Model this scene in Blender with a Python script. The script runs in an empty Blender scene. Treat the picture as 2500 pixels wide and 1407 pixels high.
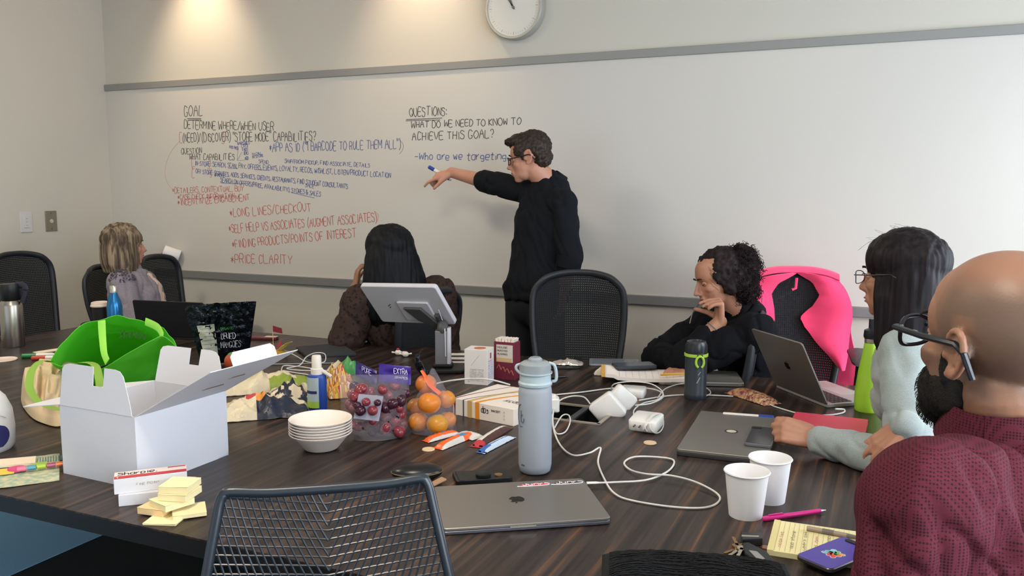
import bpy, bmesh, math, random
from mathutils import Vector as V, Matrix, noise, Quaternion
random.seed(7)
PI = math.pi
SC = bpy.context.scene
COL = SC.collection
# ---------------------------------------------------------------- camera
FPX = 2086.0
PITCH = math.radians(6.9)
YAW = math.radians(24.3)
CAM = V((0, 0, 1.45))
cd = bpy.data.cameras.new('camera'); cam = bpy.data.objects.new('camera', cd); COL.objects.link(cam)
cam.location = CAM; cam.rotation_euler = (PI/2 - PITCH, 0, YAW)
cd.sensor_width = 36; cd.lens = FPX/2500*36; cd.clip_start = .05
SC.camera = cam
# ---------------------------------------------------------------- view + world
SC.view_settings.view_transform = 'Standard'; SC.view_settings.look = 'None'
SC.view_settings.exposure = 0.22; SC.view_settings.gamma = 1
SC.view_settings.use_curve_mapping = False
w = bpy.data.worlds.new('sky'); SC.world = w; w.use_nodes = True
wn = w.node_tree.nodes; bg = wn['Background']
bg.inputs[0].default_value = (.62, .78, 1.0, 1); bg.inputs[1].default_value = .6
def area(name, loc, rot, sx, sy, power, col):
    l = bpy.data.lights.new(name, 'AREA'); l.shape = 'RECTANGLE'; l.size = sx; l.size_y = sy
    l.energy = power; l.color = col
    o = bpy.data.objects.new(name, l); COL.objects.link(o); o.location = loc; o.rotation_euler = rot
    return o
# daylight through the two windows of the right wall
area('window_and_fill_light', (1.52, 2.93, 1.45), (0, PI/2, 0), 1.7, 1.4, 50, (.80, .89, 1.0))
area('window_and_fill_light', (1.52, .1, 1.5), (0, PI/2, 0), 1.7, 2.6, 88, (.78, .88, 1.0))
area('window_and_fill_light', (-2.9, -1.80, 1.35), (PI/2, 0, 0), 2.9, 1.7, 10, (.80, .89, 1.0))  # fill light at the added rear window, brightens the floor under the table
sl = bpy.data.lights.new('sun', 'SUN'); sl.energy = 1.6; sl.angle = math.radians(24); sl.color = (1, .97, .94)
so = bpy.data.objects.new('sun', sl); COL.objects.link(so); so.rotation_euler = V((-.75, .30, -.46)).to_track_quat('-Z', 'Y').to_euler()
# ---------------------------------------------------------------- projection onto known planes
_F = V((math.cos(YAW+PI/2)*math.cos(PITCH), math.sin(YAW+PI/2)*math.cos(PITCH), -math.sin(PITCH)))
_R = V((math.cos(YAW), math.sin(YAW), 0))
_D = _F.cross(_R)
LEFT = -_R.copy(); AWAY = V((_F.x, _F.y, 0)).normalized(); UP = V((0, 0, 1))
def ray(x, y): return _F + _R*((x-1250)/FPX) + _D*((y-703.5)/FPX)
def PD(x, y, d): return CAM + ray(x, y)*d
TZ = .74
def PZ(x, y, z=TZ):
    r = ray(x, y); return CAM + r*((z-CAM.z)/r.z)
WY = 4.08; WX = -4.735
def PY(x, y, Y=WY):
    r = ray(x, y); return CAM + r*(Y/r.y)
def PX(x, y, X=WX):
    r = ray(x, y); return CAM + r*(X/r.x)
# ---------------------------------------------------------------- materials
def lin(c):
    if isinstance(c, str):
        c = c.lstrip('#'); c = [int(c[i:i+2], 16)/255 for i in (0, 2, 4)]
    return tuple((x/12.92 if x <= .04045 else ((x+.055)/1.055)**2.4) for x in c)
_M = {}
def mat(name, col='#808080', rough=.5, metal=0, alpha=1, trans=0, bump=None, var=None, coat=0, sheen=0, ior=1.45, sss=0, emit=0, spec=.5):
    """bump=(scale,strength[,distance]) var=(scale,amount,color2)"""
    if name in _M: return _M[name]
    m = bpy.data.materials.new(name); m.use_nodes = True; nt = m.node_tree; b = nt.nodes['Principled BSDF']
    c = lin(col)+(1,)
    b.inputs['Base Color'].default_value = c; b.inputs['Roughness'].default_value = rough
    b.inputs['Metallic'].default_value = metal; b.inputs['Alpha'].default_value = alpha
    b.inputs['Transmission Weight'].default_value = trans; b.inputs['IOR'].default_value = ior
    b.inputs['Specular IOR Level'].default_value = spec; b.inputs['Coat Weight'].default_value = coat; b.inputs['Sheen Weight'].default_value = sheen
    if sss: b.inputs['Subsurface Weight'].default_value = sss; b.inputs['Subsurface Scale'].default_value = .01
    if emit: b.inputs['Emission Color'].default_value = c; b.inputs['Emission Strength'].default_value = emit
    if bump or var:
        tc = nt.nodes.new('ShaderNodeTexCoord')
    if bump:
        n = nt.nodes.new('ShaderNodeTexNoise'); n.inputs['Scale'].default_value = bump[0]; n.inputs['Detail'].default_value = 4
        nt.links.new(tc.outputs['Object'], n.inputs['Vector'])
        bp = nt.nodes.new('ShaderNodeBump'); bp.inputs['Strength'].default_value = bump[1]
        bp.inputs['Distance'].default_value = bump[2] if len(bump) > 2 else .002
        nt.links.new(n.outputs[0], bp.inputs['Height']); nt.links.new(bp.outputs[0], b.inputs['Normal'])
    if var:
        n = nt.nodes.new('ShaderNodeTexNoise'); n.inputs['Scale'].default_value = var[0]; n.inputs['Detail'].default_value = 5
        nt.links.new(tc.outputs['Object'], n.inputs['Vector'])
        r = nt.nodes.new('ShaderNodeValToRGB'); w_ = var[1]
        r.color_ramp.elements[0].position = .5-w_; r.color_ramp.elements[1].position = .5+w_
        r.color_ramp.elements[0].color = c; r.color_ramp.elements[1].color = lin(var[2])+(1,)
        nt.links.new(n.outputs[0], r.inputs[0]); nt.links.new(r.outputs[0], b.inputs['Base Color'])
    _M[name] = m; return m
def nodes(m): return m.node_tree.nodes, m.node_tree.links, m.node_tree.nodes['Principled BSDF']
# ---------------------------------------------------------------- objects
WM = {}
def wm(o): return WM.get(o.name, Matrix())
def tag(o, label=None, cat=None, group=None, kind=None):
    if label: o['label'] = label
    if cat: o['category'] = cat
    if group: o['group'] = group
    if kind: o['kind'] = kind
    return o
def thing(name, label, cat, loc=(0, 0, 0), rz=0, group=None, rot=None):
    o = bpy.data.objects.new(name, None); COL.objects.link(o); o.empty_display_size = .1
    if rot is None: rot = Matrix.Rotation(rz, 3, 'Z')
    o.location = loc; o.rotation_euler = rot.to_euler()
    WM[o.name] = Matrix.Translation(V(loc)) @ rot.to_4x4()
    return tag(o, label, cat, group)
def frame(xaxis, up=UP):
    """3x3 matrix: columns x=xaxis, z ~ up"""
    x = V(xaxis).normalized(); y = V(up).cross(x).normalized(); z = x.cross(y)
    return Matrix((x, y, z)).transposed()
def yawto(a, b):
    d = V(b)-V(a); return math.atan2(d.y, d.x)
class MB:
    def __init__(s): s.v = []; s.f = []; s.m = []; s.mi = 0; s.T = Matrix()
    def add(s, vs, fs):
        n = len(s.v); T = s.T
        s.v += [T @ V(p) for p in vs]; s.f += [tuple(n+i for i in f) for f in fs]; s.m += [s.mi]*len(fs); return s
    def box(s, c, d, rot=None):
        c = V(c); r = rot or Matrix.Identity(3); x, y, z = d[0]/2, d[1]/2, d[2]/2
        vs = [c + r @ V((i*x, j*y, k*z)) for i in (-1, 1) for j in (-1, 1) for k in (-1, 1)]
        return s.add(vs, [(0, 1, 3, 2), (4, 6, 7, 5), (0, 4, 5, 1), (2, 3, 7, 6), (0, 2, 6, 4), (1, 5, 7, 3)])
    def rbox(s, w, d, r, z0, z1, c=(0, 0), n=4, ch=0):
        """vertical rounded-corner slab"""
        def ring(z, off):
            o = []
            for qx, qy, a0 in ((1, 1, 0), (-1, 1, 1), (-1, -1, 2), (1, -1, 3)):
                for k in range(n+1):
                    a = (a0 + k/n)*PI/2; rr = max(r-off, 1e-4)
                    o.append((c[0]+qx*(w/2-r)+rr*math.cos(a), c[1]+qy*(d/2-r)+rr*math.sin(a), z))
            return o
        rs = [ring(z0, ch), ring(z0+ch, 0), ring(z1-ch, 0), ring(z1, ch)] if ch else [ring(z0, 0), ring(z1, 0)]
        return s.skin(rs)
    def skin(s, rings, caps=True, closed=True):
        n = len(rings[0]); vs = [p for r in rings for p in r]; fs = []
        for i in range(len(rings)-1):
            for j in range(n if closed else n-1):
                a = i*n+j; b = i*n+(j+1) % n; fs.append((a, b, b+n, a+n))
        if caps: fs.append(tuple(range(n))[::-1]); fs.append(tuple(range(len(vs)-n, len(vs))))
        return s.add(vs, fs)
    def lathe(s, prof, c=(0, 0, 0), n=24, rot=None, caps=True):
        c = V(c); r_ = rot or Matrix.Identity(3)
        return s.skin([[c + r_ @ V((max(r, 1e-5)*math.cos(2*PI*k/n), max(r, 1e-5)*math.sin(2*PI*k/n), z)) for k in range(n)] for r, z in prof], caps)
    def cyl(s, a, b, r, r2=None, n=12):
        a = V(a); b = V(b); return s.tube([a, b], [r, r if r2 is None else r2], n)
    def tube(s, pts, r, n=8, caps=True, closed=False, flat=1, up=None):
        pts = [V(p) for p in pts]; N = len(pts)
        if not isinstance(r, (list, tuple)): r = [r]*N
        t0 = (pts[1]-pts[0]).normalized()
        u = V(up) if up else (V((0, 0, 1)) if abs(t0.z) < .9 else V((1, 0, 0)))
        u = (u - t0*u.dot(t0)).normalized(); rings = []
        for i in range(N):
            if closed: t = (pts[(i+1) % N]-pts[i-1])
            else: t = pts[min(i+1, N-1)]-pts[max(i-1, 0)]
            t = t.normalized() if t.length > 1e-9 else t0
            if up: u = V(up)
            u = u - t*u.dot(t); u = u.normalized() if u.length > 1e-6 else t.orthogonal().normalized()
            w_ = t.cross(u)
            rings.append([pts[i] + u*(r[i]*flat*math.cos(2*PI*k/n)) + w_*(r[i]*math.sin(2*PI*k/n)) for k in range(n)])
        if closed: rings.append(rings[0]); return s.skin(rings, False)
        return s.skin(rings, caps)
    def ell(s, c, r, rot=None, n=16, m=10):
        c = V(c); R_ = rot or Matrix.Identity(3); r = (r, r, r) if isinstance(r, (int, float)) else r
        vs = [c + R_ @ V((0, 0, r[2]))]; fs = []
        for i in range(1, m):
            a = PI*i/m
            for k in range(n):
                b = 2*PI*k/n; vs.append(c + R_ @ V((r[0]*math.sin(a)*math.cos(b), r[1]*math.sin(a)*math.sin(b), r[2]*math.cos(a))))
        vs.append(c + R_ @ V((0, 0, -r[2]))); L = len(vs)-1
        for k in range(n):
            fs.append((0, 1+k, 1+(k+1) % n)); fs.append((L, L-n+(k+1) % n, L-n+k))
        for i in range(m-2):
            for k in range(n):
                a = 1+i*n+k; b = 1+i*n+(k+1) % n; fs.append((a, a+n, b+n, b))
        return s.add(vs, fs)
    def grid(s, fn, nu, nv, thick=0):
        P = [[V(fn(i/nu, j/nv)) for i in range(nu+1)] for j in range(nv+1)]
        vs = [p for r in P for p in r]; W = nu+1
        fs = [(j*W+i, j*W+i+1, (j+1)*W+i+1, (j+1)*W+i) for j in range(nv) for i in range(nu)]
        if thick:
            ns = []
            for j in range(nv+1):
                for i in range(nu+1):
                    a = P[j][min(i+1, nu)]-P[j][max(i-1, 0)]; b = P[min(j+1, nv)][i]-P[max(j-1, 0)][i]
                    nn = a.cross(b); ns.append(nn.normalized() if nn.length > 1e-12 else V((0, 0, 1)))
            n0 = len(vs); vs += [p - q*thick for p, q in zip(vs, ns)]
            fs += [tuple(n0+k for k in reversed(f)) for f in fs]
            def e(a, b): fs.append((b, a, a+n0, b+n0))
            for i in range(nu): e(i, i+1); e(nv*W+i+1, nv*W+i)
            for j in range(nv): e((j+1)*W, j*W); e(j*W+nu, (j+1)*W+nu)
        return s.add(vs, fs)
    def prism(s, poly, z0, z1):
        n = len(poly)
        return s.skin([[(x, y, z0) for x, y in poly], [(x, y, z1) for x, y in poly]])
    def plate(s, pts, thick):
        """polygon of world points extruded along its normal"""
        pts = [V(p) for p in pts]; nn = V((0, 0, 0))
        for i in range(1, len(pts)-1): nn += (pts[i]-pts[0]).cross(pts[i+1]-pts[0])
        nn.normalize()
        return s.skin([[p - nn*thick for p in pts], pts])
    def build(s, name, mats, parent=None, smooth=35, world=False, bevel=0, kind=None, label=None, seg=2, fixn=True):
        me = bpy.data.meshes.new(name); vs = s.v
        if world and parent is not None:
            I = wm(parent).inverted(); vs = [I @ p for p in vs]
        me.from_pydata([tuple(p) for p in vs], [], s.f)
        if not isinstance(mats, (list, tuple)): mats = [mats]
        for m_ in mats: me.materials.append(m_)
        me.polygons.foreach_set('material_index', s.m)
        if fixn:
            bm = bmesh.new(); bm.from_mesh(me); bmesh.ops.recalc_face_normals(bm, faces=bm.faces); bm.to_mesh(me); bm.free()
        if smooth:
            me.polygons.foreach_set('use_smooth', [True]*len(me.polygons)); me.set_sharp_from_angle(angle=math.radians(smooth))
        me.update()
        o = bpy.data.objects.new(name, me); COL.objects.link(o)
        if parent is not None: o.parent = parent; WM[o.name] = wm(parent)
        if bevel:
            b = o.modifiers.new('bevel', 'BEVEL'); b.width = bevel; b.segments = seg; b.limit_method = 'ANGLE'
        if kind: o['kind'] = kind
        if label: o['label'] = label
        return o
def spl(pts, n=8, closed=False):
    """catmull-rom"""
    pts = [V(p) for p in pts]; N = len(pts); out = []
    for i in range(N if closed else N-1):
        if closed: p = [pts[(i+k) % N] for k in (-1, 0, 1, 2)]
        else: p = [pts[max(i-1, 0)], pts[i], pts[i+1], pts[min(i+2, N-1)]]
        for k in range(n):
            t = k/n
            out.append(.5*((2*p[1]) + (p[2]-p[0])*t + (2*p[0]-5*p[1]+4*p[2]-p[3])*t*t + (3*p[1]-p[0]-3*p[2]+p[3])*t**3))
    if not closed: out.append(pts[-1])
    return out
# ---------------------------------------------------------------- single stroke lettering
G = {
'A': '00,36,60;13,53', 'B': '00,06,45,43,03;43,52,50,00', 'C': '55,36,16,04,02,10,30,51', 'D': '00,06,36,54,52,30,00', 'E': '50,00,06,56;03,43',
'F': '00,06,56;03,43', 'G': '55,36,16,04,02,10,40,52,32', 'H': '00,06;50,56;03,53', 'I': '20,26', 'J': '46,42,30,10,02', 'K': '00,06;56,03,50',
'L': '06,00,50', 'M': '00,06,32,66,60', 'N': '00,06,50,56', 'O': '20,02,04,26,46,64,62,40,20', 'P': '00,06,46,54,43,03', 'Q': '20,02,04,26,46,64,62,40,20;42,60',
'R': '00,06,46,54,43,03;33,50', 'S': '55,36,16,05,14,43,52,40,10,01', 'T': '30,36;06,66', 'U': '06,02,20,30,52,56', 'V': '06,30,66', 'W': '06,10,34,50,66',
'X': '00,56;06,50', 'Y': '06,33,66;33,30', 'Z': '06,56,00,50', '/': '00,47', '?': '05,16,36,45,44,22;20,21', '(': '37,14,11,3-', ')': '07,24,21,0-', '[': '37,07,0-,3-',
']': '07,37,3-,0-', '"': '07,05;27,25', '\'': '17,15', '*': '21,25;02,44;04,42', ',': '11,0-', '.': '10,11', '-': '03,43', ':': '10,11;13,14', '1': '04,26,20', '_': '00,60',
'&': '50,05,16,25,02,10,20,53', '@': '30,34,63,06,33,60,30', '~': '03,14,34,52',
'a': '44,14,02,10,40;44,40', 'e': '02,42,44,14,02,10,40', 'g': '44,14,02,11,41;44,4-,1-', 'h': '07,00;03,24,43,40', 'i': '10,14;16,16', 'n': '04,00;03,24,43,40', 'o': '10,02,14,34,42,30,10', 'p': '04,0-;04,34,42,30,00', 'r': '04,00;02,24,34', 's': '43,14,13,32,30,00', 't': '26,20,40;04,44', 'w': '04,10,23,30,44', 'y': '04,20;44,0-', 'd': '47,40;44,14,02,10,40', 'u': '04,01,20,40;44,40', 'c': '43,14,02,10,40', 'l': '17,10', 'm': '04,00;03,14,20;24,44,40', 'b': '07,00,30,42,34,04', 'k': '07,00;34,02,40', 'v': '04,20,44', 'f': '37,16,10;04,34', 'x': '04,40;00,44',
}
def strokes(text, jit=.25, rnd=None):
    """polylines in em units (height 1), total width"""
    rnd = rnd or random; x = 0; out = []
    for ch in text:
        if ch == ' ': x += .55; continue
        g = G.get(ch) or G.get(ch.upper())
        if not g: x += .4; continue
        sc = rnd.uniform(.9, 1.08); dy = rnd.uniform(-.05, .05)*jit*4; sh = rnd.uniform(-.05, .15)*jit*3; wmax = 0
        for st in g.split(';'):
            pl = []
            for p in st.split(','):
                px = int(p[0]); py = -1 if p[1] == '-' else int(p[1]); wmax = max(wmax, px)
                py = (py/6 + rnd.uniform(-.02, .02)*jit*4)*sc + dy
                pl.append((x + px/6*.82*sc + py*sh + rnd.uniform(-.02, .02)*jit*4, py))
            out.append(pl)
        x += wmax/6*.82*sc + .22
    return out, x
def write(mb, text, o, ex, ey, width=None, height=.03, stroke=.003, nrm=None, jit=.25, seed=1, thick=.0006):
    """ribbon strokes from o along unit ex, up ey"""
    rnd = random.Random(seed); pls, W = strokes(text, jit, rnd)
    ex = V(ex).normalized(); ey = V(ey).normalized(); nrm = ex.cross(ey).normalized()
    sx = (width/W) if width else height
    for pl in pls:
        pts = [V((a*sx, b*height, 0)) for a, b in pl]
        if len(pts) < 2: continue
        if (pts[-1]-pts[0]).length < 1e-6 and len(pts) == 2: pts[1] = pts[0]+V((stroke, 0, 0))
        if len(pts) > 2: pts = spl(pts, 3)
        L = []; 
        for i, p in enumerate(pts):
            t = pts[min(i+1, len(pts)-1)]-pts[max(i-1, 0)]
            t = t.normalized() if t.length > 0 else V((1, 0, 0)); n_ = V((-t.y, t.x, 0))*stroke/2
            L.append((p+n_, p-n_))
        W3 = lambda q, h: V(o) + ex*q.x + ey*q.y + nrm*h
        rings = [[W3(a, 0), W3(a, thick), W3(b, thick), W3(b, 0)] for a, b in L]
        mb.skin(rings)
    return mb
# ================================================================ ROOM
m_wall = mat('painted wall', '#c9c4b8', .85, bump=(220, .06))
m_board = mat('whiteboard paint', '#cdc8c0', .33)
m_rail = mat('grey rail', '#8e8d89', .5)
m_ceil = mat('ceiling', '#d8d6cf', .9)
m_frame = mat('window frame', '#5a5d60', .4, metal=.6)
m_glass = mat('window glass', '#ffffff', .02, trans=1, ior=1.05)
X1 = 1.62; Y0 = -1.9; ZC = 3.0
def struct(mb, name, m, **k): return tag(mb.build(name, m, smooth=0, **k), kind='structure')
m_carp = mat('dark carpet', '#1d2226', .95, bump=(600, .6, .004), var=(300, .2, '#0e1114'))
m_blue = mat('blue carpet', '#93c6ec', .95, bump=(600, .5, .003), var=(400, .3, '#8abde3'))
struct(MB().box(((WX+X1)/2, (Y0+WY)/2, -.05), (X1-WX+.4, WY-Y0+.4, .1)), 'floor', m_carp)
bl = MB().grid(lambda u, v: (WX+.01+u*(-2.965-WX), Y0+.02+v*(2.462-Y0), .004), 1, 1, .003)
tag(bl.build('trim_1', m_blue, smooth=0), kind='structure')
struct(MB().box(((WX+X1)/2, (Y0+WY)/2, ZC+.05), (X1-WX+.4, WY-Y0+.4, .1)), 'ceiling', m_ceil)
struct(MB().box(((WX+X1)/2, WY+.075, ZC/2), (X1-WX+.3, .15, ZC)), 'wall_back', m_wall)
struct(MB().box((WX-.075, (Y0+WY)/2, ZC/2), (.15, WY-Y0, ZC)), 'wall_left', m_wall)
wf = MB(); fa, fb_, fz0, fz1 = -4.4, -1.4, .45, 2.25
wf.box(((WX-.15+fa)/2, Y0-.075, ZC/2), (fa-WX+.15, .15, ZC)); wf.box(((fb_+X1+.15)/2, Y0-.075, ZC/2), (X1+.15-fb_, .15, ZC))
wf.box(((fa+fb_)/2, Y0-.075, fz0/2), (fb_-fa, .15, fz0)); wf.box(((fa+fb_)/2, Y0-.075, (fz1+ZC)/2), (fb_-fa, .15, ZC-fz1)); struct(wf, 'wall_front', m_wall)
m = MB()
for xx in (fa+.025, fb_-.025, (fa+fb_)/2): m.box((xx, Y0-.08, (fz0+fz1)/2), (.05, .06, fz1-fz0))
for zz in (fz0+.025, fz1-.025): m.box(((fa+fb_)/2, Y0-.08, zz), (fb_-fa, .06, .05))
wo3 = struct(m, 'window_3', m_frame)  # added window behind the camera, put in to light under the table
for xx in ((3*fa+fb_)/4, (fa+3*fb_)/4): MB().box((xx, Y0-.08, (fz0+fz1)/2), ((fb_-fa)/2-.06, .008, fz1-fz0-.1)).build('pane', m_glass, wo3, smooth=0)
wr = MB(); t = .15
wins = [(2.15, 3.72), (-1.35, 1.6)]; z0, z1 = .35, 2.45
ys = [Y0, -1.35, 1.6, 2.15, 3.72, WY]
for a, b in ((Y0, -1.35), (1.6, 2.15), (3.72, WY)): wr.box((X1+t/2, (a+b)/2, ZC/2), (t, b-a, ZC))
for a, b in wins:
    wr.box((X1+t/2, (a+b)/2, z0/2), (t, b-a, z0)); wr.box((X1+t/2, (a+b)/2, (z1+ZC)/2), (t, b-a, ZC-z1))
struct(wr, 'wall_right', m_wall)
for i, (a, b) in enumerate(wins):
    m = MB(); f = .05
    for yy in (a+f/2, b-f/2, (a+b)/2): m.box((X1+.08, yy, (z0+z1)/2), (.06, f, z1-z0))
    for zz in (z0+f/2, z1-f/2): m.box((X1+.08, (a+b)/2, zz), (.06, b-a, f))
    wo = struct(m, 'window_%d' % (i+1), m_frame)
    for yy in ((3*a+b)/4, (a+3*b)/4):
        MB().box((X1+.08, yy, (z0+z1)/2), (.008, (b-a)/2-.06, z1-z0-.1)).build('pane', m_glass, wo, smooth=0)
# whiteboard wall : lower field, rails
zt, zb = 2.055, .905
wbt = thing('whiteboard', 'long white wall whiteboard covered in black, blue and red marker notes between two grey rails', 'whiteboard', (WX, WY, zb))
XR = X1
MB().box(((WX+XR)/2, WY-.004, (zt+zb)/2), (XR-WX, .008, zt-zb)).build('board', m_board, wbt, world=True, smooth=0)
MB().box(((WX+XR)/2, WY-.009, zt+.017), (XR-WX-.004, .018, .040)).build('top_rail', m_rail, wbt, world=True, smooth=0, bevel=.003)
MB().box(((WX+XR+.36)/2, WY-.012, zb-.018), (XR-WX-.36, .024, .046)).build('bottom_rail', mat('lower rail', '#7b7b7a', .5), wbt, world=True, smooth=0, bevel=.003)
# writing: (text, x0,y0 baseline px, x1,y1 px, height px, colour, stroke mm)
K, Bq, Rq = 'k', 'b', 'r'
LINES = [
('GOAL', 450, 284, 497, 283, 26, K, 3.2), ('_', 458, 289, 500, 289, 10, K, 3), ('_', 458, 294, 500, 293, 10, K, 3),
('DETERMINE WHERE/WHEN USER', 450, 314, 670, 319, 19, K, 3),
('(NEED)/(DISCOVER) "STORE MODE" CAPABILITIES?', 446, 346, 772, 344, 20, K, 3),
('[', 439, 346, 449, 346, 19, Rq, 2.2), (']', 541, 346, 550, 346, 19, Rq, 2.2),
('QUESTION', 443, 377, 494, 374, 14, K, 2.6), ('WHAT CAPABILITIES', 463, 390, 574, 391, 14, K, 2.6),
('*APP AS ID ("1 BARCODE TO RULE THEM ALL")', 658, 371, 980, 362, 20, Bq, 2.8),
('BARCODES', 580, 354, 610, 352, 7, Bq, 2), ('FAST PASS', 560, 362, 582, 366, 7, Bq, 2),
('LISTS', 590, 360, 606, 358, 7, Bq, 2), ('FINDS', 592, 369, 606, 368, 7, Bq, 2), ('DEALS', 596, 378, 607, 377, 7, Bq, 2), ('ADD', 598, 390, 607, 390, 7, Bq, 2),
('= TO CALL', 612, 382, 640, 376, 6, Bq, 2), ('= IN STORE', 612, 388, 644, 382, 6, Bq, 2),
('IN-STORE: SEARCH, SCAN, PAY, OFFERS, EVENTS, LOYALTY, RECOS, WISHLIST, LISTEN/PRODUCT LOCATION', 476, 404, 955, 434, 11, Bq, 2.4),
('SPEND', 632, 398, 656, 401, 8, Bq, 2), ('SHIP/FROM PICKUP, FIND ASSOCIATE, DETAILS', 695, 398, 904, 409, 9, Bq, 2.2),
('OFF STORE: SERVICES, ADDS, SERVICES, CREDITS, RESTAURANTS, FIND STUDENT CONSULTANTS', 478, 423, 850, 461, 10, Bq, 2.4),
('& MORE', 524, 431, 550, 433, 8, Bq, 2), ('SEARCH ON OFFERS(PRICE, AVAILABILITY), STORES & SALES', 538, 444, 784, 480, 10, Bq, 2.4),
('_', 540, 447, 616, 451, 10, Bq, 2), ('_', 712, 470, 785, 487, 10, Bq, 2), ('SALE "', 745, 456, 774, 461, 8, Bq, 2),
('_', 558, 411, 588, 411, 8, Bq, 2), ('_', 626, 414, 664, 416, 8, Bq, 2),
('[', 469, 408, 478, 408, 18, Rq, 2), (']', 506, 408, 514, 409, 16, Rq, 2), ('[', 469, 430, 478, 430, 19, Rq, 2), (']', 512, 430, 518, 430, 14, Rq, 2),
('*DETAILERS, CONTEXTUAL, BUY', 421, 472, 597, 467, 13, Rq, 2.6), ('*CASE CHECK INFORMATION', 434, 487, 574, 484, 11, Rq, 2.6),
('*INCENTIVIZE ENGAGEMENT', 434, 502, 612, 489, 14, Rq, 2.8),
('*LONG LINES/CHECKOUT', 562, 530, 762, 515, 20, Rq, 3), ('*SELF HELP VS ASSOCIATES (AUGMENT ASSOCIATES)', 560, 569, 922, 541, 19, Rq, 3),
('*FINDING PRODUCTS/POINTS OF INTEREST', 568, 606, 872, 578, 19, Rq, 3), ('*PRICE CLARITY', 564, 643, 716, 644, 21, Rq, 3.2),
('QUESTIONS:', 1000, 285, 1092, 281, 21, K, 3), ('_', 993, 292, 1107, 287, 10, K, 3), ('_', 993, 295, 1100, 292, 10, K, 2.5),
('WHAT DO WE NEED TO KNOW TO', 1004, 313, 1274, 304, 16, K, 3), ('ACHIEVE THIS GOAL?', 1006, 343, 1208, 337, 19, K, 3),
('-Who are we targeting', 1012, 390, 1238, 390, 17, Bq, 3)]
inks = {K: mat('black marker ink', '#4a4844', .6), Bq: mat('blue marker ink', '#4a5a92', .6), Rq: mat('red marker ink', '#c0645e', .6)}
wy_ = WY-.0082
for i, (tx, x0, y0, x1, y1, h, c, st) in enumerate(LINES):
    a = PY(x0, y0, wy_); b = PY(x1, y1, wy_); hh = (PY(x0, y0-h, wy_)-a).length
    ex = (b-a).normalized(); ey = V((0, 0, 1)); ey = (ey-ex*ey.dot(ex)).normalized()
    ex3 = ex; m = MB()
    write(m, tx, a, ex3, ey, (b-a).length, hh, st*.00125, seed=i+3, jit=.3, thick=.0005)
    o = m.build('marker_writing', inks[c], wbt, world=True, smooth=0, kind='stuff' if len(tx) > 1 else None)
m = MB()   # small blue chart axis and red arc beside the notes
for pl, st in (([(581, 360), (579, 392)], .003), ([(579, 392), (606, 390)], .002), ([(580, 391), (590, 372)], .002)):
    P_ = [PY(x, y, wy_) for x, y in pl]; m.tube(P_, .0013, 4, flat=.5)
m.build('marker_writing', inks[Bq], wbt, world=True)
m = MB().tube(spl([PY(x, y, wy_) for x, y in ((438, 345), (415, 375), (403, 415), (408, 445), (424, 466))], 6), .0009, 4, flat=.5)
m.build('marker_writing', inks[Rq], wbt, world=True)
for pl, c in ((((975, 341), (984, 352), (983, 366), (975, 376)), K), (((915, 516), (924, 526), (921, 541)), Rq)):
    MB().tube(spl([PY(x, y, wy_) for x, y in pl], 6), .0014, 4, flat=.5).build('marker_writing', inks[c], wbt, world=True)
# wall clock
cc = PY(1263, 22, WY); ct = thing('wall_clock', 'round white wall clock with grey hands and thick silver rim above the whiteboard', 'clock', (cc.x, WY, cc.z), rot=Matrix.Rotation(PI/2, 3, 'X'))
R0 = .157
MB().lathe([(R0-.012, .0), (R0, .004), (R0, .05), (R0-.004, .055), (R0-.014, .055), (R0-.016, .048)], n=64).build('clock_case', mat('clock rim', '#a9a69e', .35, metal=.3), ct, smooth=50)
MB().lathe([(R0-.0155, .046), (R0-.0155, .0485), (0, .0485)], n=64).build('dial', mat('dial', '#dedbd0', .5), ct)
m = MB()
for k in range(60):
    a = k*PI/30; L = .014 if k % 5 == 0 else .006
    m.box((math.sin(a)*(R0-.03), math.cos(a)*(R0-.03), .0487), (.002 if k % 5 == 0 else .001, L, .0006), Matrix.Rotation(-a, 3, 'Z'))
m.build('minute_marks', mat('clock marks', '#8e8b84', .6), ct, smooth=0, kind='stuff')
for a, L, w_ in ((math.radians(-24), .07, .009), (math.radians(-34), .105, .006)):
    MB().box((math.sin(a)*L*.38, math.cos(a)*L*.38, .0515), (w_, L, .0015), Matrix.Rotation(-a, 3, 'Z')).build('clock_hand', mat('clock hand', '#77746e', .5), ct, smooth=0)
MB().lathe([(.007, .0485), (.007, .054), (0, .054)], n=16).build('hub', mat('clock hand'), ct)
# switch plates
def plate(px, py, lab, m_, kind):
    p = PX(px, py); q = thing('switch_plate', lab, 'switch', (WX, p.y, p.z), rot=Matrix.Rotation(PI/2, 3, 'Y'))
    # local z -> +x world ; local x -> -z
    MB().rbox(.125, .078, .004, 0, .006, ch=.002).build('cover', m_, q)
    if kind == 0:
        MB().rbox(.068, .034, .002, .006, .010).build('rocker', m_, q)
        for dx in (-.02, 0, .02): MB().box((dx, 0, .0105), (.003, .012, .001)).build('mark', mat('grey print', '#9a9a98'), q, smooth=0)
    else:
        MB().lathe([(.012, .006), (.012, .009), (.005, .009), (.005, .014), (0, .014)], n=16).build('jack', mat('jack', '#d8d2c4', .3, metal=.7), q)
        for dx in (-.048, .048): MB().lathe([(.004, .006), (.004, .0075), (0, .0075)], (dx, 0, 0), 10).build('screw', mat('screw', '#6b665c', .3, metal=1), q)
plate(63, 542, 'white rocker switch plate on the left wall, nearer the picture edge', mat('white switch plastic', '#cfcccb', .4), 0)
plate(124, 540, 'brushed brown metal wall plate with round jack on left wall near the corner', mat('brushed bronze plate', '#8b8373', .4, metal=.5), 1)
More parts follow.
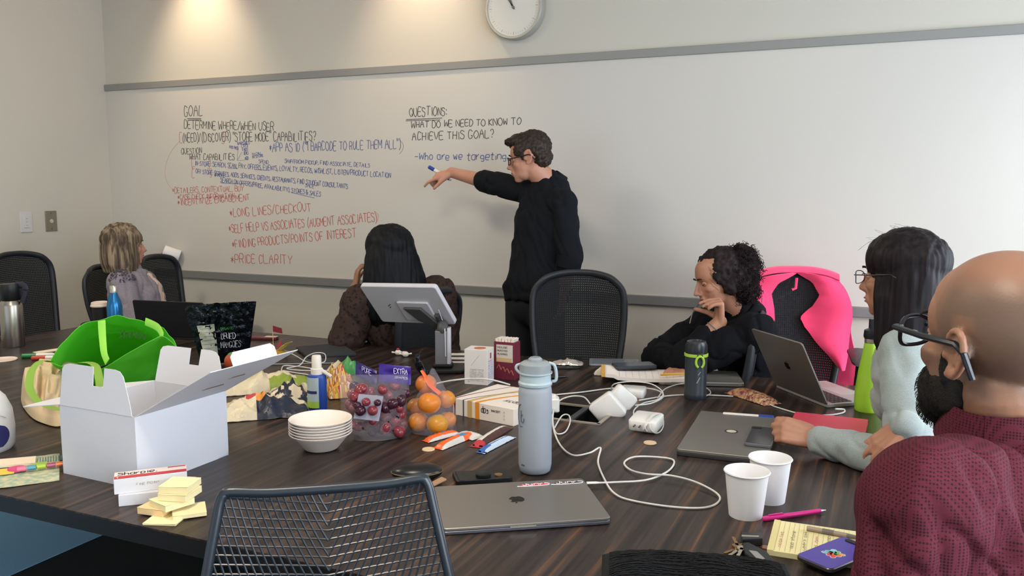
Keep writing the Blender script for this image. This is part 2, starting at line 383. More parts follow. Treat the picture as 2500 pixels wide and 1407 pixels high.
# added fill panels in the ceiling, unseen, to warm and brighten the room
for x, y, lab_ in ((-3.3, 1.5, 'square added fill light panel in the ceiling over the left end of the table'), (-.9, .6, 'square added fill light panel in the ceiling over the near side of the table')):
    d = thing('added_fill_panel', lab_, 'light', (x, y, ZC))
    for dx, dy, sx, sy in ((-.31, 0, .02, .64), (.31, 0, .02, .64), (0, -.31, .60, .02), (0, .31, .60, .02)): MB().box((dx, dy, -.008), (sx, sy, .016)).build('fill_panel_frame', mat('white trim', '#e8e8e4', .4), d, smooth=0)
    MB().box((0, 0, -.004), (.60, .60, .006)).build('diffuser', mat('fill panel diffuser', '#fff0dc', .5, emit=3), d, smooth=0)
    l = bpy.data.lights.new('fill_panel_light', 'AREA'); l.size = .58; l.energy = 29; l.color = (1, .86, .68)
    lo = bpy.data.objects.new('fill_panel_light', l); COL.objects.link(lo); lo.parent = d; lo.location = (0, 0, -.02)
# ceiling downlights washing the whiteboard wall
for k, (x, pw) in enumerate(((-3.88, 10), (-2.35, 8))):
    d = thing('downlight', 'round recessed ceiling downlight over the whiteboard, %s' % ('near the left corner' if k == 0 else 'left of the clock'), 'light', (x, 3.72, ZC))
    MB().lathe([(.055, -.004), (.075, -.006), (.075, 0), (.055, 0)], n=32, caps=False).build('trim_ring', mat('white trim', '#e8e8e4', .4), d)
    MB().lathe([(.055, -.001), (0, -.001)], n=24).build('lamp_lens', mat('warm lamp lens', '#ffd9a8', .5, emit=6), d)
    l = bpy.data.lights.new('downlight_beam', 'SPOT'); l.energy = pw*4; l.color = (1, .78, .52); l.spot_size = math.radians(75); l.spot_blend = 1; l.shadow_soft_size = .05
    lo = bpy.data.objects.new('downlight_beam', l); COL.objects.link(lo); lo.parent = d; lo.location = (0, 0, -.03)
    lo.rotation_euler = (math.radians(22), 0, 0)
# ================================================================ TABLE
m_tab = mat('dark striped laminate', '#2e2622', .32, spec=.25)
nt, lk, b = nodes(m_tab)
tc = nt.new('ShaderNodeTexCoord'); mp = nt.new('ShaderNodeMapping'); mp.inputs['Scale'].default_value = (46, 1.1, 1)
n1 = nt.new('ShaderNodeTexNoise'); n1.inputs['Scale'].default_value = 1; n1.inputs['Detail'].default_value = 3; n1.inputs['Roughness'].default_value = .65
cr = nt.new('ShaderNodeValToRGB'); e = cr.color_ramp.elements
e[0].position = .34; e[0].color = lin('#1f1918')+(1,); e[1].position = .72; e[1].color = lin('#70492f')+(1,)
e2 = e.new(.50); e2.color = lin('#322926')+(1,); e3 = e.new(.60); e3.color = lin('#43352e')+(1,)
lk.new(tc.outputs['Object'], mp.inputs['Vector']); lk.new(mp.outputs[0], n1.inputs['Vector']); lk.new(n1.outputs[0], cr.inputs[0]); lk.new(cr.outputs[0], b.inputs['Base Color'])
m_al_ = mat('dark table leg', '#2c2d30', .4, metal=.6)
m_edge = mat('table edge band', '#15100f', .4)
TX0, TX1, TY0, TY1 = -3.73, 0.0, 1.245, 3.215
tb = thing('conference_table', 'large dark striped wood-laminate conference table covered with laptops, snacks and cables', 'table', ((TX0+TX1)/2, (TY0+TY1)/2, 0))
HX, HY = (-1.03, -.78), (2.36, 2.55)
m = MB()
gx = [TX0, HX[0], HX[1], TX1]; gy = [TY0, HY[0], HY[1], TY1]
for i in range(3):
    for j in range(3):
        if i == 1 and j == 1: continue
        m.box(((gx[i]+gx[i+1])/2, (gy[j]+gy[j+1])/2, TZ-.002), (gx[i+1]-gx[i], gy[j+1]-gy[j], .004))
m.build('tabletop', m_tab, tb, world=True, smooth=0)
m = MB()
for i in range(3):
    for j in range(3):
        if i == 1 and j == 1: continue
        m.box(((gx[i]+gx[i+1])/2, (gy[j]+gy[j+1])/2, TZ-.0225), (gx[i+1]-gx[i]-.002*(i != 1), gy[j+1]-gy[j]-.002*(j != 1), .037))
m.build('edge_band', m_edge, tb, world=True, smooth=0)
for x in (-3.35, -.55):
    for y in (1.55, 2.90):
        MB().cyl((x, y, .012), (x, y, .70), .032, n=20).build('leg', m_al_, tb, world=True)
        MB().lathe([(.055, 0), (.055, .008), (.03, .014), (0, .014)], (x, y, 0), 24).build('foot', m_al_, tb, world=True)
# ================================================================ PEOPLE
def H(px, py, d): return PD(px, py, d)
def vec(l=0, a=0, u=0): return (LEFT*l + AWAY*a + UP*u).normalized()
def remesh(mb, vox, smooth, post=None, dec=0):
    me = bpy.data.meshes.new('tmp'); me.from_pydata([tuple(p) for p in mb.v], [], mb.f)
    bm = bmesh.new(); bm.from_mesh(me); bmesh.ops.recalc_face_normals(bm, faces=bm.faces); bm.to_mesh(me); bm.free()
    o = bpy.data.objects.new('tmp', me); COL.objects.link(o)
    r = o.modifiers.new('r', 'REMESH'); r.mode = 'VOXEL'; r.voxel_size = vox; r.use_smooth_shade = True
    if smooth: s = o.modifiers.new('s', 'SMOOTH'); s.factor = .5; s.iterations = smooth
    if dec: d = o.modifiers.new('d', 'DECIMATE'); d.ratio = dec
    dg = bpy.context.evaluated_depsgraph_get(); dg.update()
    out = bpy.data.meshes.new_from_object(o.evaluated_get(dg))
    bpy.data.objects.remove(o); bpy.data.meshes.remove(me)
    if post:
        import array
        n = len(out.vertices); co = array.array('f', [0])*(3*n); no = array.array('f', [0])*(3*n)
        out.vertices.foreach_get('co', co); out.vertices.foreach_get('normal', no)
        for i in range(n):
            k = 3*i; p = V(co[k:k+3]); q = post(p, V(no[k:k+3]))
            co[k], co[k+1], co[k+2] = q
        out.vertices.foreach_set('co', co)
    return out
def blob(name, mb, mats, parent, vox=.006, smooth=4, post=None, dec=0, label=None, kind=None, matfn=None):
    me = remesh(mb, vox, smooth, post, dec); I = wm(parent).inverted()
    if matfn: idx = [matfn(p.center) for p in me.polygons]
    me.transform(I); me.materials.clear()
    for m_ in (mats if isinstance(mats, (list, tuple)) else [mats]): me.materials.append(m_)
    if matfn: me.polygons.foreach_set('material_index', idx)
    me.polygons.foreach_set('use_smooth', [True]*len(me.polygons)); me.name = name; me.update()
    o = bpy.data.objects.new(name, me); COL.objects.link(o); o.parent = parent; WM[o.name] = wm(parent)
    if label: o['label'] = label
    if kind: o['kind'] = kind
    return o
def cap(mb, a, b, ra, rb=None, n=None):
    n = n or (28 if ra > .035 else 14)
    rb = ra if rb is None else rb; a = V(a); b = V(b); t = b-a; L = t.length
    if L < 1e-5: return mb.ell(a, ra)
    t /= L; u = t.orthogonal().normalized(); w_ = t.cross(u); rings = []
    for k in range(1, 5):
        ph = PI/2*(k/4); rings.append((a - t*ra*math.cos(ph), ra*math.sin(ph)))
    for k in range(4): ph = PI/2*(k/4); rings.append((b + t*rb*math.sin(ph), rb*math.cos(ph)))
    rings = [(a - t*ra*.999, ra*.05)] + rings + [(b+t*rb*.999, rb*.05)]
    mb.skin([[c + u*(r*math.cos(2*PI*k/n)) + w_*(r*math.sin(2*PI*k/n)) for k in range(n)] for c, r in rings]); return mb
def chain(mb, pts, rs):
    for i in range(len(pts)-1): cap(mb, pts[i], pts[i+1], rs[i], rs[i+1])
def loft(mb, secs, side, fwd, n=20, e=2.3):
    """secs (center, halfwidth, halfdepth)"""
    rings = []
    for c, w_, d in secs:
        rg = []
        for k in range(n):
            a = 2*PI*k/n; ca, sa = math.cos(a), math.sin(a)
            rg.append(V(c) + V(side)*(w_*math.copysign(abs(ca)**(2/e), ca)) + V(fwd)*(d*math.copysign(abs(sa)**(2/e), sa)))
        rings.append(rg)
    return mb.skin(rings)
def hand(mb, W, f, n, t, curl=(.3, .3, .3, .3), thumb=.5, s=1.0, spread=.12, tcurl=.3, tdir=None, mcp=None):
    """W wrist, f finger dir, n palm-facing normal, t thumb side"""
    f = V(f).normalized(); n = V(n); n = (n - f*n.dot(f)).normalized(); tt = f.cross(n)
    if tt.dot(V(t)) < 0: tt = -tt
    t = tt; W = V(W); offs = (.031, .011, -.010, -.029); Ls = (.070, .079, .073, .057)
    for i in range(4):
        k = W + f*(.088-.006*abs(i-1))*s + t*offs[i]*s
        cap(mb, W + t*offs[i]*.55*s, k, .0150*s, .0115*s)
        d = (f + t*spread*(1.3-i)*.9).normalized(); c = curl[i] if not isinstance(curl, (int, float)) else curl
        p = k; r = .0098*s; ang = c*.55 if mcp is None else mcp
        for q, fr in enumerate((.46, .30, .24)):
            dd = d*math.cos(ang) + n*math.sin(ang); e_ = p + dd*Ls[i]*fr*s
            cap(mb, p, e_, r, r*.90); p = e_; r *= .90; ang += c
    cap(mb, W+t*.010*s, W+f*.05*s+n*.006*s, .017*s, .016*s)
    b0 = W + f*.018*s + t*.026*s + n*.004*s; d = (f*.75 + t*thumb + n*.25).normalized(); d = V(tdir).normalized() if tdir else d; b1 = b0 + d*.040*s
    d2 = (d*.8 + f*(0 if tdir else .4) + n*tcurl).normalized(); b2 = b1+d2*.030*s; d3 = (d2+f*(0 if tdir else .3)+n*tcurl*.6).normalized(); b3 = b2+d3*.024*s
    chain(mb, [b0, b1, b2, b3], [.0155*s, .0115*s, .0100*s, .0085*s])
class Head:
    es = 1.0
    def __init__(s, c, f, tilt=0, roll=0, sc=1.0):
        f = V(f).normalized(); up = UP
        l = up.cross(f).normalized(); u = f.cross(l)
        R_ = Matrix((f, l, u)).transposed()
        R_ = R_ @ Matrix.Rotation(tilt, 3, 'Y') @ Matrix.Rotation(roll, 3, 'X')
        s.R = R_; s.c = V(c); s.s = sc
    def p(s, x, y, z): return s.c + s.R @ V((x, y, z))*s.s
    def loc(s, q): return (s.R.transposed() @ (V(q)-s.c))/s.s
    def e(s, mb, c, r, ry=0, rz=0, n=16, m=12):
        rr = s.R @ Matrix.Rotation(rz, 3, 'Z') @ Matrix.Rotation(ry, 3, 'Y')
        mb.ell(s.p(*c), tuple(q*s.s for q in r), rr, n, m)
    def prims(s, mb, fem=False, ears=True, jaw=1.0):
        s.e(mb, (-.014, 0, .036), (.098, .075, .084), n=44, m=30)
        s.e(mb, (.030, 0, .030), (.058, .064, .062), n=32, m=24)
        s.e(mb, (.026, 0, -.028), (.060, .060, .074))
        s.e(mb, (.030, 0, -.066), (.054, .050*jaw, .040))
        s.e(mb, (.066, 0, -.096), (.022, .022*jaw, .016)); s.e(mb, (.060, 0, -.075), (.028, .034, .030))
        s.e(mb, (.074, 0, .026), (.012, .042, .012)); s.e(mb, (.022, 0, .048), (.062, .062, .056), n=32, m=24)
        for y in (-1, 1):
            s.e(mb, (.052, y*.040, -.022), (.024, .018, .020))
            s.e(mb, (.097, y*.012, -.037), (.010, .008, .008))
            if ears: s.ear(mb, y)
        cap(mb, s.p(.084, 0, .012), s.p(.104, 0, -.026), .008*s.s, .010*s.s); s.e(mb, (.108, 0, -.033), (.012, .011, .010))
        s.e(mb, (.084, 0, -.050), (.012, .016, .014))
        s.e(mb, (.089, 0, -.060), (.010, .023, .0055)); s.e(mb, (.087, 0, -.0705), (.010, .020, .0062))
    def ear(s, mb, y, k=1.0):
        pts = [(.008, .072, -.004), (-.002, .080, .022), (-.018, .086, .032), (-.031, .089, .024), (-.034, .088, .004), (-.026, .083, -.016), (-.012, .078, -.030), (.002, .074, -.030)]
        g = lambda a, b, c: s.p(-.012+(a+.012)*s.es, y*(.072+(b-.072)*s.es), (c+.002)*s.es-.002); k *= s.es; pts = [g(a, b, c-.002) for a, b, c in pts]; chain(mb, spl(pts, 2), [.0052*s.s*k]*40)
        e_ = s.es; s.e(mb, (-.006*e_, y*.075, -.028*e_), (.009*e_, .006, .011*e_)); s.e(mb, (-.012, y*.074, .000), (.020*e_, .006, .026*e_))
        s.e(mb, (.004, y*.076, -.006), (.005, .006, .007))
        chain(mb, [g(-.010, .080, .016), g(-.022, .083, .002), g(-.016, .080, -.014)], [.0035*s.s]*3)
    def dent(s, p, n):
        q = s.loc(p)
        for y in (-1, 1):
            d2 = ((q.x-.088)/.020)**2 + ((q.y-y*.031)/.016)**2 + ((q.z-.003)/.011)**2
            if d2 < 6: q = q - V((.008, 0, 0))*math.exp(-d2)
            d2 = ((q.x-.10)/.012)**2 + ((q.y-y*.006)/.004)**2 + ((q.z+.046)/.003)**2
            if d2 < 6: q = q + V((0, 0, .003))*math.exp(-d2)
        d2 = ((q.x-.095)/.012)**2 + (q.y/.022)**2 + ((q.z+.0655)/.0022)**2
        if d2 < 6: q = q - V((.004, 0, 0))*math.exp(-d2)
        return s.c + s.R @ q*s.s
    def face(s, par, brow='#2a201c', lip='#a5605a', closed=False, skin=None, iris='#3a2a20', bw=.0028):
        for y in (-1, 1):
            m = MB(); m.ell(s.p(.0660, y*.030, .003), .0118*s.s, n=20, m=16); o = m.build('eye', mat('eye white', '#d8d2cc', .15), par, world=True)
            m = MB(); s.e(m, (.0750, y*.0305, .0025), (.0034, .0054, .0054)); m.build('iris', mat('iris '+iris, iris, .1), o, world=True)
            # lids: shells over the eyeball, open slit between them
            m = MB(); ec = V((.0660, y*.030, .003))
            def lidf(e0, e1, rr=.0130):
                def fn(u, v):
                    az = (u-.5)*math.radians(250); k = max(math.cos(az*.9), 0); el = e1 + (e0*k + (1-k)*math.radians(-2) - e1)*(1-v)
                    return s.p(*(ec + V((rr*math.cos(el)*math.cos(az), rr*math.cos(el)*math.sin(az), rr*math.sin(el)))))
                return fn
            a0, a1 = (math.radians(-26), math.radians(-28)) if closed else (math.radians(14), math.radians(-20))
            m.grid(lidf(a0, math.radians(88)), 12, 6, .0008*s.s); m.grid(lidf(a1, math.radians(-88)), 12, 5, .0008*s.s); zz = 0
            m.build('eyelid', skin, par, world=True)
            m = MB().tube([s.p(.0795-.0085*abs(t)**2, y*(.030+.0120*t), .003+(-.0062*(1-t*t) if closed else .0036*(1-t*t))) for t in (-1, -.5, 0, .5, 1)], [.0006, .0010, .0012, .0014, .0008], 5)
            m.build('lashes', mat('dark lash', '#17110f', .7), par, world=True)
            m = MB().tube([s.p(.0905-.004*abs(t+.2)-.006*max(t, 0), y*(.030+.020*t), .0235+.004*(1-(t-.2)**2)) for t in (-1, -.5, 0, .5, 1)], [bw*.8, bw*1.3, bw*1.3, bw, bw*.4], 8, flat=.8)
            m.build('eyebrow', mat('brow '+brow, brow, .9), par, world=True)
        m = MB(); s.e(m, (.0915, 0, -.0605), (.0085, .0215, .0042)); s.e(m, (.0900, 0, -.0700), (.0085, .0190, .0050))
        m.build('lips', mat('lip '+lip, lip, .45), par, world=True)
def human(name_lab,  hd, N, P, SL, SR, EL, ER, WL, WR, hands, skin, top, pants, fem=True, sl=(1, 1), bulk=1.0, vox=(.006, .008), folds=.004, legs=None, headearsvox=None, jaw=1, neck=.052, belly=0, armr=1.0, coll=True, topmats=None, topfn=None, skirt=0, topname='shirt', ears=True, hem=0, bodyd=0, smooth=3, foldsc=9):
    base = V((P[0], P[1], 0)); t = thing('person', name_lab, 'person', base)
    N, P, SL, SR, EL, ER, WL, WR = [V(q) for q in (N, P, SL, SR, EL, ER, WL, WR)]
    spine = (N-P); side = (SL-SR); side = (side - spine*side.dot(spine)/spine.length_squared).normalized(); fwd = side.cross(spine.normalized())
    hw = (SL-SR).length/2
    def torso(mb, o, k0=0):
        S = ([(-hem, .150, .110)] if hem and o > 0 else []) + [(0, .150, .115), (.12, .168, .125), (.32, .142+belly*.6, .112+belly), (.5, .146, .112), (.68, .160, .120), (.84, .158*hw/.18, .108), (.95, .115*hw/.18, .080), (1.02, .066, .060)]
        loft(mb, [(P+spine*a, w_*bulk+o, d*bulk+o) for a, w_, d in S if a >= k0], side, fwd)
        if fem:
            for q in (-1, 1): mb.ell(P+spine*.70+side*q*.075+fwd*.064*bulk, .052+o)
        for s_ in (SL, SR): cap(mb, P+spine*.90+(s_-N)*.35, s_, .058*bulk+o, .056*bulk*armr+o)
    m = MB(); hd.prims(m, fem, ears=ears, jaw=jaw); torso(m, -.012, .4)
    nb = hd.p(-.022, 0, -.055); cap(m, P+spine*.97, nb, neck*1.12, neck)
    for s_, e_, w_, h_ in ((SL, EL, WL, hands[0]), (SR, ER, WR, hands[1])):
        cap(m, s_, e_, .043*armr, .039*armr); cap(m, e_, w_, .039*armr, .026)
        if h_: hand(m, w_, **h_)
    blob('body', m, skin, t, vox[0], smooth, hd.dent)
    # garment
    m = MB(); torso(m, .008)
    if coll:
        cap(m, P+spine*.96, P+spine*.96+(nb-(P+spine*.96))*.25, neck+.020, neck+.013)
    for s_, e_, w_, q in ((SL, EL, WL, sl[0]), (SR, ER, WR, sl[1])):
        r0, r1, r2 = .058*armr, .050*armr, .036
        cap(m, s_, e_, r0*bulk**.5, r1)
        if q > 0: cap(m, e_, e_+(w_-e_)*q, r1, r1+(r2-r1)*q)
    off = V((random.random()*9, random.random()*9, 3))
    def fold(p, n):
        a = noise.noise(p*foldsc+off); b = noise.noise(V((p.x*26, p.y*26, p.z*14))+off)
        c = noise.noise(V((p.x*15+p.z*9, p.y*15-p.z*7, p.z*5))-off)
        return p + n*max(-.006, abs(a)*-folds*2.6 + folds*1.5 + b*folds*.5 - (1-min(1, abs(c)*4))**2*folds*1.4)
    blob(topname, m, topmats or top, t, vox[1], 2, fold, matfn=topfn)
    # legs
    m = MB(); k = legs or {}
    hipL = P+side*.085; hipR = P-side*.085
    kl = k.get('kL', hipL + fwd*.40+V((0, 0, -.02))); kr = k.get('kR', hipR+fwd*.40+V((0, 0, -.02)))
    al = k.get('aL', V((kl.x, kl.y, .09))-fwd*.05); ar = k.get('aR', V((kr.x, kr.y, .09))-fwd*.05)
    m.ell(P, (.142*bulk, .108*bulk, .11), Matrix((side, UP.cross(side).normalized(), UP)).transposed()); 
    for h_, kk, aa in ((hipL, kl, al), (hipR, kr, ar)): cap(m, h_, kk, .088*bulk, .062); cap(m, kk, aa, .060, .044)
    blob('trousers', m, pants, t, .012, 2)
    for aa in (al, ar):
        f2 = V((fwd.x, fwd.y, 0)).normalized(); s2 = UP.cross(f2); m = MB()
        loft(m, [(aa+V((0, 0, 0))-f2*.055+V((0, 0, -.085)), .030, .002)]+[(V((aa.x, aa.y, z))+f2*x, w_, d) for x, z, w_, d in ((.04, .005, .045, .12), (.045, .03, .047, .125), (.02, .07, .042, .09), (.0, .10, .040, .05))][0:], s2, f2, 14)
        m2 = MB(); loft(m2, [(V((aa.x, aa.y, z))+f2*x, w_, d) for x, z, w_, d in ((.045, .0, .044, .12), (.045, .03, .046, .125), (.02, .07, .042, .09), (.0, .11, .040, .05))], s2, f2, 14)
        m2.build('shoe', mat('dark shoe leather', '#191817', .5), t, world=True, smooth=60)
    t['_ok'] = 1; del t['_ok']
    return t, dict(side=side, fwd=fwd, nb=nb, spine=spine, N=N, P=P)
def strandmat(name, c1, c2, c3=None, sc=(150, 150, 7), rough=.42, w_=.12, bump=.5):
    m = mat(name, c1, rough, spec=.22); nt, lk, b = nodes(m)
    tc = nt.new('ShaderNodeTexCoord'); mp = nt.new('ShaderNodeMapping'); mp.inputs['Scale'].default_value = sc
    n1 = nt.new('ShaderNodeTexNoise'); n1.inputs['Scale'].default_value = 1; n1.inputs['Detail'].default_value = 3
    cr = nt.new('ShaderNodeValToRGB'); e = cr.color_ramp.elements; e[0].position = .5-w_; e[0].color = lin(c1)+(1,); e[1].position = .5+w_; e[1].color = lin(c2)+(1,)
    if c3: x = e.new(.5); x.color = lin(c3)+(1,)
    lk.new(tc.outputs['Object'], mp.inputs['Vector']); lk.new(mp.outputs[0], n1.inputs['Vector']); lk.new(n1.outputs[0], cr.inputs[0]); lk.new(cr.outputs[0], b.inputs['Base Color'])
    bp = nt.new('ShaderNodeBump'); bp.inputs['Strength'].default_value = bump; bp.inputs['Distance'].default_value = .002; lk.new(n1.outputs[0], bp.inputs['Height']); lk.new(bp.outputs[0], b.inputs['Normal'])
    return m
def strands(name, par, m_, hd, n, fn, r=.0012, k=6, label=None, world=True, seed=1):
    """fn(rnd) -> list of points (world)"""
    rnd = random.Random(seed); m = MB()
    for i in range(n): m.tube(fn(rnd), [r]*0 or r, 3, caps=False)
    return m.build(name, m_, par, world=True, kind='stuff', label=label, fixn=False, smooth=180)
def spectacles(par, hd, col, lens=.024, hgt=.018, rim=.0016, x0=.098, z0=-.002, earx=-.02, arm=.0028, name='glasses'):
    # rims, bridge and temples as one frame mesh, with two lenses
    m = MB(); fr = mat('frame '+col, col, .3)
    for y in (-1, 1):
        loop = [hd.p(x0-.010*(abs(math.cos(a))**2)*.6*(1 if True else 0), y*(.031+lens*math.copysign(abs(math.cos(a))**.75, math.cos(a))), z0+hgt*math.copysign(abs(math.sin(a))**.75, math.sin(a))) for a in [2*PI*k/24 for k in range(24)]]
        m.tube(loop, rim*hd.s, 6, closed=True)
    m.tube([hd.p(x0, -.010, z0+.006), hd.p(x0+.003, 0, z0+.008), hd.p(x0, .010, z0+.006)], rim*hd.s, 6)
    o = m.build(name, fr, par, world=True)
    for y in (-1, 1):
        m = MB(); m.tube([hd.p(x0-.006, y*.056, z0+.008), hd.p(x0-.012, y*.072, z0+.009), hd.p(.04, y*.080, z0+.010), hd.p(-.018, y*.086, z0+.014), hd.p(-.034, y*.088, z0+.006), hd.p(-.046, y*.084, z0-.022)], [arm*.8*hd.s, arm*hd.s, arm*hd.s, arm*hd.s, arm*hd.s, arm*.9*hd.s], 8, flat=1, up=hd.R @ V((0, 0, 1)))
        m.build('temple', fr, o, world=True)
        rg = [hd.p(x0-.0035, y*(.031+(lens-.001)*math.copysign(abs(math.cos(a))**.75, math.cos(a))), z0+(hgt-.001)*math.copysign(abs(math.sin(a))**.75, math.sin(a))) for a in [2*PI*k/24 for k in range(24)]]
        MB().plate(rg, .0008).build('lens', mat('clear lens', '#ffffff', .02, trans=1, ior=1.05), o, world=True, smooth=0)
    return o
def lab(o, s): o['label'] = s; return o

m_skinA = mat('light skin', '#c4917a', .5, bump=(300, .15, .001), var=(14, .3, '#b9806a'), sss=.08)
m_skinB = mat('warm skin', '#b5836a', .45, bump=(300, .15, .001), var=(14, .3, '#a8745c'), sss=.08)
m_skinC = mat('tan skin', '#a3775f', .42, bump=(260, .2, .001), var=(9, .3, '#936a54'), sss=.06)
m_skinD = mat('brown skin', '#9a6c54', .45, sss=.05)
# ---------------------------------------------------------------- standing man
m_blk = mat('black shirt cotton', '#0d1016', .85, bump=(900, .3, .0006), spec=.25)
m_blkp = mat('black trousers', '#12141a', .85)
hd = Head(H(1291, 386, 3.88), vec(.95, .22, -.06), tilt=.10, sc=.92)
N = H(1345, 447, 3.92); P = H(1306, 742, 3.86)
sL, sR = H(1292, 468, 3.98), H(1375, 498, 3.76)
t, S = human('standing person in black shirt and glasses pointing a marker at the whiteboard', hd, N, P, sL, sR,
    H(1196, 446, 4.10), H(1392, 630, 3.72), H(1102, 421, 4.24), H(1376, 712, 3.74),
    (dict(f=vec(.95, .10, -.25), n=vec(0, .4, -1), t=vec(-.2, -1, -.2), curl=(.25, 1.25, 1.4, 1.5), thumb=.35, s=.98, spread=.05), dict(f=vec(.1, 0, -1), n=vec(.8, .3, 0), t=vec(.5, .8, 0), curl=.35)),
    m_skinA, m_blk, m_blkp, fem=False, sl=(.14, .22), bulk=.97, vox=(.0055, .0075), folds=.006, hem=.10,
    legs=dict(kL=V((P.x-.09, P.y+.03, .50)), kR=V((P.x+.09, P.y-.03, .50)), aL=V((P.x-.10, P.y+.0, .10)), aR=V((P.x+.10, P.y-.05, .10))))
hd.face(t, '#3a2a22', skin=m_skinA)
# rolled cuffs and collar
for e_, w_, q in ((H(1196, 446, 4.10), H(1102, 421, 4.24), .13), (H(1392, 630, 3.72), H(1376, 712, 3.74), .22)):
    d = (w_-e_).normalized(); c = e_+(w_-e_)*q
    MB().tube([c-d*.045, c-d*.04, c+d*.010, c+d*.014], [.052, .0555, .0545, .050], 20).build('rolled_cuff', m_blk, t, world=True)
nbv = S['nb']-N; m = MB()
ax = (S['nb']-(P+S['spine']*.97)).normalized(); bs = P+S['spine']*1.0
m.tube([bs-ax*.030, bs+ax*.000, bs+ax*.022], [.074, .066, .060], 24, caps=False); m.build('collar', m_blk, t, world=True).modifiers.new('th', 'SOLIDIFY').thickness = .006
m_hb = strandmat('short dark brown hair', '#231b18', '#3d312a', sc=(140, 140, 60), w_=.2)
m = MB(); hd.e(m, (-.024, 0, .050), (.098, .081, .084), n=24, m=16); hd.e(m, (.034, 0, .086), (.060, .064, .040)); hd.e(m, (.074, .0, .092), (.030, .050, .024))
hd.e(m, (-.060, 0, -.004), (.058, .068, .062)); 
for y in (-1, 1): hd.e(m, (.020, y*.064, .040), (.042, .016, .034)); hd.e(m, (.016, y*.071, .006), (.011, .007, .020))
blob('hair', m, m_hb, t, .005, 1, lambda p, n: p + n*(.006*noise.noise(p*55)+.004*noise.noise(p*130)))
spectacles(t, hd, '#1b1b20', rim=.0024, arm=.003)
# marker held in the pointing hand
mk = thing('dry_erase_marker', 'white dry-erase marker with blue cap held in the pointing hand', 'marker', H(1075, 424, 4.30), rot=frame(vec(-.85, .0, -.50)))
def marker(root, L=.135, r=.0085, c1='#e6e4e0', c2='#24409a', capat=-1, capL=.045):
    R_ = Matrix.Rotation(PI/2, 3, 'Y')
    MB().lathe([(r*.9, -L/2), (r, -L/2+.003), (r, L/2-.012), (r*.75, L/2-.004), (r*.6, L/2)], n=16, rot=R_).build('barrel', mat('marker barrel '+c1, c1, .35), root)
    s0 = capat*(L/2)
    pr = [(r*.9, s0-.002*capat*-1), (r*1.12, s0+capat*-.002), (r*1.12, s0-capat*capL), (r*1.0, s0-capat*capL)]
    MB().lathe([(r*.85, s0+capat*.004), (r*1.1, s0+capat*.001), (r*1.12, s0-capat*capL), (r*1.0, s0-capat*(capL+.0005))], n=16, rot=R_).build('cap', mat('cap '+c2, c2, .35), root)
marker(mk, L=.13, capL=.028)
m = MB(); m.T = Matrix.Translation((0, 0, 0)); m.lathe([(.0091, .030), (.0093, .031), (.0093, .052), (.0091, .053)], n=16, rot=Matrix.Rotation(PI/2, 3, 'Y')); m.build('blue_band', mat('cap #24409a'), mk)
# ---------------------------------------------------------------- curly haired woman
m_blkj = mat('black fleece jacket', '#0d0e13', .9, bump=(500, .3, .001), spec=.2)
hd = Head(H(1752, 682, 3.26), vec(.98, -.12, -.30), tilt=.0, roll=.10, sc=.90)
N = H(1800, 765, 3.32); P = V((N.x+.10, N.y+.16, .50))
sL, sR = H(1846, 812, 3.14), H(1742, 786, 3.50)
eL = V(PZ(1668, 884, .795)); eR = H(1608, 872, 3.42)
wL = H(1758, 786, 3.16); wR = H(1668, 892, 3.17)
t, S = human('seated person with curly dark hair in black jacket resting chin on hand', hd, N, P, sL, sR, eL, eR, wL, wR,
    (dict(f=vec(.06, .0, 1.0), n=vec(1, -.05, -.15), t=vec(.0, 1, .0), curl=(.12, .2, .3, .4), mcp=1.55, s=.92, spread=.05, tdir=vec(.75, .5, .3)), dict(f=vec(.6, -.7, -.25), n=vec(0, 0, -1), t=vec(.6, .6, 0), curl=.75, s=.92)),
    m_skinB, m_blkj, m_blkp, sl=(.62, .92), bulk=.92, vox=(.0045, .007), folds=.007, ears=False, armr=1.25)
hd.face(t, '#241a17', lip='#96524c', closed=True, skin=m_skinB, bw=.0030)
m_curl = mat('dark curly hair', '#171112', .7, var=(60, .2, '#2b1f1f'), spec=.2)
m = MB(); hd.e(m, (-.030, 0, .052), (.094, .080, .080), n=24, m=16); hd.e(m, (-.006, 0, .080), (.064, .062, .046))
for y in (-1, 1): hd.e(m, (-.012, y*.062, .030), (.050, .022, .056)); hd.e(m, (-.030, y*.066, -.03), (.040, .022, .05))
hd.e(m, (-.075, 0, -.02), (.07, .088, .088)); hd.e(m, (-.085, 0, -.075), (.058, .080, .060)); hd.e(m, (-.122, 0, .050), (.062, .064, .062)); hd.e(m, (-.13, 0, .02), (.062, .078, .075))
blob('hair', m, m_curl, t, .006, 1, lambda p, n: p + n*(.010*noise.noise(p*38)+.008*noise.noise(p*85)))
def curl(rnd):
    while 1:
        d = V((rnd.gauss(0, 1), rnd.gauss(0, 1), rnd.gauss(0, 1))).normalized()
        c, rr = rnd.choice([((-.075, 0, -.02), (.068, .088, .088)), ((-.085, 0, -.075), (.056, .078, .060)), ((-.122, 0, .050), (.058, .064, .060)), ((-.13, 0, .02), (.060, .078, .075)), ((-.095, 0, -.055), (.066, .085, .075))])
        q = V(c)+V((d.x*rr[0], d.y*rr[1], d.z*rr[2]))
        if q.x < -.035: break
    a = d.orthogonal().normalized(); b_ = d.cross(a); R0 = rnd.uniform(.004, .008); L = rnd.uniform(.006, .030); tw = rnd.uniform(8, 15); ph = rnd.random()*6
    g = V((rnd.uniform(-.4, .4), rnd.uniform(-.4, .4), rnd.uniform(-.6, .2)))
    return [hd.p(*(q + (d*.9+g*k/9)*L*k/9 + a*R0*math.cos(ph+tw*k/9) + b_*R0*math.sin(ph+tw*k/9))) for k in range(10)]
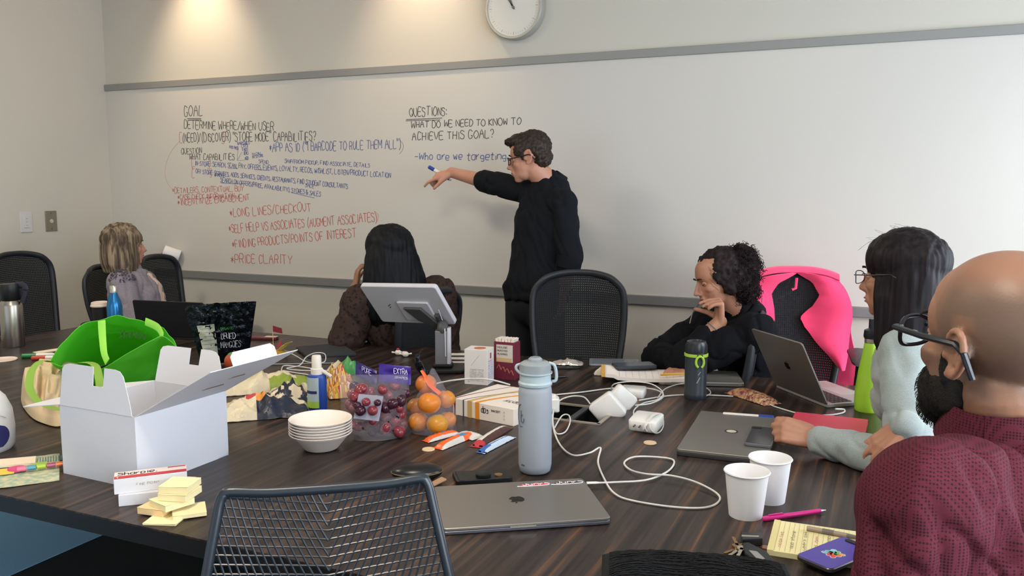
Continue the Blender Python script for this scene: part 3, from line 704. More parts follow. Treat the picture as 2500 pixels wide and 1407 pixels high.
strands('curls', t, m_curl, hd, 1500, curl, .0011, seed=5)
def wisp(rnd):
    y = rnd.choice((-1, 1)); q = V((rnd.uniform(.0, .06), y*rnd.uniform(.058, .066), rnd.uniform(-.01, .07)))
    return [hd.p(*(q+V((rnd.uniform(-.002, .002)-k*.004, y*(.004+.003*math.sin(k*1.7)), -k*.006+.004*math.cos(k*1.9))))) for k in range(7)]
strands('baby_hair', t, m_curl, hd, 40, wisp, .0006, seed=6)
# jacket hood/zip, wristband
c = wL+(eL-wL)*.16; d = (eL-wL).normalized()
m = MB(); u = d.orthogonal().normalized(); w_ = d.cross(u); m.tube([c+u*.031*math.cos(a)+w_*.031*math.sin(a) for a in [k*PI/10 for k in range(20)]], .0018, 6, closed=True)
m.build('wristband', mat('teal thread', '#49737c', .6), t, world=True)
m = MB(); m.tube(spl([H(1706, 742, 3.34), H(1692, 762, 3.36), H(1684, 790, 3.36)], 6), .0022, 5); m.build('zipper', mat('zip metal', '#8e8a88', .4, metal=.8), t, world=True)
m = MB(); N2 = S['nb']; ax = (N2-N).normalized()
m.tube([N-ax*.03, N+ax*.01, N+ax*.035], [.105, .090, .080], 24, caps=False); blobm = m.build('collar', m_blkj, t, world=True)
blobm.modifiers.new('th', 'SOLIDIFY').thickness = .008
# ---------------------------------------------------------------- black haired woman seen from behind
m_leo = mat('brown leopard print blouse', '#2f1e19', .85)
nt, lk, b = nodes(m_leo); tc = nt.new('ShaderNodeTexCoord'); vo = nt.new('ShaderNodeTexVoronoi'); vo.inputs['Scale'].default_value = 62; cr = nt.new('ShaderNodeValToRGB'); cr.color_ramp.interpolation = 'CONSTANT'
cr.color_ramp.elements[0].color = lin('#120c0b')+(1,); cr.color_ramp.elements[1].position = .34; cr.color_ramp.elements[1].color = lin('#35221b')+(1,)
lk.new(tc.outputs['Object'], vo.inputs['Vector']); lk.new(vo.outputs['Distance'], cr.inputs[0]); lk.new(cr.outputs[0], b.inputs['Base Color'])
hd = Head(H(952, 618, 3.86), vec(.45, .9, -.05), sc=.98)
N = H(958, 705, 3.88); P = V((N.x+.03, N.y+.05, .50))
t, S = human('seated person with long black hair and leopard print blouse, back to the camera', hd, N, P, H(884, 742, 3.80), H(1066, 722, 3.90),
    H(845, 832, 3.78), H(1088, 850, 3.95), H(868, 702, 3.92), H(1000, 865, 4.05),
    (dict(f=vec(-.1, .3, 1), n=vec(-.8, .3, 0), t=vec(.1, 1, 0), curl=.9, s=.92), dict(f=vec(1, .2, 0), n=vec(0, 0, -1), t=vec(0, 1, 0), curl=.5, s=.92)),
    m_skinD, m_leo, m_blkp, sl=(.8, .9), bulk=1.0, vox=(.007, .0085), folds=.009, armr=1.35)
hd.face(t, '#1b1412', skin=m_skinD)
m_bh = strandmat('straight black hair', '#07070a', '#121317', sc=(110, 110, 5), rough=.58, w_=.15, bump=.3)
m = MB(); hd.e(m, (-.02, .006, .040), (.118, .112, .096), n=24, m=16)
bk = lambda x, y, z: hd.p(x, y, z)
sd = hd.R @ V((0, 1, 0)); fw = hd.R @ V((1, 0, 0))
loft(m, [(bk(-.03, .006, .04), .106, .095), (bk(-.045, .006, -.02), .124, .088), (bk(-.055, .004, -.09), .138, .080), (bk(-.06, .0, -.16), .152, .075), (bk(-.065, -.005, -.23), .166, .070), (bk(-.06, -.012, -.29), .150, .062), (bk(-.06, -.012, -.33), .120, .035)], sd, fw)
blob('hair', m, m_bh, t, .006, 3, lambda p, n: p + n*(.006*noise.noise(V((p.x*42, p.y*42, p.z*5)))+.003*noise.noise(V((p.x*110, p.y*110, p.z*9)))))
def fly(rnd):
    y = rnd.choice((-1, 1, -1)); z = rnd.uniform(-.22, .02); yy = y*(.10+.05*(-z/.2)); 
    return spl([hd.p(-.04, yy, z), hd.p(-.04, yy+y*rnd.uniform(.002, .018), z-.05), hd.p(-.04, yy+y*rnd.uniform(.002, .03), z-.11)], 4)
strands('flyaway_hair', t, m_bh, hd, 26, fly, .0006, seed=8)
# ---------------------------------------------------------------- blonde woman at far left
m_lav = mat('heather lavender jacket', '#8e8791', .85, bump=(700, .4, .001), var=(260, .15, '#79727c'))
m_cream = mat('cream top', '#d8bfae', .8)
def blondefn(c):
    N_, P_, a, b_ = BL; sp = N_-P_; s_ = (a-b_); s_ = (s_-sp*s_.dot(sp)/sp.length_squared).normalized(); f_ = s_.cross(sp.normalized()); q = c-P_; k = q.dot(sp)/sp.length_squared
    return 1 if q.dot(f_) > .06 and .1 < k < .97 and abs(q.dot(s_)) < .02+.09*(1-k) else 0
hd = Head(H(306, 600, 4.66), vec(-.72, .62, 0), sc=.95)
N = H(322, 672, 4.68); P = V((N.x+.14, N.y-.10, .50))
P = H(372, 800, 4.62); P.z = .50
BL = (N, P, H(352, 684, 4.86), H(296, 694, 4.50))
t, S = human('seated person with blonde bob haircut in lavender jacket at far left', hd, N, P, H(352, 684, 4.86), H(296, 694, 4.50),
    H(400, 790, 4.9), H(335, 800, 4.42), H(470, 800, 4.75), H(420, 815, 4.40),
    (dict(f=vec(-1, 0, 0), n=vec(0, 0, -1), t=vec(0, 1, 0), curl=.4, s=.9), dict(f=vec(-1, 0, 0), n=vec(0, 0, -1), t=vec(0, 1, 0), curl=.4, s=.9)),
    m_skinA, m_lav, m_blkp, sl=(.9, .9), bulk=1.02, vox=(.007, .0085), folds=.009, ears=False, topmats=[m_lav, m_cream], topfn=lambda c: blondefn(c))
hd.face(t, '#6b5540', skin=m_skinA)
m_bl = strandmat('highlighted blonde hair', '#463a30', '#96836d', '#6b5b4a', sc=(60, 60, 3), w_=.13, rough=.5, bump=.8)
m = MB(); hd.e(m, (-.022, 0, .042), (.112, .094, .092), n=24, m=16); sd = hd.R @ V((0, 1, 0)); fw = hd.R @ V((1, 0, 0))
loft(m, [(hd.p(-.03, 0, .05), .086, .088), (hd.p(-.034, 0, 0), .100, .094), (hd.p(-.036, 0, -.05), .108, .094), (hd.p(-.034, 0, -.10), .112, .092), (hd.p(-.030, 0, -.142), .104, .084), (hd.p(-.026, 0, -.158), .088, .07)], sd, fw)
blob('hair', m, m_bl, t, .005, 2, lambda p, n: p + n*(.006*noise.noise(V((p.x*50, p.y*50, p.z*4)))+.004*noise.noise(V((p.x*120, p.y*120, p.z*9)))))
f2 = S['fwd']; s2 = S['side']; up2 = S['spine']
# sequinned shoulder patch on near side
m = MB(); sh = H(300, 690, 4.50)
rnd = random.Random(4)
for i in range(130):
    a = rnd.uniform(0, 2*PI); z = rnd.uniform(.15, 1); rr = math.sqrt(1-z*z); d = (UP*z + LEFT*rr*math.cos(a) - AWAY*abs(rr*math.sin(a))).normalized()
    m.ell(sh + d*.071, .0042, n=6, m=4)
m.build('sequins', [mat('dark sequin', '#5c545c', .3, metal=.4)], t, world=True, kind='stuff')
# ---------------------------------------------------------------- woman with glasses, grey sweater
m_swt = mat('heather grey sweater', '#8f9896', .9, bump=(420, .5, .0012), var=(420, .16, '#9da6a2'), sheen=.2)
hd = Head(H(2198, 676, 2.32), vec(.62, .78, -.05), sc=1.0)
N = H(2215, 800, 2.34); P = V((N.x+.16, N.y+.02, .50))
sL, sR = H(2206, 858, 2.18), H(2300, 838, 2.5)
eL = V(PZ(2222, 1134, .785)); wL = V(PZ(1988, 1072, .785)); eR = H(2262, 1062, 2.36); wR = PZ(2210, 1042, .875)
t, S = human('seated person with straight dark hair, glasses and grey sweater, arms on table end', hd, N, P, sL, sR, eL, eR, wL, wR,
    (dict(f=vec(.90, .50, .18), n=vec(.15, .6, -.3), t=vec(-.1, -.1, 1), curl=(.85, 1.1, 1.2, 1.25), thumb=.25, s=.95, spread=.03, tcurl=.3), dict(f=(PZ(2134, 1096, .815)-PZ(2210, 1042, .875)), n=vec(0, .35, -1), t=vec(.6, .8, 0), curl=(.42, .46, .48, .5), s=.90, spread=.26)),
    m_skinB, m_swt, m_blkp, sl=(.93, 1.0), bulk=.92, vox=(.0045, .006), folds=.0042, foldsc=14, ears=False)
hd.face(t, '#241a17', skin=m_skinB)
d = (wL-eL).normalized(); c = eL+(wL-eL)*.93
MB().tube([c-d*.05, c-d*.03, c, c+d*.004], [.038, .0395, .0385, .034], 20, caps=False).build('ribbed_cuff', m_swt, t, world=True).modifiers.new('th', 'SOLIDIFY').thickness = .004
m_dh = strandmat('straight dark brown hair', '#0f0a0c', '#20181b', sc=(110, 110, 5), rough=.5, w_=.15, bump=.3)
m = MB(); hd.e(m, (-.020, 0, .046), (.112, .090, .088), n=24, m=16); hd.e(m, (.022, .018, .056), (.046, .056, .046)); hd.e(m, (.002, .064, -.01), (.036, .018, .05)); sd = hd.R @ V((0, 1, 0)); fw = hd.R @ V((1, 0, 0))
loft(m, [(hd.p(-.035, 0, .05), .083, .085), (hd.p(-.040, 0, 0), .090, .082), (hd.p(-.044, 0, -.06), .092, .076), (hd.p(-.046, 0, -.12), .090, .070), (hd.p(-.050, .01, -.17), .080, .055), (hd.p(-.046, .025, -.205), .05, .035)], sd, fw)
loft(m, [(hd.p(.004, .060, .01), .022, .034), (hd.p(-.002, .070, -.05), .024, .040), (hd.p(-.006, .070, -.11), .026, .042), (hd.p(-.002, .070, -.17), .024, .036), (hd.p(.0, .066, -.215), .014, .018)], sd, fw)
blob('hair', m, m_dh, t, .005, 3, lambda p, n: p + n*(.005*noise.noise(V((p.x*42, p.y*42, p.z*5)))+.003*noise.noise(V((p.x*120, p.y*120, p.z*9)))))
def fly2(rnd):
    a = rnd.uniform(.5, 2.2); b_ = rnd.uniform(-.6, .6)
    q = V((-.02+.1*math.cos(a), .05*b_, .045+.085*math.sin(a))); 
    return spl([hd.p(*q), hd.p(q.x+.02, q.y, q.z+.008), hd.p(q.x+rnd.uniform(.02, .06), q.y, q.z+rnd.uniform(-.02, .018))], 4)
strands('flyaway_hair', t, m_dh, hd, 14, fly2, .0003, seed=9)
spectacles(t, hd, '#23252e', lens=.023, hgt=.018, x0=.104, arm=.0016, rim=.0013)
# ---------------------------------------------------------------- bald man in burgundy shirt
m_bur = mat('burgundy checked shirt', '#552630', .85, spec=.2)
nt, lk, b = nodes(m_bur); tc = nt.new('ShaderNodeTexCoord'); bkx = nt.new('ShaderNodeTexVoronoi'); bkx.inputs['Scale'].default_value = 250; bkx.inputs['Randomness'].default_value = .0
cr = nt.new('ShaderNodeValToRGB'); cr.color_ramp.elements[0].position = .30; cr.color_ramp.elements[0].color = lin('#2c1219')+(1,); cr.color_ramp.elements[1].position = .44; cr.color_ramp.elements[1].color = lin('#541f2b')+(1,)
lk.new(tc.outputs['Object'], bkx.inputs['Vector']); lk.new(bkx.outputs['Distance'], cr.inputs[0]); lk.new(cr.outputs[0], b.inputs['Base Color'])
hd = Head(H(2438, 846, 1.25), vec(.30, .95, .06), sc=1.19, roll=.0); hd.es = .93
N = H(2480, 1055, 1.27); P = V((N.x+.16, N.y+.0, .52))
sL, sR = H(2262, 1235, 1.10), H(2690, 1110, 1.48)
eL = H(2190, 1640, 1.06); eR = H(2700, 1500, 1.5)
t, S = human('bald bearded person in burgundy shirt and dark glasses in the right foreground', hd, N, P, sL, sR, eL, eR, eL+vec(.25, .45, -.5)*.24, eR+vec(.7, .7, .3)*.24,
    (dict(f=vec(.5, .85, 0), n=vec(0, 0, -1), t=vec(-.5, .5, 0), curl=.4), dict(f=vec(.7, .7, 0), n=vec(0, 0, -1), t=vec(.5, 0, 0), curl=.4)),
    m_skinC, m_bur, m_blkp, fem=False, sl=(.9, .9), bulk=1.12, vox=(.0032, .006), folds=.009, foldsc=10, neck=.068, armr=1.12, belly=.02, jaw=1.1, smooth=4)
hd.face(t, '#1d1512', skin=m_skinC)
spectacles(t, hd, '#1c1f26', lens=.026, hgt=.020, rim=.0028, x0=.108, arm=.0042)
m_beard = mat('short black beard', '#16110f', .9, bump=(500, 1, .002))
m = MB(); hd.e(m, (.041, 0, -.066), (.053, .0610, .045), n=28, m=20); hd.e(m, (.062, 0, -.094), (.038, .040, .030), n=24, m=16)
for y in (-1, 1): hd.e(m, (.020, y*.050, -.060), (.030, .012, .028)); hd.e(m, (.016, y*.0635, -.024), (.009, .005, .026))
blob('beard', m, m_beard, t, .004, 3, lambda p, n: p + n*.0015*noise.noise(p*200))
def brd(rnd):
    while 1:
        d = V((rnd.gauss(0, 1), rnd.gauss(0, 1), rnd.gauss(0, 1))).normalized(); c, rr = rnd.choice([((.041, 0, -.066), (.053, .0610, .045)), ((.062, 0, -.094), (.038, .040, .030))]); q = V(c)+V((d.x*rr[0], d.y*rr[1], d.z*rr[2]))
        if q.y > -.03: break
    return [hd.p(*q), hd.p(*(q+d*.002+V((0, 0, -.002)))), hd.p(*(q+d*.0025+V((0, 0, -.005))))]
strands('beard_hair', t, m_beard, hd, 2600, brd, .00035, seed=12)
# shaved scalp shadow as a vertex attribute of the skin
bo = [c for c in t.children if c.name.startswith('body')][0]; me = bo.data; at = me.attributes.new('stubble', 'FLOAT', 'POINT'); off0 = wm(t).translation
cl = lambda x: max(0.0, min(1.0, x)); vals = []
for v_ in me.vertices:
    q = hd.loc(v_.co+off0); w_ = cl((.050-q.x+.25*max(0, .03-abs(q.z-.03)))/.035)*cl((.098-q.z)/.030)*cl((q.z+.060)/.040)*cl((abs(q.y)+.09-q.x*.5)/.1)
    w_ *= cl((.077-abs(q.y))/.004) if -.06 < q.x < .02 and abs(q.z) < .045 else 1
    w2_ = cl((-q.z-.010)/.04)*cl((q.x-.005)/.02)*cl((.13+q.z)/.01)*.8
    vals.append(max(w_*(1 if q.length < .2 else 0), w2_ if q.length < .2 else 0))
at.data.foreach_set('value', vals)
nt, lk, b = nodes(m_skinC); an = nt.new('ShaderNodeAttribute'); an.attribute_name = 'stubble'; mx = nt.new('ShaderNodeMix'); mx.data_type = 'RGBA'; mu = nt.new('ShaderNodeMath'); mu.operation = 'MULTIPLY'; mu.inputs[1].default_value = .72
src = b.inputs['Base Color'].links[0].from_socket; lk.new(an.outputs['Fac'], mu.inputs[0]); lk.new(mu.outputs[0], mx.inputs[0]); lk.new(src, mx.inputs[6]); mx.inputs[7].default_value = lin('#5f5248')+(1,); lk.new(mx.outputs[2], b.inputs['Base Color'])
# collar, yoke seam
ax = (S['nb']-(P+S['spine']*.97)).normalized(); bs = P+S['spine']*1.0
m = MB(); u = S['side']; f_ = u.cross(ax)
def colf(a_, v):
    a = a_*2*PI; r = .098-.020*v+ (.014*(1-v)); return bs + ax*(.000+.060*v) + u*(r*1.05*math.cos(a)) + f_*(r*math.sin(a))
m.grid(colf, 40, 5, .004); m.build('collar', m_bur, t, world=True, smooth=60)
# ================================================================ CHAIRS
m_cf = mat('graphite chair frame', '#24262a', .45, bump=(200, .1, .0005))
m_mesh = mat('black woven mesh', '#17191c', .8)
m_arm = mat('black arm pad', '#1d1e21', .5)
m_al = mat('grey aluminium', '#6c6e72', .35, metal=.8)
def CB(v, u):
    """u -1..1 across, v 0..1 up ; local coords, chair faces +x"""
    hw = .130 + .062*math.sin(min(v/.78, 1)*PI/2)**1.3
    if v > .78: hw *= math.sqrt(max(0, 1-((v-.78)/.245)**3.0*.62))
    z = .47 + .61*v - .025*abs(u)**3*(v**4)
    x = -.235 - .05*math.sin(v*PI) * (1-.0*v) - .11*v**2 + .035*(abs(u)**2)*(1 if v < .9 else 1)
    return V((x, u*hw, z))
def office_chair(label, px, d, rz, arms=True, group='mesh office chairs around the table', frame_m=None, zs=1.0, armm=None, az=0, aw=.25):
    rz = math.radians(rz); p_ = PD(px, 700, d); x, y = p_.x+.34*math.cos(rz), p_.y+.34*math.sin(rz)
    def chair_back(v, u): q = CB(v, u); return V((q.x, q.y, .47+(q.z-.47)*zs))
    t = thing('office_chair', label, 'chair', (x, y, 0), rz, group)
    fm = frame_m or m_cf
    vs_ = [k/14 for k in range(15)]
    outl = [chair_back(v, -1) for v in vs_] + [chair_back(1, u) for u in (-.75, -.4, 0, .4, .75)] + [chair_back(v, 1) for v in reversed(vs_)] + [chair_back(0, u) for u in (.5, 0, -.5)]
    MB().tube(spl(outl, 3, True), .017, 8, closed=True, flat=.75).build('back_frame', fm, t, smooth=60)
    m = MB()
    for j in range(1, 62):
        v = j/62; m.grid(lambda a, b: chair_back(v+(b-.5)*.0115, (a*2-1)*.97), 10, 1, 0)
    for i in range(1, 46):
        u = -1+2*i/46; m.grid(lambda a, b: chair_back(a, u+(b-.5)*.034)+V((.001, 0, 0)), 16, 1, 0)
    o = m.build('back_mesh', m_mesh, t, kind='stuff', fixn=False, smooth=0)
    # seat
    def sf(u, v):
        w_ = .235*(1-.12*abs(2*v-1)**4); q = 2*v-1; p = 2*u-1
        return V((.02+q*.235, p*w_*(1-.1*max(q, 0)), .455-.02*(1-p*p)*(1-q*q)-.03*max(q-.5, 0)*2))
    MB().grid(sf, 12, 12, .012).build('seat', m_mesh, t, smooth=60)
    ring = [sf(a, 0) for a in (0, .25, .5, .75, 1)]+[sf(1, a) for a in (.25, .5, .75, 1)]+[sf(a, 1) for a in (.75, .5, .25, 0)]+[sf(0, a) for a in (.75, .5, .25)]
    MB().tube(spl([p-V((0, 0, .006)) for p in ring], 3, True), .016, 8, closed=True).build('seat_frame', fm, t)
    MB().tube(spl([V((-.02, 0, .36)), V((-.20, 0, .38)), V((-.30, 0, .50)), V((-.335, 0, .72))], 5), [.03, .03, .028, .028, .026, .026, .024, .024, .022, .022, .02, .02, .02, .02, .018, .018], 8).build('back_spine', fm, t)
    MB().lathe([(.05, .30), (.11, .33), (.12, .40), (.09, .43)], n=16).build('tilt_housing', fm, t)
    MB().lathe([(.028, .07), (.028, .2), (.02, .2), (.02, .33)], n=14).build('gas_column', m_al, t)
    for k in range(5):
        a = 2*PI*k/5+.3; c, s_ = math.cos(a), math.sin(a)
        leg = MB().tube([V((0, 0, .105)), V((c*.15, s_*.15, .10)), V((c*.30, s_*.30, .078))], [.032, .024, .016], 8, flat=.8).build('base_leg', fm, t)
        w_ = MB(); R_ = Matrix((V((-s_, c, 0)), V((0, 0, 1)), V((c, s_, 0)))).transposed()
        w_.lathe([(.028, -.022), (.030, -.018), (.030, .018), (.028, .022)], V((c*.305, s_*.305, .030)), 14, Matrix((V((c, s_, 0)), V((0, 0, 1)), V((-s_, c, 0)))).transposed())
        w_.build('caster', m_arm, leg)
    if arms:
        for y_ in (-1, 1):
            MB().tube(spl([V((-.24, y_*.18, .52)), V((-.22, y_*(aw-.015), .54)), V((-.12, y_*aw, .60)), V((-.04, y_*aw, .655+az))], 5), [.020]*5+[.019]*5+[.017]*6, 8).build('arm_support', fm, t)
            m = MB(); loft(m, [(V((-.14, y_*aw, .668+az)), .006, .030), (V((-.13, y_*aw, .672+az)), .014, .040), (V((.0, y_*(aw-.005), .676+az)), .016, .046), (V((.10, y_*(aw-.015), .672+az)), .015, .044), (V((.135, y_*(aw-.02), .668+az)), .006, .030)], V((0, 0, 1)), V((0, 1, 0)), 14)
            m.build('arm_pad', armm or m_arm, t)
    return t
CG = 'mesh office chairs around the table'
office_chair('large black mesh office chair cut by the left picture edge, behind the steel thermos', 40, 4.62, 2)
office_chair('mesh office chair the blonde person sits on', 246, 4.80, 15, zs=.86)
office_chair('black mesh chair standing behind the blonde person against the whiteboard wall', 376, 4.95, 12, zs=.93)
office_chair('mesh chair under the person with long black hair, arm frame beside the screen', 1066, 3.78, 165, zs=.84)
office_chair('empty black mesh chair with grey frame in front of the standing person', 1413, 3.62, -72)
office_chair('mesh chair under the curly haired person, curved back showing by the open laptop', 1862, 3.24, 190, zs=.80)
JR_ = -78
jc = office_chair('dark mesh chair by the bright wall with a hot pink jacket on its back', 1940, 3.62, JR_, armm=mat('grey-black arm pad', '#3a373c', .45), az=.12, aw=.225)
chair_back = CB
# ---- hot pink jacket over that chair
m_pink = mat('hot pink fleece', '#fb4173', .85, sheen=.3, bump=(300, .3, .001))
jk = thing('jacket', 'hot pink jacket draped over the back of the chair by the bright wall', 'jacket', (jc.location.x, jc.location.y, .45), math.radians(JR_))
off_ = V((3, 1, 7))
def wr_(p, a=.006): return p + V((noise.noise(p*9+off_)*a*2.2, noise.noise(p*7-off_)*a*1.6, 0))
Z0 = V((0, 0, .45))
def rear(u, v):       # behind the back, full width, flares below
    q = chair_back(.985*(1-v)**1.0, (2*u-1)*1.06); w_ = 1+.15*v
    return wr_(V((q.x-.034-.05*v*math.sin(u*PI), q.y*(1.03+.75*v*v)+.03*v, q.z-.45+.015*(1-v) - .10*v)), .010)
MB().grid(rear, 30, 26, .005).build('back_panel', m_pink, jk, smooth=80)
def lerpk(K, x):
    for (a, b), (c, d) in zip(K, K[1:]):
        if x <= c: return b+(d-b)*(x-a)/(c-a)
    return K[-1][1]
def front(side):
    KK = [(0, .0), (.06, .38), (.14, .52), (.22, .40), (.30, .14), (.36, .22), (.62, 1.08)] if side > 0 else [(0, .0), (.06, .40), (.14, .52), (.24, .46), (.32, .44), (.42, 1.1)]
    vm = .615 if side > 0 else .42
    def fn(u, v):     # u from outer edge to inner hem ; v from top down
        w_ = v*vm; inner = lerpk(KK, w_); uo = 1.08+(.12*v if side > 0 else .35*max(0, v-.5)); uu = uo*(1-u)+inner*u
        q = chair_back(max(.985-w_, 0), side*min(uu, 1.3))
        return wr_(V((q.x+.028+.022*math.sin(u*PI), q.y, q.z-.45+.012*(1-v))), .010)
    return fn
JR = 1   # wide panel hangs on the +y local side
MB().grid(lambda u, v: front(1)(u, v), 16, 36, .005).build('front_panel', m_pink, jk, smooth=80)
MB().grid(lambda u, v: front(-1)(u, v), 16, 30, .005).build('front_panel', m_pink, jk, smooth=80)
MB().grid(lambda u, v: wr_((lambda q: V((q.x-.036+.072*v, q.y*1.04, q.z-.45+.022*math.sin(v*PI)+.012)))(chair_back(.985, (2*u-1)*1.05)), .004), 26, 6, .005).build('shoulder_fold', m_pink, jk, smooth=80)
MB().tube([chair_back(.97, .02)-Z0+V((.04, 0, .0)), chair_back(.90, .0)-Z0+V((.045, 0, 0)), chair_back(.89, -.08)-Z0+V((.045, 0, 0))], .006, 6).build('hanging_loop', m_pink, jk)
# ---- foreground chair with moulded polymer mesh back
m_poly = mat('dark blue-black moulded plastic', '#20272f', .35, coat=.2)
TLc = PZ(541, 1195, .955); TRc = PZ(1042, 1160, .955); fy_ = (TRc-TLc).normalized()
mid = (TLc+TRc)/2; fxv = fy_.cross(UP).normalized()      # towards camera side
fc = thing('mesh_back_chair', 'dark blue-black chair with moulded diamond mesh back at the near table edge', 'chair', (mid.x, mid.y, 0), rot=Matrix((fy_, -fxv, UP)).transposed())
W2 = (TRc-TLc).length/2
def fb(u, v):   # u -1..1, v 0 (top) .. 1 (bottom, .42 m lower) ; local x across, +y away from camera
    hw = W2 + .085*v - .00*v; y_ = -.0 - .055*(u*u)*0 + -.0*(1-u*u) - .11*math.sin(v*PI*.5)*.5 ; lift = -.004*u*u - .012*(1-abs(u)**3)*(1-v)
    return V((u*hw, y_, .955-.43*v+lift))
out = []
for a in range(11): out.append(fb(-1, 1-a/11*1.0) if a/11 < .97 else fb(-1, .03))
out += [fb(-1, .05), fb(-.985, .018), fb(-.93, 0)] + [fb(u, 0) for u in (-.6, -.2, .2, .6)] + [fb(.93, 0), fb(.985, .018), fb(1, .05)] + [fb(1, a/11) for a in range(1, 12)] + [fb(u, 1) for u in (.6, .2, -.2, -.6)]
MB().tube(spl(out, 4, True), .0066, 10, closed=True, flat=1.3, up=None).build('back_frame', m_poly, fc, smooth=60)
m = MB()
def strip(fn, n, r=.0017):
    m.tube([fn(k/n) for k in range(n+1)], r, 5, caps=False)
NR = 29
for j in range(1, NR):
    v0 = j/NR
    def g(a, v0=v0):
        u = a*2-1; v = v0 + .035*(1-abs(u))**1.6 - .012
        return fb(u*.985, min(max(v, .012), .992))
    strip(g, 26)
ND = 40
for sd_ in (-1, 1):
    for k in range(ND):
        c = (k+.5)/ND*2.3    # where the line meets the centre (in v)
        pts = []
        for q in range(40):
            u = q/39; v = c - .88*u**1.05 if True else 0
            if -.0 <= v <= .992: pts.append(fb(sd_*u*.985, v))
        if len(pts) > 1: m.tube(pts, .0019, 5, caps=False)
m.build('back_mesh', m_poly, fc, kind='stuff', fixn=False, smooth=60)
MB().grid(lambda u, v: V(((2*u-1)*.235, .02+.42*v, .455-.02*(1-(2*u-1)**2)-.02*v)), 10, 10, .025).build('seat', m_poly, fc, smooth=60)
for sx in (-1, 1):
    MB().tube(spl([fb(sx, 1), V((sx*.25, -.03, .44)), V((sx*.25, .0, .42)), V((sx*.25, .35, .42)), V((sx*.25, .42, .36)), V((sx*.27, .46, .02)), V((sx*.27, .40, .012))], 5), .011, 8).build('leg', m_al, fc)
    MB().tube(spl([V((sx*.25, .02, .42)), V((sx*.255, -.04, .30)), V((sx*.27, -.10, .02)), V((sx*.27, -.06, .012))], 5), .011, 8).build('leg', m_al, fc)
# ================================================================ TABLE-TOP THINGS
TB = TZ
def zat(p, py):
    """height on the vertical line through p that shows at pixel row py"""
    v = (py-703.5)/FPX; a = _D-_F*v; q = V((p[0], p[1], 0))-CAM
    return -(q.dot(a))/a.z
def wid(p, npx): return npx*((V(p)-CAM).dot(_F))/FPX
def fit(px, z=TB):
    """near-left, near-right, far-right, far-left pixels -> centre, yaw, width, depth"""
    a, b, c, d = [PZ(x, y, z) for x, y in px]
    ex = ((b-a)+(c-d)); rz = math.atan2(ex.y, ex.x); ct = (a+b+c+d)/4
    w_ = ((b-a).length+(c-d).length)/2; e = V((math.cos(rz), math.sin(rz), 0)); n = V((-e.y, e.x, 0))
    dd = abs(((d-a)+(c-b)).dot(n))/2
    return ct, rz, w_, dd
def T(name, label, cat, px, py, z=TB, rz=0, group=None, rot=None):
    p = PZ(px, py, z); return thing(name, label, cat, (p.x, p.y, z), rz, group, rot)
def flat_text(t, text, x, y, z, w_, h, m_, st=.0012, up=False, seed=1, name='print', rev=False):
    m = MB(); ex = V((-1, 0, 0)) if rev else V((1, 0, 0)); ey = V((0, -1, 0)) if rev else V((0, 1, 0))
    write(m, text, V((x, y, z)), ex, ey, w_, h, st, seed=seed, jit=.1, thick=.0003); return m.build(name, m_, t, smooth=0)
def face_text(t, text, o, ex, ey, w_, h, m_, st=.001, seed=1, name='print', jit=.1):
    m = MB(); write(m, text, V(o), V(ex), V(ey), w_, h, st, seed=seed, jit=jit, thick=.0003); return m.build(name, m_, t, smooth=0)
m_wh = mat('white glossy plastic', '#e4e2de', .35); m_pap = mat('white paperboard', '#dcdce0', .7, bump=(60, .1, .001)); m_ink = mat('dark print', '#35343a', .7)
m_steel = mat('brushed steel', '#a8a094', .3, metal=1); m_bkp = mat('black plastic', '#131416', .4); m_cab = mat('white cable', '#d9d6d0', .45)
m_sg = mat('space grey aluminium', '#928d87', .42, metal=.75); m_film = mat('clear plastic film', '#c9c2cc', .08, alpha=.13, bump=(35, 1, .01))
m_redp = mat('red print', '#b8343a', .6)
def apple(t, o, ex, ey, s, m_, name='fruit_logo'):
    pts = [(0, .34), (.12, .40), (.30, .40), (.42, .30), (.33, .20), (.30, .06), (.34, -.06), (.46, -.14), (.36, -.34), (.22, -.48), (.10, -.46), (0, -.43), (-.10, -.46), (-.24, -.48), (-.38, -.32), (-.48, -.08), (-.46, .16), (-.36, .34), (-.20, .41), (-.08, .37)]
    ex = V(ex).normalized(); ey = V(ey).normalized(); n = ex.cross(ey); o = V(o)
    m = MB(); m.skin([[o+ex*x*s+ey*y*s+n*h for x, y in pts] for h in (0, .0005)])
    lf = [(.02, .44), (.05, .56), (.16, .64), (.17, .54), (.10, .46)]; m.skin([[o+ex*x*s+ey*y*s+n*h for x, y in lf] for h in (0, .0005)])
    return m.build(name, m_, t, smooth=0, kind='stuff')
# ---- steel thermos
t = T('thermos', 'brushed steel thermos with black handled lid at the far left of the table', 'thermos', 34, 846)
b = t.location; h = zat(b, 693)-TB; r = .046
MB().lathe([(r*.96, 0), (r, .006), (r, h*.66), (r*.94, h*.69), (r*.80, h*.74)], n=32).build('flask', m_steel, t)
MB().lathe([(r*.84, h*.74), (r*.92, h*.76), (r*1.0, h*.97), (r*.95, h), (0, h)], n=24).build('lid', m_bkp, t)
R_ = _R; d3 = V((R_.x, R_.y, 0))
MB().tube(spl([d3*r*.6+V((0, 0, h*.985)), d3*r*1.35+V((0, 0, h*.97)), d3*r*1.45+V((0, 0, h*.86)), d3*r*1.15+V((0, 0, h*.70))], 5), .009, 8, flat=1.6, up=(0, 0, 1)).build('handle', mat('dark violet plastic', '#25222f', .45), t)
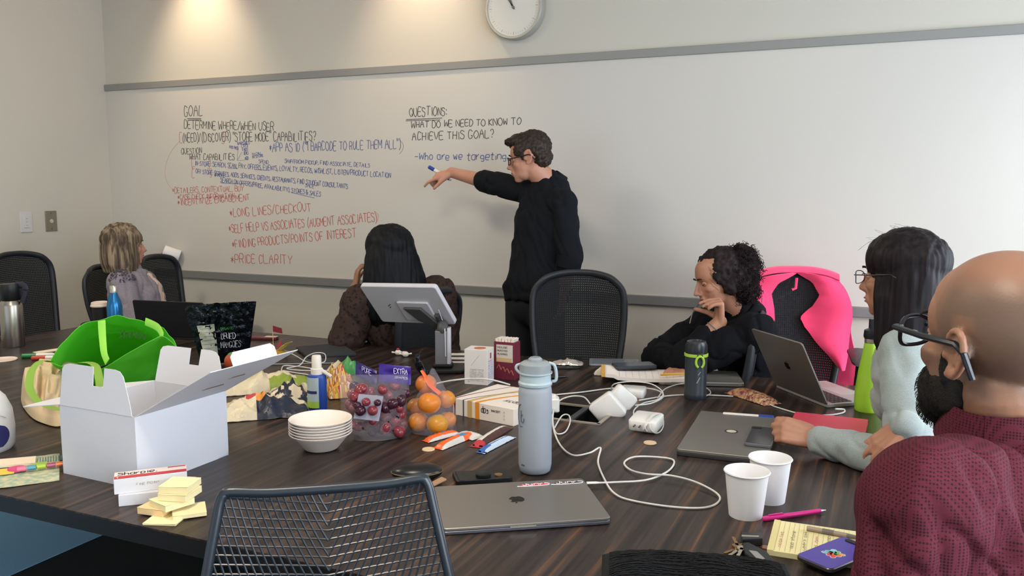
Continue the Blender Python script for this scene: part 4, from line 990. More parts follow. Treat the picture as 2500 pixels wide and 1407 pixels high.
# ---- paper coffee cup, blue bottle
t = T('coffee_cup', 'black paper coffee cup with white lid behind the blue bottle', 'cup', 248, 806); h = zat(t.location, 737)-TB
MB().lathe([(.030, 0), (.041, h*.86), (.041, h*.87)], n=28).build('cup_body', mat('black card', '#1a1517', .6), t)
MB().lathe([(.044, h*.84), (.045, h*.88), (.042, h*.90), (.040, h*.98), (.036, h), (.034, h*.97), (0, h*.97)], n=28).build('lid', mat('cream plastic lid', '#e3cfc0', .4), t)
t = T('water_bottle', 'metallic blue bottle with steel cap in front of the blonde person', 'bottle', 283, 812); b = t.location; h = zat(b, 697)-TB
MB().lathe([(.034, 0), (.036, .01), (.036, h*.55), (.030, h*.68), (.019, h*.80), (.0165, h*.86)], n=28).build('flask', mat('metallic blue', '#2f78ae', .25, metal=.7), t)
MB().lathe([(.019, h*.85), (.019, h*.97), (.016, h), (0, h)], n=20).build('cap', mat('pale steel', '#c9bfae', .25, metal=.8), t)
# ---- disc, jug, markers at left
t = T('paper_disc', 'flat pale paper disc lying left of the steel thermos', 'disc', 8, 880); MB().lathe([(.05, 0), (.052, .003), (.050, .006), (.047, .004), (0, .004)], n=28).build('disc', mat('cream plastic lid'), t)
t = T('cleaning_jug', 'white plastic jug with navy round label cut by the left picture edge', 'jug', -42, 1098, rz=YAW); b = t.location; h = zat(b, 945)-TB
MB().lathe([(.070, 0), (.078, .012), (.080, h*.35), (.076, h*.62), (.062, h*.82), (.044, h*.94), (.030, h), (0, h)], n=36).build('jug_body', mat('white jug plastic', '#d8d4d2', .4), t)
m = MB()
for rr, hh, in ((1, 0),):
    m.grid(lambda u, v: V((.0815*math.cos(-.50+.75*(u-.5)*math.sin(max(v, .02)*PI)**.5), .0815*math.sin(-.50+.75*(u-.5)*math.sin(max(v, .02)*PI)**.5), .018+.060*v)), 10, 10, -.0008)
m.build('round_label', mat('navy label', '#2c2c62', .5), t)
m = MB(); m.tube([V((.0795*math.cos(a), .0795*math.sin(a), .085+.02*math.cos((a+.6)*3))) for a in [(-1.3+k*.1) for k in range(12)]], .0008, 4); m.build('printed_line', mat('grey print', '#9a9a98'), t)
for (px, py, rzz, c, lab_) in ((95, 868, .25, '#1f7a44', 'white dry-erase marker with green cap lying beside the green bag'), (118, 874, .1, '#b8432f', 'white dry-erase marker with red-orange cap lying beside the green bag')):
    t = T('dry_erase_marker', lab_, 'marker', px, py, TB+.009, YAW+rzz); marker(t, .12, .009, '#ddd9d2', c, -1, .05)
c_, rz_, w_, d_ = fit([(92, 866), (150, 856), (150, 850), (95, 857)]); t = thing('paper_scrap', 'cream paper scrap behind the two whiteboard markers', 'paper', c_, rz_); MB().box((0, 0, .001), (.12, .05, .002)).build('sheet', mat('cream paper', '#e6d3ba', .8), t, smooth=0)
# ---- moulded fibre tray
m_fib = mat('moulded fibre', '#cdb794', .95, bump=(260, .5, .002))
A_, B_, C_, D_ = PZ(45, 1016), PZ(178, 1062), PZ(215, 935), PZ(62, 930)
t = thing('cup_carrier', 'beige moulded fibre drink carrier tray leaning behind the white box', 'tray', ((A_+C_)/2).xyz)
def tray(u, v):
    uo, vo_ = u, v; u = .5+(u-.5)*(1-.22*abs(2*v-1)**4); v = .5+(v-.5)*(1-.30*abs(2*uo-1)**3)
    p = (A_*(1-u)+B_*u)*(1-v) + (D_*(1-u)+C_*u)*v; u, v = uo, vo_
    z = .016 + .045*v + .045*math.sin(min(1, v*1.0)*PI)
    for cu, cv in ((.22, .30), (.62, .26), (.42, .62), (.82, .58)):
        d = max(abs(u-cu)/.13, abs(v-cv)/.15); z += .030*max(0, min(1, (1.25-d)*3.5)) - .012*max(0, min(1, (.62-d)*4))
    e = max(0, abs(2*u-1)-.86)/.14; e2 = max(0, abs(2*v-1)-.88)/.12
    return V((p.x, p.y, TB + max(.004, z*(1-.75*min(1, e*e+e2*e2)))))
MB().grid(tray, 60, 60, .004).build('tray_shell', m_fib, t, world=True, smooth=60)
# ---- green tote bag
m_grn = mat('lime non-woven fabric', '#7fe04f', .8, bump=(500, .5, .001)); m_grn2 = mat('lime strap', '#9be05a', .8)
nt, lk, b = nodes(m_grn); tl = nt.new('ShaderNodeBsdfTranslucent'); tl.inputs[0].default_value = lin('#7fe04f')+(1,); ms = nt.new('ShaderNodeMixShader'); ms.inputs[0].default_value = .42
lk.new(b.outputs[0], ms.inputs[1]); lk.new(tl.outputs[0], ms.inputs[2]); lk.new(ms.outputs[0], nt['Material Output'].inputs[0])
bp = PZ(300, 950); t = thing('tote_bag', 'slumped lime green fabric tote bag with strap handles behind the white box', 'bag', bp.xyz)
def PDz(x, y, d): return PD(x, y, d)
rimb = spl([PD(122, 884, 2.72), PD(160, 832, 2.80), PD(202, 790, 2.86), PD(250, 779, 2.88), PD(300, 776, 2.88), PD(345, 783, 2.86), PD(392, 800, 2.80), PD(424, 832, 2.70), PD(440, 864, 2.60)], 6)
rimf = spl([PD(122, 884, 2.72), PD(165, 897, 2.66), PD(225, 905, 2.58), PD(262, 893, 2.54), PD(320, 856, 2.53), PD(370, 830, 2.54), PD(398, 822, 2.56), PD(425, 842, 2.58), PD(440, 864, 2.60)], 6)
bot = spl([PZ(190, 935), PZ(225, 945), PZ(260, 952), PZ(300, 955), PZ(330, 952), PZ(360, 945), PZ(385, 935), PZ(400, 925), PZ(412, 915)], 6)
botb = spl([PZ(190, 930), PZ(220, 905), PZ(255, 892), PZ(290, 888), PZ(320, 886), PZ(350, 888), PZ(375, 893), PZ(400, 902), PZ(412, 912)], 6)
nb_ = len(rimb)-1
def sheet(top, bt, amp, sgn):
    def fn(u, v):
        i = min(int(u*nb_), nb_-1); f = u*nb_-i; a = top[i].lerp(top[i+1], f); b2 = bt[i].lerp(bt[i+1], f); p = a.lerp(b2, v)
        k = math.sin(v*PI)*math.sin(u*PI); p = p - AWAY*(sgn*.03*k) + V((0, 0, noise.noise(p*14)*amp*.6)) + AWAY*noise.noise(p*11+V((5, 0, 0)))*amp*(.3+k)
        p.z = max(p.z, TB+.003); return p
    return fn
MB().grid(sheet(rimb, botb, .02, -1), 40, 22, .0016).build('back_panel', m_grn, t, world=True, smooth=60)
MB().grid(sheet(rimf, bot, .016, 1), 40, 22, .0016).build('front_panel', m_grn, t, world=True, smooth=60)
def strap(pts, w_=.026, up=None, m_=None):
    m = MB(); m.tube(spl(pts, 6), w_/2, 8, flat=.10, up=up or AWAY); return m.build('strap', m_ or m_grn2, t, world=True)
strap([PD(248, 783, 2.855), PD(250, 820, 2.84), PD(254, 860, 2.80), PD(262, 884, 2.76)])
strap([PD(355, 785, 2.84), PD(385, 800, 2.78), PD(397, 822, 2.70)])
strap([PD(124, 884, 2.70), PD(100, 882, 2.62), PD(78, 905, 2.56), PD(72, 945, 2.50), PD(88, 975, 2.46), PD(118, 993, 2.42), PD(160, 1003, 2.40)], .022, UP, mat('olive strap', '#7fa43e', .8))
strap([PD(170, 893, 2.66), PD(205, 885, 2.60), PD(232, 892, 2.54), PD(242, 925, 2.48), PD(244, 950, 2.46)], .022, UP, mat('olive strap'))
m = MB(); a = PD(300, 821, 2.80); bb = PD(368, 826, 2.78)
write(m, 'Xnnov', a-AWAY*.02, bb-a, UP, (bb-a).length, .028, .005, seed=4, jit=.4); m.build('printed_word', mat('dark green print', '#2f5f1e', .8), t, world=True, smooth=0)
# ---- black laptop (open, seen from the back) behind the bag
m_lapk = mat('black laptop shell', '#131417', .45)
def open_laptop(label, BL, BR, phi, H_, shell, deck, dpt, keys=True, logo=None, cat='laptop', sc=.006):
    """BL,BR hinge ends seen from the back (left,right on picture); lid leans by phi"""
    BL, BR = V(BL), V(BR); ex = (BR-BL).normalized(); out_ = ex.cross(UP); out_ = -out_    # towards the user side (away from viewer side)
    t = thing('laptop', label, cat, ((BL+BR)/2).xyz, rot=Matrix((ex, out_, UP)).transposed()); W_ = (BR-BL).length
    m = MB(); m.rbox(W_, dpt, .010, 0, .012, (0, dpt/2)); m.build('base', deck, t, bevel=.002)
    c, s_ = math.cos(phi), math.sin(phi); L = MB(); L.T = Matrix.Translation((0, 0, .012)) @ Matrix((Vector4(1, 0, 0), Vector4(0, -c, s_), Vector4(0, 0, 0))).to_4x4() if False else Matrix.Translation((0, .004, .012)) @ Matrix(((1, 0, 0, 0), (0, -c, -s_, 0), (0, s_, -c, 0), (0, 0, 0, 1)))
    L.rbox(W_, H_, .010, 0, sc, (0, H_/2)); lid = L.build('lid', shell, t, bevel=.0015)
    S_ = MB(); S_.T = L.T.copy(); S_.box((0, H_/2, -.0005), (W_-.02, H_-.024, .001)); S_.build('screen', mat('dark screen', '#0c0d10', .15), lid, smooth=0)
    if keys:
        k = MB()
        for i in range(13):
            for j in range(5): k.box((-W_*.43+i*W_*.0715, dpt*.16+j*dpt*.075, .0125), (W_*.058, dpt*.060, .0014))
        k.build('keyboard', mat('black keys', '#1c1c20', .5), t, smooth=0, kind='stuff')
        MB().box((0, dpt*.76, .0122), (W_*.36, dpt*.36, .0006)).build('trackpad', mat('trackpad', '#a5a19d', .35), t, smooth=0)
    if logo:
        o = L.T @ V((0, H_*.5, sc+.0002)); ey = (L.T.to_3x3() @ V((0, -1, 0)) if logo == 'x' else L.T.to_3x3() @ V((0, 1, 0)))
        apple(lid, o, L.T.to_3x3() @ V((1, 0, 0)), ey, .030, mat('dark logo', '#2d2926', .25, metal=.8))
    return t
BLp, BRp = PZ(345, 838), PZ(480, 832)
a = PD(327, 735, 3.95); a2 = PD(500, 729, 3.85); g1 = V((a.x, a.y, TB)); g2 = V((a2.x, a2.y, TB)); g1 += AWAY*.03; g2 += AWAY*.03
open_laptop('black laptop open with its plain lid to the camera, behind the green bag', g1, g2, math.radians(80), zat(g1, 735)-TB, m_lapk, m_lapk, .21, keys=False)
# ---- glossy black dried mango pouch
m_blkf = mat('black foil', '#1b1f28', .12, metal=.75, bump=(38, 1.0, .012))
def pouch(name, label, cat, BL, BR, TR, TL, bulge, m_, parts=(), wr=.006, n=(22, 22), fold=True, seed=0, sc_=34, pname='pouch', group=None):
    BL, BR, TR, TL = V(BL), V(BR), V(TR), V(TL); c = (BL+BR)/2; t = thing(name, label, cat, (c.x, c.y, min(BL.z, BR.z)), group=group)
    nn = (BR-BL).cross(TL-BL).normalized(); o_ = V((seed*3.1, seed, 1))
    def S(s, off=0):
        def fn(u, v):
            p = (BL*(1-u)+BR*u)*(1-v) + (TL*(1-u)+TR*u)*v
            k = (max(0, math.sin(u*PI))**.6)*(max(0, math.sin((v*.86)*PI))**.6 if fold else max(0, math.sin(v*PI))**.6)
            w_ = (abs(noise.noise(p*sc_+o_))*2.2 + abs(noise.noise(p*sc_*2.3+o_))*1.0 - .8)*(.45+1.3*v)
            return p + nn*s*(bulge*k+.0008+off) + nn*w_*wr*(.35+k)
        return fn
    MB().grid(S(1), n[0], n[1], 0).add([], []).build(pname, m_, t, world=True, smooth=50)
    MB().grid(S(-1), n[0], n[1], 0).build(pname+'_back', m_, t, world=True, smooth=50)
    return t, S
g = PZ(470, 892); dd = (g-CAM).dot(_F)
b1, b2 = PZ(492, 893), PZ(606, 884); b1 += V((0, 0, .004)); b2 += V((0, 0, .004))
d1 = (b1-CAM).dot(_F)
t, S_ = pouch('snack_pouch', 'glossy black foil pouch of dried mangoes standing behind the white box', 'snack bag', b1, b2, PD(626, 736, d1-.03), PD(449, 748, d1+.02), .032, m_blkf, wr=.010, n=(34, 34))
nrm_s = (b2-b1).cross(PD(449, 748, d1)-b1).normalized(); sg = 1 if nrm_s.dot(CAM-b1) > 0 else -1
Sf = S_(sg, .0022)
MB().grid(lambda u, v: Sf(.10+.27*u, .12+.52*v), 8, 10, .0006).build('nutrition_label', mat('pale label', '#a9a99f', .5), t, world=True, smooth=60)
for k in range(7):
    m = MB(); m.tube([Sf(.12+.23*q/6, .58-.065*k)+nrm_s*sg*.001 for q in range(7)], .0009, 4, flat=.4); m.build('print', m_ink, t, world=True)
def surf_text(t, S__, text, u0, v0, u1, h, m_, st, seed=1, off=.0015, name='print'):
    pls, W_ = strokes(text, .1, random.Random(seed)); m = MB()
    for pl in pls:
        p = [S__(u0+(u1-u0)*x/W_, v0+h*y)+nrm_s*sg*off for x, y in pl]
        if len(p) > 1: m.tube(p, st, 4, flat=.6)
    return m.build(name, m_, t, world=True)
surf_text(t, Sf, 'DRIED', .46, .38, .72, .10, mat('white print', '#e8e6ee', .5), .0009)
surf_text(t, Sf, 'MANGOES', .44, .24, .82, .10, mat('white print'), .0009)
surf_text(t, Sf, 'ORGANIC', .46, .54, .68, .04, mat('green print', '#3f8a4f', .5), .001)
# ---- mango fruit print / fruit in front of pouch
p = PD(572, 890, d1-.10); t = thing('mango', 'ripe red and green mango in front of the black foil pouch', 'fruit', (p.x, p.y, TB))
MB().ell((0, 0, .036), (.040, .034, .036), n=24, m=16).build('fruit', mat('mango skin', '#b5402f', .3, var=(18, .25, '#a3552c')), t)
MB().ell((0, 0, .062), (.026, .022, .012), n=16).build('green_shoulder', mat('green mango skin', '#5d8a45', .35), t)
MB().tube([V((0, 0, .072)), V((.002, 0, .080))], .003, 6).build('stalk', mat('stalk', '#4d3b22', .8), t)
# ---- open white cardboard box
FL, FM, FR = PZ(172, 1152), PZ(338, 1196), PZ(562, 1112)
ex = (FM-FL); wbx = .262; ex = V((1, -.03, 0)).normalized(); ey = V((.03, 1, 0)).normalized(); dbx = (FR-FM).length
hb = zat(FM, 1019)-TB; org = FM - ex*wbx
bx = thing('cardboard_box', 'open white cardboard box with flaps up at the left front of the table', 'box', (org.x, org.y, TB), rot=Matrix((ex, ey, UP)).transposed())
m_bx = mat('white folding carton', '#d5d5da', .6, bump=(30, .25, .003)); th = .0022
m = MB(); W_, D_2, H_ = wbx, dbx, hb
m.box((W_/2, D_2/2, th/2), (W_, D_2, th)); m.build('bottom_panel', m_bx, bx, smooth=0)
for nm, c, s_ in (('front_panel', (W_/2, th/2, H_/2), (W_, th, H_)), ('rear_panel', (W_/2, D_2-th/2, H_/2), (W_, th, H_)), ('left_panel', (th/2, D_2/2, H_/2), (th, D_2, H_)), ('right_panel', (W_-th/2, D_2/2, H_/2), (th, D_2, H_))):
    m = MB(); bow = 0
    ax_ = 0 if s_[0] == th else 1
    def pf(u, v, c=c, s_=s_, ax_=ax_):
        sgn = 1 if (c[ax_] > .1) else -1; q = sgn*.0035*math.sin(u*PI)*math.sin(v*PI)
        return V((c[0]+sgn*th/2+q, c[1]+(u-.5)*s_[1], (v)*H_)) if ax_ == 0 else V((c[0]+(u-.5)*s_[0], c[1]+sgn*th/2+q, v*H_))
    m.grid(pf, 8, 8, th if (c[ax_] > .1) == (ax_ == 0) else -th); m.build(nm, m_bx, bx, smooth=60)
def flap(name, o, e1, e2, poly, t_=.0018):
    m = MB(); o = V(o); n = V(e1).cross(V(e2)).normalized(); P = [o+V(e1)*x+V(e2)*y for x, y in poly]
    m.skin([[p-n*t_/2 for p in P], [p+n*t_/2 for p in P]]); return m.build(name, m_bx, bx, smooth=0, label=None)
def dustflap(w_, h_):
    s0 = w_*.46; c = w_*.54
    return [(0, 0), (w_, 0), (w_*.97, h_*.25), (w_*.87, h_*.86), (w_*.82, h_*.97), (w_*.75, h_), (c+.018, h_), (c+.016, h_*.56), (s0-.0, h_*.56), (s0, h_), (w_*.12, h_), (w_*.05, h_*.96), (w_*.02, h_*.86), (0, h_*.1)]
flap('front_flap', (.004, 0, H_), (1, 0, 0), (0, .10, .995), dustflap(W_-.012, .104))
flap('rear_flap', (.004, D_2, H_), (1, 0, 0), V((0, .22, .97)), dustflap(W_-.010, .100))
thl = math.radians(28)
flap('left_flap', (0, 0, H_), (0, 1, 0), (-math.cos(math.radians(-8)), 0, -.16), [(0, 0), (D_2, 0), (D_2, .14), (D_2-.03, .155), (.03, .155), (0, .14)])
e2 = V((math.cos(thl), 0, math.sin(thl)))
lid_ = flap('lid_flap', (W_, 0, H_), (0, 1, 0), e2, [(0, 0), (D_2, 0), (D_2, W_*1.05), (0, W_*1.05)])
nn = V((0, 1, 0)).cross(e2).normalized()
for (y0_, x0_, ln) in ((D_2*.42, .10, .07), (D_2*.55, .155, .055)):   # die-cut slots in the lid
    m = MB(); o = V((W_, y0_, H_))+e2*x0_; m.box(o+nn*(-.0012), (.001, .001, .001)); m = MB()
    P = [o+V((0, 1, 0))*a_+e2*b_-nn*.0014 for a_, b_ in ((0, 0), (ln, 0), (ln-.01, .014), (.01, .014))]
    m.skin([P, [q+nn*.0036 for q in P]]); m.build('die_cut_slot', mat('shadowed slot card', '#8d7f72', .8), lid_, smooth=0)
tuck = V((W_, 0, H_))+e2*W_*1.05
flap('tuck_flap', tuck, (0, 1, 0), (-.35, 0, .94), [(D_2*.24, 0), (D_2*.74, 0), (D_2*.74, .022), (D_2*.70, .032), (D_2*.28, .032), (D_2*.24, .022)])
# ---- page-flag pack bottom left
c_, rz_, w_, d_ = fit([(-30, 1204), (148, 1170), (140, 1114), (-10, 1126)]); t = thing('page_flag_pack', 'opened pack of neon page flags on patterned paper at the lower left', 'stationery', c_, rz_)
def wv(u, v): x, y = (u-.5)*w_, (v-.5)*d_; return V((x, y, .002+.003*abs(noise.noise(V((x*30, y*30, 0))))))
m = MB(); m.grid(wv, 16, 12, .0012); m.build('patterned_paper', mat('patterned teal paper', '#8fa795', .6, var=(60, .12, '#c9c29c')), t, smooth=60)
MB().box((-.035, d_*.30, .008), (.11, .06, .006), Matrix.Rotation(.05, 3, 'Y')).build('card_backing', mat('cream paper', '#e6d3ba', .8), t, smooth=0)
MB().box((-.052, .000, .007), (.055, .040, .004)).build('yellow_pad', mat('yellow pad', '#e3c04e', .7), t, smooth=0)
MB().lathe([(.020, 0), (.020, .006), (0, .006)], (-.020, .002, .006), 20).build('pink_disc', mat('pink card', '#d24a7e', .6), t)
MB().box((.030, .02, .007), (.034, .03, .004)).build('green_pad', mat('lime card', '#9aba4c', .6), t, smooth=0)
for k, c in enumerate(('#f07090', '#4f8fa6', '#a4c03e', '#a8546a', '#f07a48')):
    MB().tube([V((-.018+k*.0215, -.014, .012)), V((.0015+k*.0215, -.014, .012))], .0085, 12, flat=.7, up=(0, 0, 1)).build('flag_dispenser', mat('flag '+c, c, .35), t)
for k in range(14): MB().box((w_*.08+.006*k, d_*.30, .0042), (.0022, .045, .0008)).build('printed_stripe', mat('teal stripe', '#4f7f84', .6), t, smooth=0)
# ---- marker boxes
def fbox(name, label, cat, FLp, FRp, dep, h, m_, z=TB, group=None, bev=.0008):
    a, b_ = PZ(*FLp, z), PZ(*FRp, z); rz = yawto(a, b_); w_ = (b_-a).length
    t = thing(name, label, cat, (a.x, a.y, z), rz, group); MB().box((w_/2, dep/2, h/2), (w_, dep, h)).build('carton', m_, t, smooth=0, bevel=bev, seg=1); return t, w_
t, w1 = fbox('marker_box', 'plain white carton lying under the red and white marker carton', 'box', (290, 1238), (425, 1224), .045, .026, m_pap); zt_ = TB+.0262
t, w1 = fbox('marker_box', 'red and white marker carton stacked on a plain white carton', 'box', (279, 1209), (458, 1187), .052, .034, mat('carton white', '#dedde0', .5), z=zt_)
MB().box((w1/2, .026, .0342), (w1*.998, .050, .0006)).build('top_print', mat('blush card', '#e8d5cc', .5), t, smooth=0)
MB().box((w1/2, .0105, .0346), (w1*.99, .019, .0006)).build('red_stripe', m_redp, t, smooth=0); MB().box((w1*.86, .046, .0346), (w1*.25, .006, .0006)).build('red_stripe', m_redp, t, smooth=0)
flat_text(t, 'Sharpie.', w1*.05, .026, .0347, w1*.55, .018, m_ink, .0026, name='lettering'); flat_text(t, '12', w1*.03, .005, .0351, .012, .008, mat('white print'), .0015)
face_text(t, '36', (w1*.70, -.0004, .014), (1, 0, 0), (0, 0, 1), .014, .009, m_ink, .002); face_text(t, 'FINE POINT', (w1*.3, -.0004, .016), (1, 0, 0), (0, 0, 1), .05, .005, mat('grey print', '#9a9a98'), .0007)
t = T('eraser', 'small pink and white eraser behind the yellow notes', 'eraser', 461, 1178, rz=.3); MB().box((0, 0, .006), (.03, .018, .012)).build('rubber', mat('pale pink rubber', '#d9a6b4', .7), t, bevel=.002)
# ---- sticky note pads
m_st = mat('yellow sticky notes', '#efe0ae', .75); m_st2 = mat('orange-yellow sticky notes', '#e6c795', .75); m_sts = mat('page edges', '#d9c078', .85)
def pad(label, px, py, z, s, h, rz, m_=m_st):
    t = T('sticky_note_pad', label, 'sticky notes', px, py, z, rz, 'loose stack of yellow sticky note pads')
    MB().box((0, 0, h/2), (s, s, h)).build('note_stack', m_, t, smooth=0, bevel=.0006, seg=1)
    MB().grid(lambda u, v: V(((u-.5)*s*1.01, (v-.5)*s*1.01, h+.0004+.006*max(0, .3-v)*abs(u-.3))), 6, 6, .0004).build('top_sheet', m_, t, smooth=60)
    return t
pad('thin yellow sticky pad lying lowest at the table edge', 408, 1268, TB, .072, .003, .35)
pad('yellow sticky pad turned aside, right side of the stack base', 462, 1252, TB+.003, .068, .008, -.75, m_st)
pad('orange-topped sticky pad low at the left of the stack', 392, 1246, TB+.0032, .066, .014, .12, m_st2)
pad('yellow sticky pad in the middle of the stack, left corner out', 420, 1232, TB+.018, .068, .013, -.25)
pad('yellow sticky pad second from the top of the stack', 440, 1212, TB+.032, .066, .014, .25)
pad('yellow sticky pad topmost of the stack against the marker boxes', 440, 1193, TB+.047, .066, .014, .33)
# ---- stack of white bowls
bc = PZ(784, 1096); hB = zat(bc, 1020)-TB; R1 = wid(bc, 76); k_ = .0075
m_bowl = mat('white fibre bowl', '#e2d6cb', .7, bump=(200, .1, .001))
for i in range(6):
    t = thing('bowl', ('topmost cream-white disposable bowl of the stack' if i == 5 else 'lowest white disposable bowl of the stack' if i == 0 else ['', 'second', 'third', 'fourth', 'fifth'][i]+' white disposable bowl from the bottom of the nested stack'), 'bowl', (bc.x, bc.y, TB+i*k_), group='stack of white disposable bowls')
    hh = hB-5*k_; R0_ = R1*.54
    MB().lathe([(0, .0015), (R0_*.9, .0015), (R0_, .004), (R1*.90, hh-.008), (R1*.985, hh-.004), (R1, hh-.001), (R1*.985, hh), (R1*.955, hh-.001), (R1*.87, hh-.005), (R0_*.95, .006), (0, .0035)][::1], n=48, caps=False).build('bowl_shell', m_bowl, t, smooth=50)
# ---- spray bottle
t = T('spray_bottle', 'blue spray bottle with white pump and green label behind the bowls', 'bottle', 776, 1000, rz=YAW); b = t.location; h = zat(b, 868)-TB; r = wid(b, 23)
MB().lathe([(r*.93, 0), (r, .004), (r, h*.60), (r*.92, h*.645), (r*.5, h*.665)], n=32).build('bottle_body', mat('blue plastic', '#27489a', .35), t)
m = MB(); m.grid(lambda u, v: V(((r+.0008)*math.cos(-2.85+1.65*u), (r+.0008)*math.sin(-2.85+1.65*u), .012+h*.55*v)), 16, 4, -.0006); m.build('label', mat('grey-blue label', '#a9b8bb', .5), t)
m = MB(); m.grid(lambda u, v: V(((r+.0016)*math.cos(-2.85+1.65*u), (r+.0016)*math.sin(-2.85+1.65*u), .012+h*.12*v)), 16, 2, -.0006); m.build('green_band', mat('green label', '#a2bf4c', .5), t)
m = MB(); m.grid(lambda u, v: V(((r+.0016)*math.cos(-2.7+1.3*u), (r+.0016)*math.sin(-2.7+1.3*u), h*.33+h*.05*v)), 16, 2, -.0006); m.build('navy_band', mat('navy label'), t)
MB().lathe([(r*.62, h*.66), (r*.64, h*.76), (r*.52, h*.77), (r*.50, h*.97), (r*.44, h), (0, h)], n=24).build('pump_cap', mat('white pump plastic', '#e6dccf', .4), t)
MB().tube([V((r*.4, 0, h*.74)), V((r*1.6, -.01, h*.62))], .006, 8).build('trigger', mat('white pump plastic'), t)
# ---- crumpled snack bags
m_crm = mat('cream snack foil', '#d3c3a4', .35, bump=(30, .9, .008)); m_olv = mat('olive print', '#8a9a3a', .4); m_nvy = mat('dark navy print', '#23283a', .35, bump=(30, .8, .006)); m_org = mat('orange print', '#d98a3a', .4)
def crumple(name, label, cx, cy, L_, W2_, h, rz, mats, seed, matf=None, z=TB, cat='snack bag', group=None, sc=13, gz=18, extra=None):
    t = T(name, label, cat, cx, cy, z, rz, group); o = V((seed*5.3, seed*1.7, 0))
    def S(s):
        def fn(u, v):
            x, y = (u-.5)*L_, (v-.5)*W2_; k = (max(0, math.sin(u*PI))**.45)*(max(0, math.sin(v*PI))**.6)
            q = .42-1.5*abs(noise.noise(V((x*sc, y*sc, seed)))) - .75*abs(noise.noise(V((x*sc*2.6, y*sc*2.6, seed+4))))
            ex_ = 1+.10*noise.noise(V((x*12, y*12, seed+9)))
            zz = h*k*(1.0+.75*q) if s > 0 else .0015+.002*abs(q)
            return V((x*ex_, y*ex_, max(.001, zz+.0015+.004*abs(q)*(s > 0))))
        return fn
    m = MB(); 
    G_ = S(1)
    for j in range(gz):
        for i in range(gz*2):
            pts = [G_(i/(gz*2), j/gz), G_((i+1)/(gz*2), j/gz), G_((i+1)/(gz*2), (j+1)/gz), G_(i/(gz*2), (j+1)/gz)]
            m.mi = matf((i+.5)/(gz*2), (j+.5)/gz) if matf else 0; m.add(pts, [(0, 1, 2, 3)])
    m.mi = 0; m.grid(S(-1), gz*2, gz)
    o_ = m.build('wrapper', mats, t, fixn=True, smooth=0); bm = bmesh.new(); bm.from_mesh(o_.data); bmesh.ops.remove_doubles(bm, verts=bm.verts, dist=.0002); bmesh.ops.recalc_face_normals(bm, faces=bm.faces); bm.to_mesh(o_.data); bm.free()
    o_.data.polygons.foreach_set('use_smooth', [True]*len(o_.data.polygons)); o_.data.set_sharp_from_angle(angle=math.radians(32))
    return t, G_
crumple('chip_bag', 'cream snack bag with black scribble print and green edge, behind the crumpled one', 640, 952, .34, .12, .055, YAW+.42, [m_crm, m_olv, m_nvy], 1, lambda u, v: 1 if (v < .35 and u > .55) or (u > .85) else (2 if .55 < v < .7 and u > .5 else 0))
crumple('chip_bag', 'crumpled cream and navy snack bag in front, its left corner by the white box', 645, 1012, .27, .14, .055, YAW+.30, [m_crm, m_nvy, m_org, m_redp], 2, lambda u, v: 1 if v < .42 and u > .42 else (3 if .30 < u < .42 and .55 < v < .8 else (2 if .42 < u < .52 and v > .4 else 0)))
crumple('chip_bag', 'crumpled cream and blue snack bag touching the spray bottle', 716, 985, .17, .14, .065, YAW+.15, [m_crm, m_nvy, m_org], 5, lambda u, v: 1 if v < .5 and noise.noise(V((u*6, v*6, 2))) > -.1 else (2 if .2 < u < .45 and v > .6 else 0))
m = MB()
scr = T('snack_wrapper', 'yellow-cream snack wrapper with drawn swirls by the little red flag', 'wrapper', 652, 868, rz=YAW+.1)
m.grid(lambda u, v: V(((u-.5)*.17, (v-.5)*.12, .004+.022*math.sin(u*PI)*math.sin(v*PI)+.006*abs(noise.noise(V((u*6, v*6, 1)))))), 16, 12, .0012); m.build('sheet', mat('yellow-cream print', '#e0c481', .5, var=(30, .1, '#cfa23c')), scr, smooth=50)
t = T('snack_wrapper', 'pale yellow wrapper corner right of the little red flag', 'wrapper', 690, 866, rz=YAW-.3)
m = MB(); m.grid(lambda u, v: V(((u-.5)*.06, (v-.5)*.06, .008+.045*u+.006*noise.noise(V((u*5, v*5, 3))))), 8, 8, .0012); m.build('sheet', mat('lemon wrapper', '#dccb6a', .5), t, smooth=50)
# toothpick flag
t = T('sandwich_flag', 'small dark red paper flag on a toothpick above the snack wrappers', 'flag', 668, 872); h = zat(t.location, 795)-TB
MB().cyl((0, 0, .0), (0, 0, h), .0013).build('stick', mat('wood pick', '#c8b08a', .8), t); ex_ = V((_R.x, _R.y, 0))
MB().skin([[V((0, 0, h)), ex_*.038+V((0, 0, h-.012)), ex_*.040+V((0, 0, h-.034)), V((0, 0, h-.026))], [V((0, 0, h))-AWAY*.001, ex_*.038+V((0, 0, h-.012))-AWAY*.001, ex_*.040+V((0, 0, h-.034))-AWAY*.001, V((0, 0, h-.026))-AWAY*.001]]).build('flag', mat('dark red paper', '#7d1f2e', .7), t, smooth=0)
t = T('candy_wrapper', 'twisted dark red and white candy wrapper below the little flag', 'wrapper', 672, 872, rz=YAW+1.2); MB().tube(spl([V((-.03, 0, .01)), V((0, .004, .03)), V((.03, 0, .045)), V((.045, 0, .06))], 5), [.008, .010, .011, .010, .009, .007, .006, .006, .006, .007, .008, .009, .008, .006, .004, .003], 8, flat=.5).build('wrapper', mat('dark red foil', '#8e2434', .35), t)
t = T('snack_bar', 'dark red and cream snack bar by the table far edge', 'snack bar', 640, 829, rz=YAW-.15); MB().rbox(.15, .035, .008, 0, .014).build('wrapper', mat('maroon foil', '#5b1f2a', .35), t, bevel=.003)
MB().box((.045, 0, .0146), (.055, .030, .001)).build('cream_band', mat('cream foil', '#d6c9b2', .4), t, smooth=0)
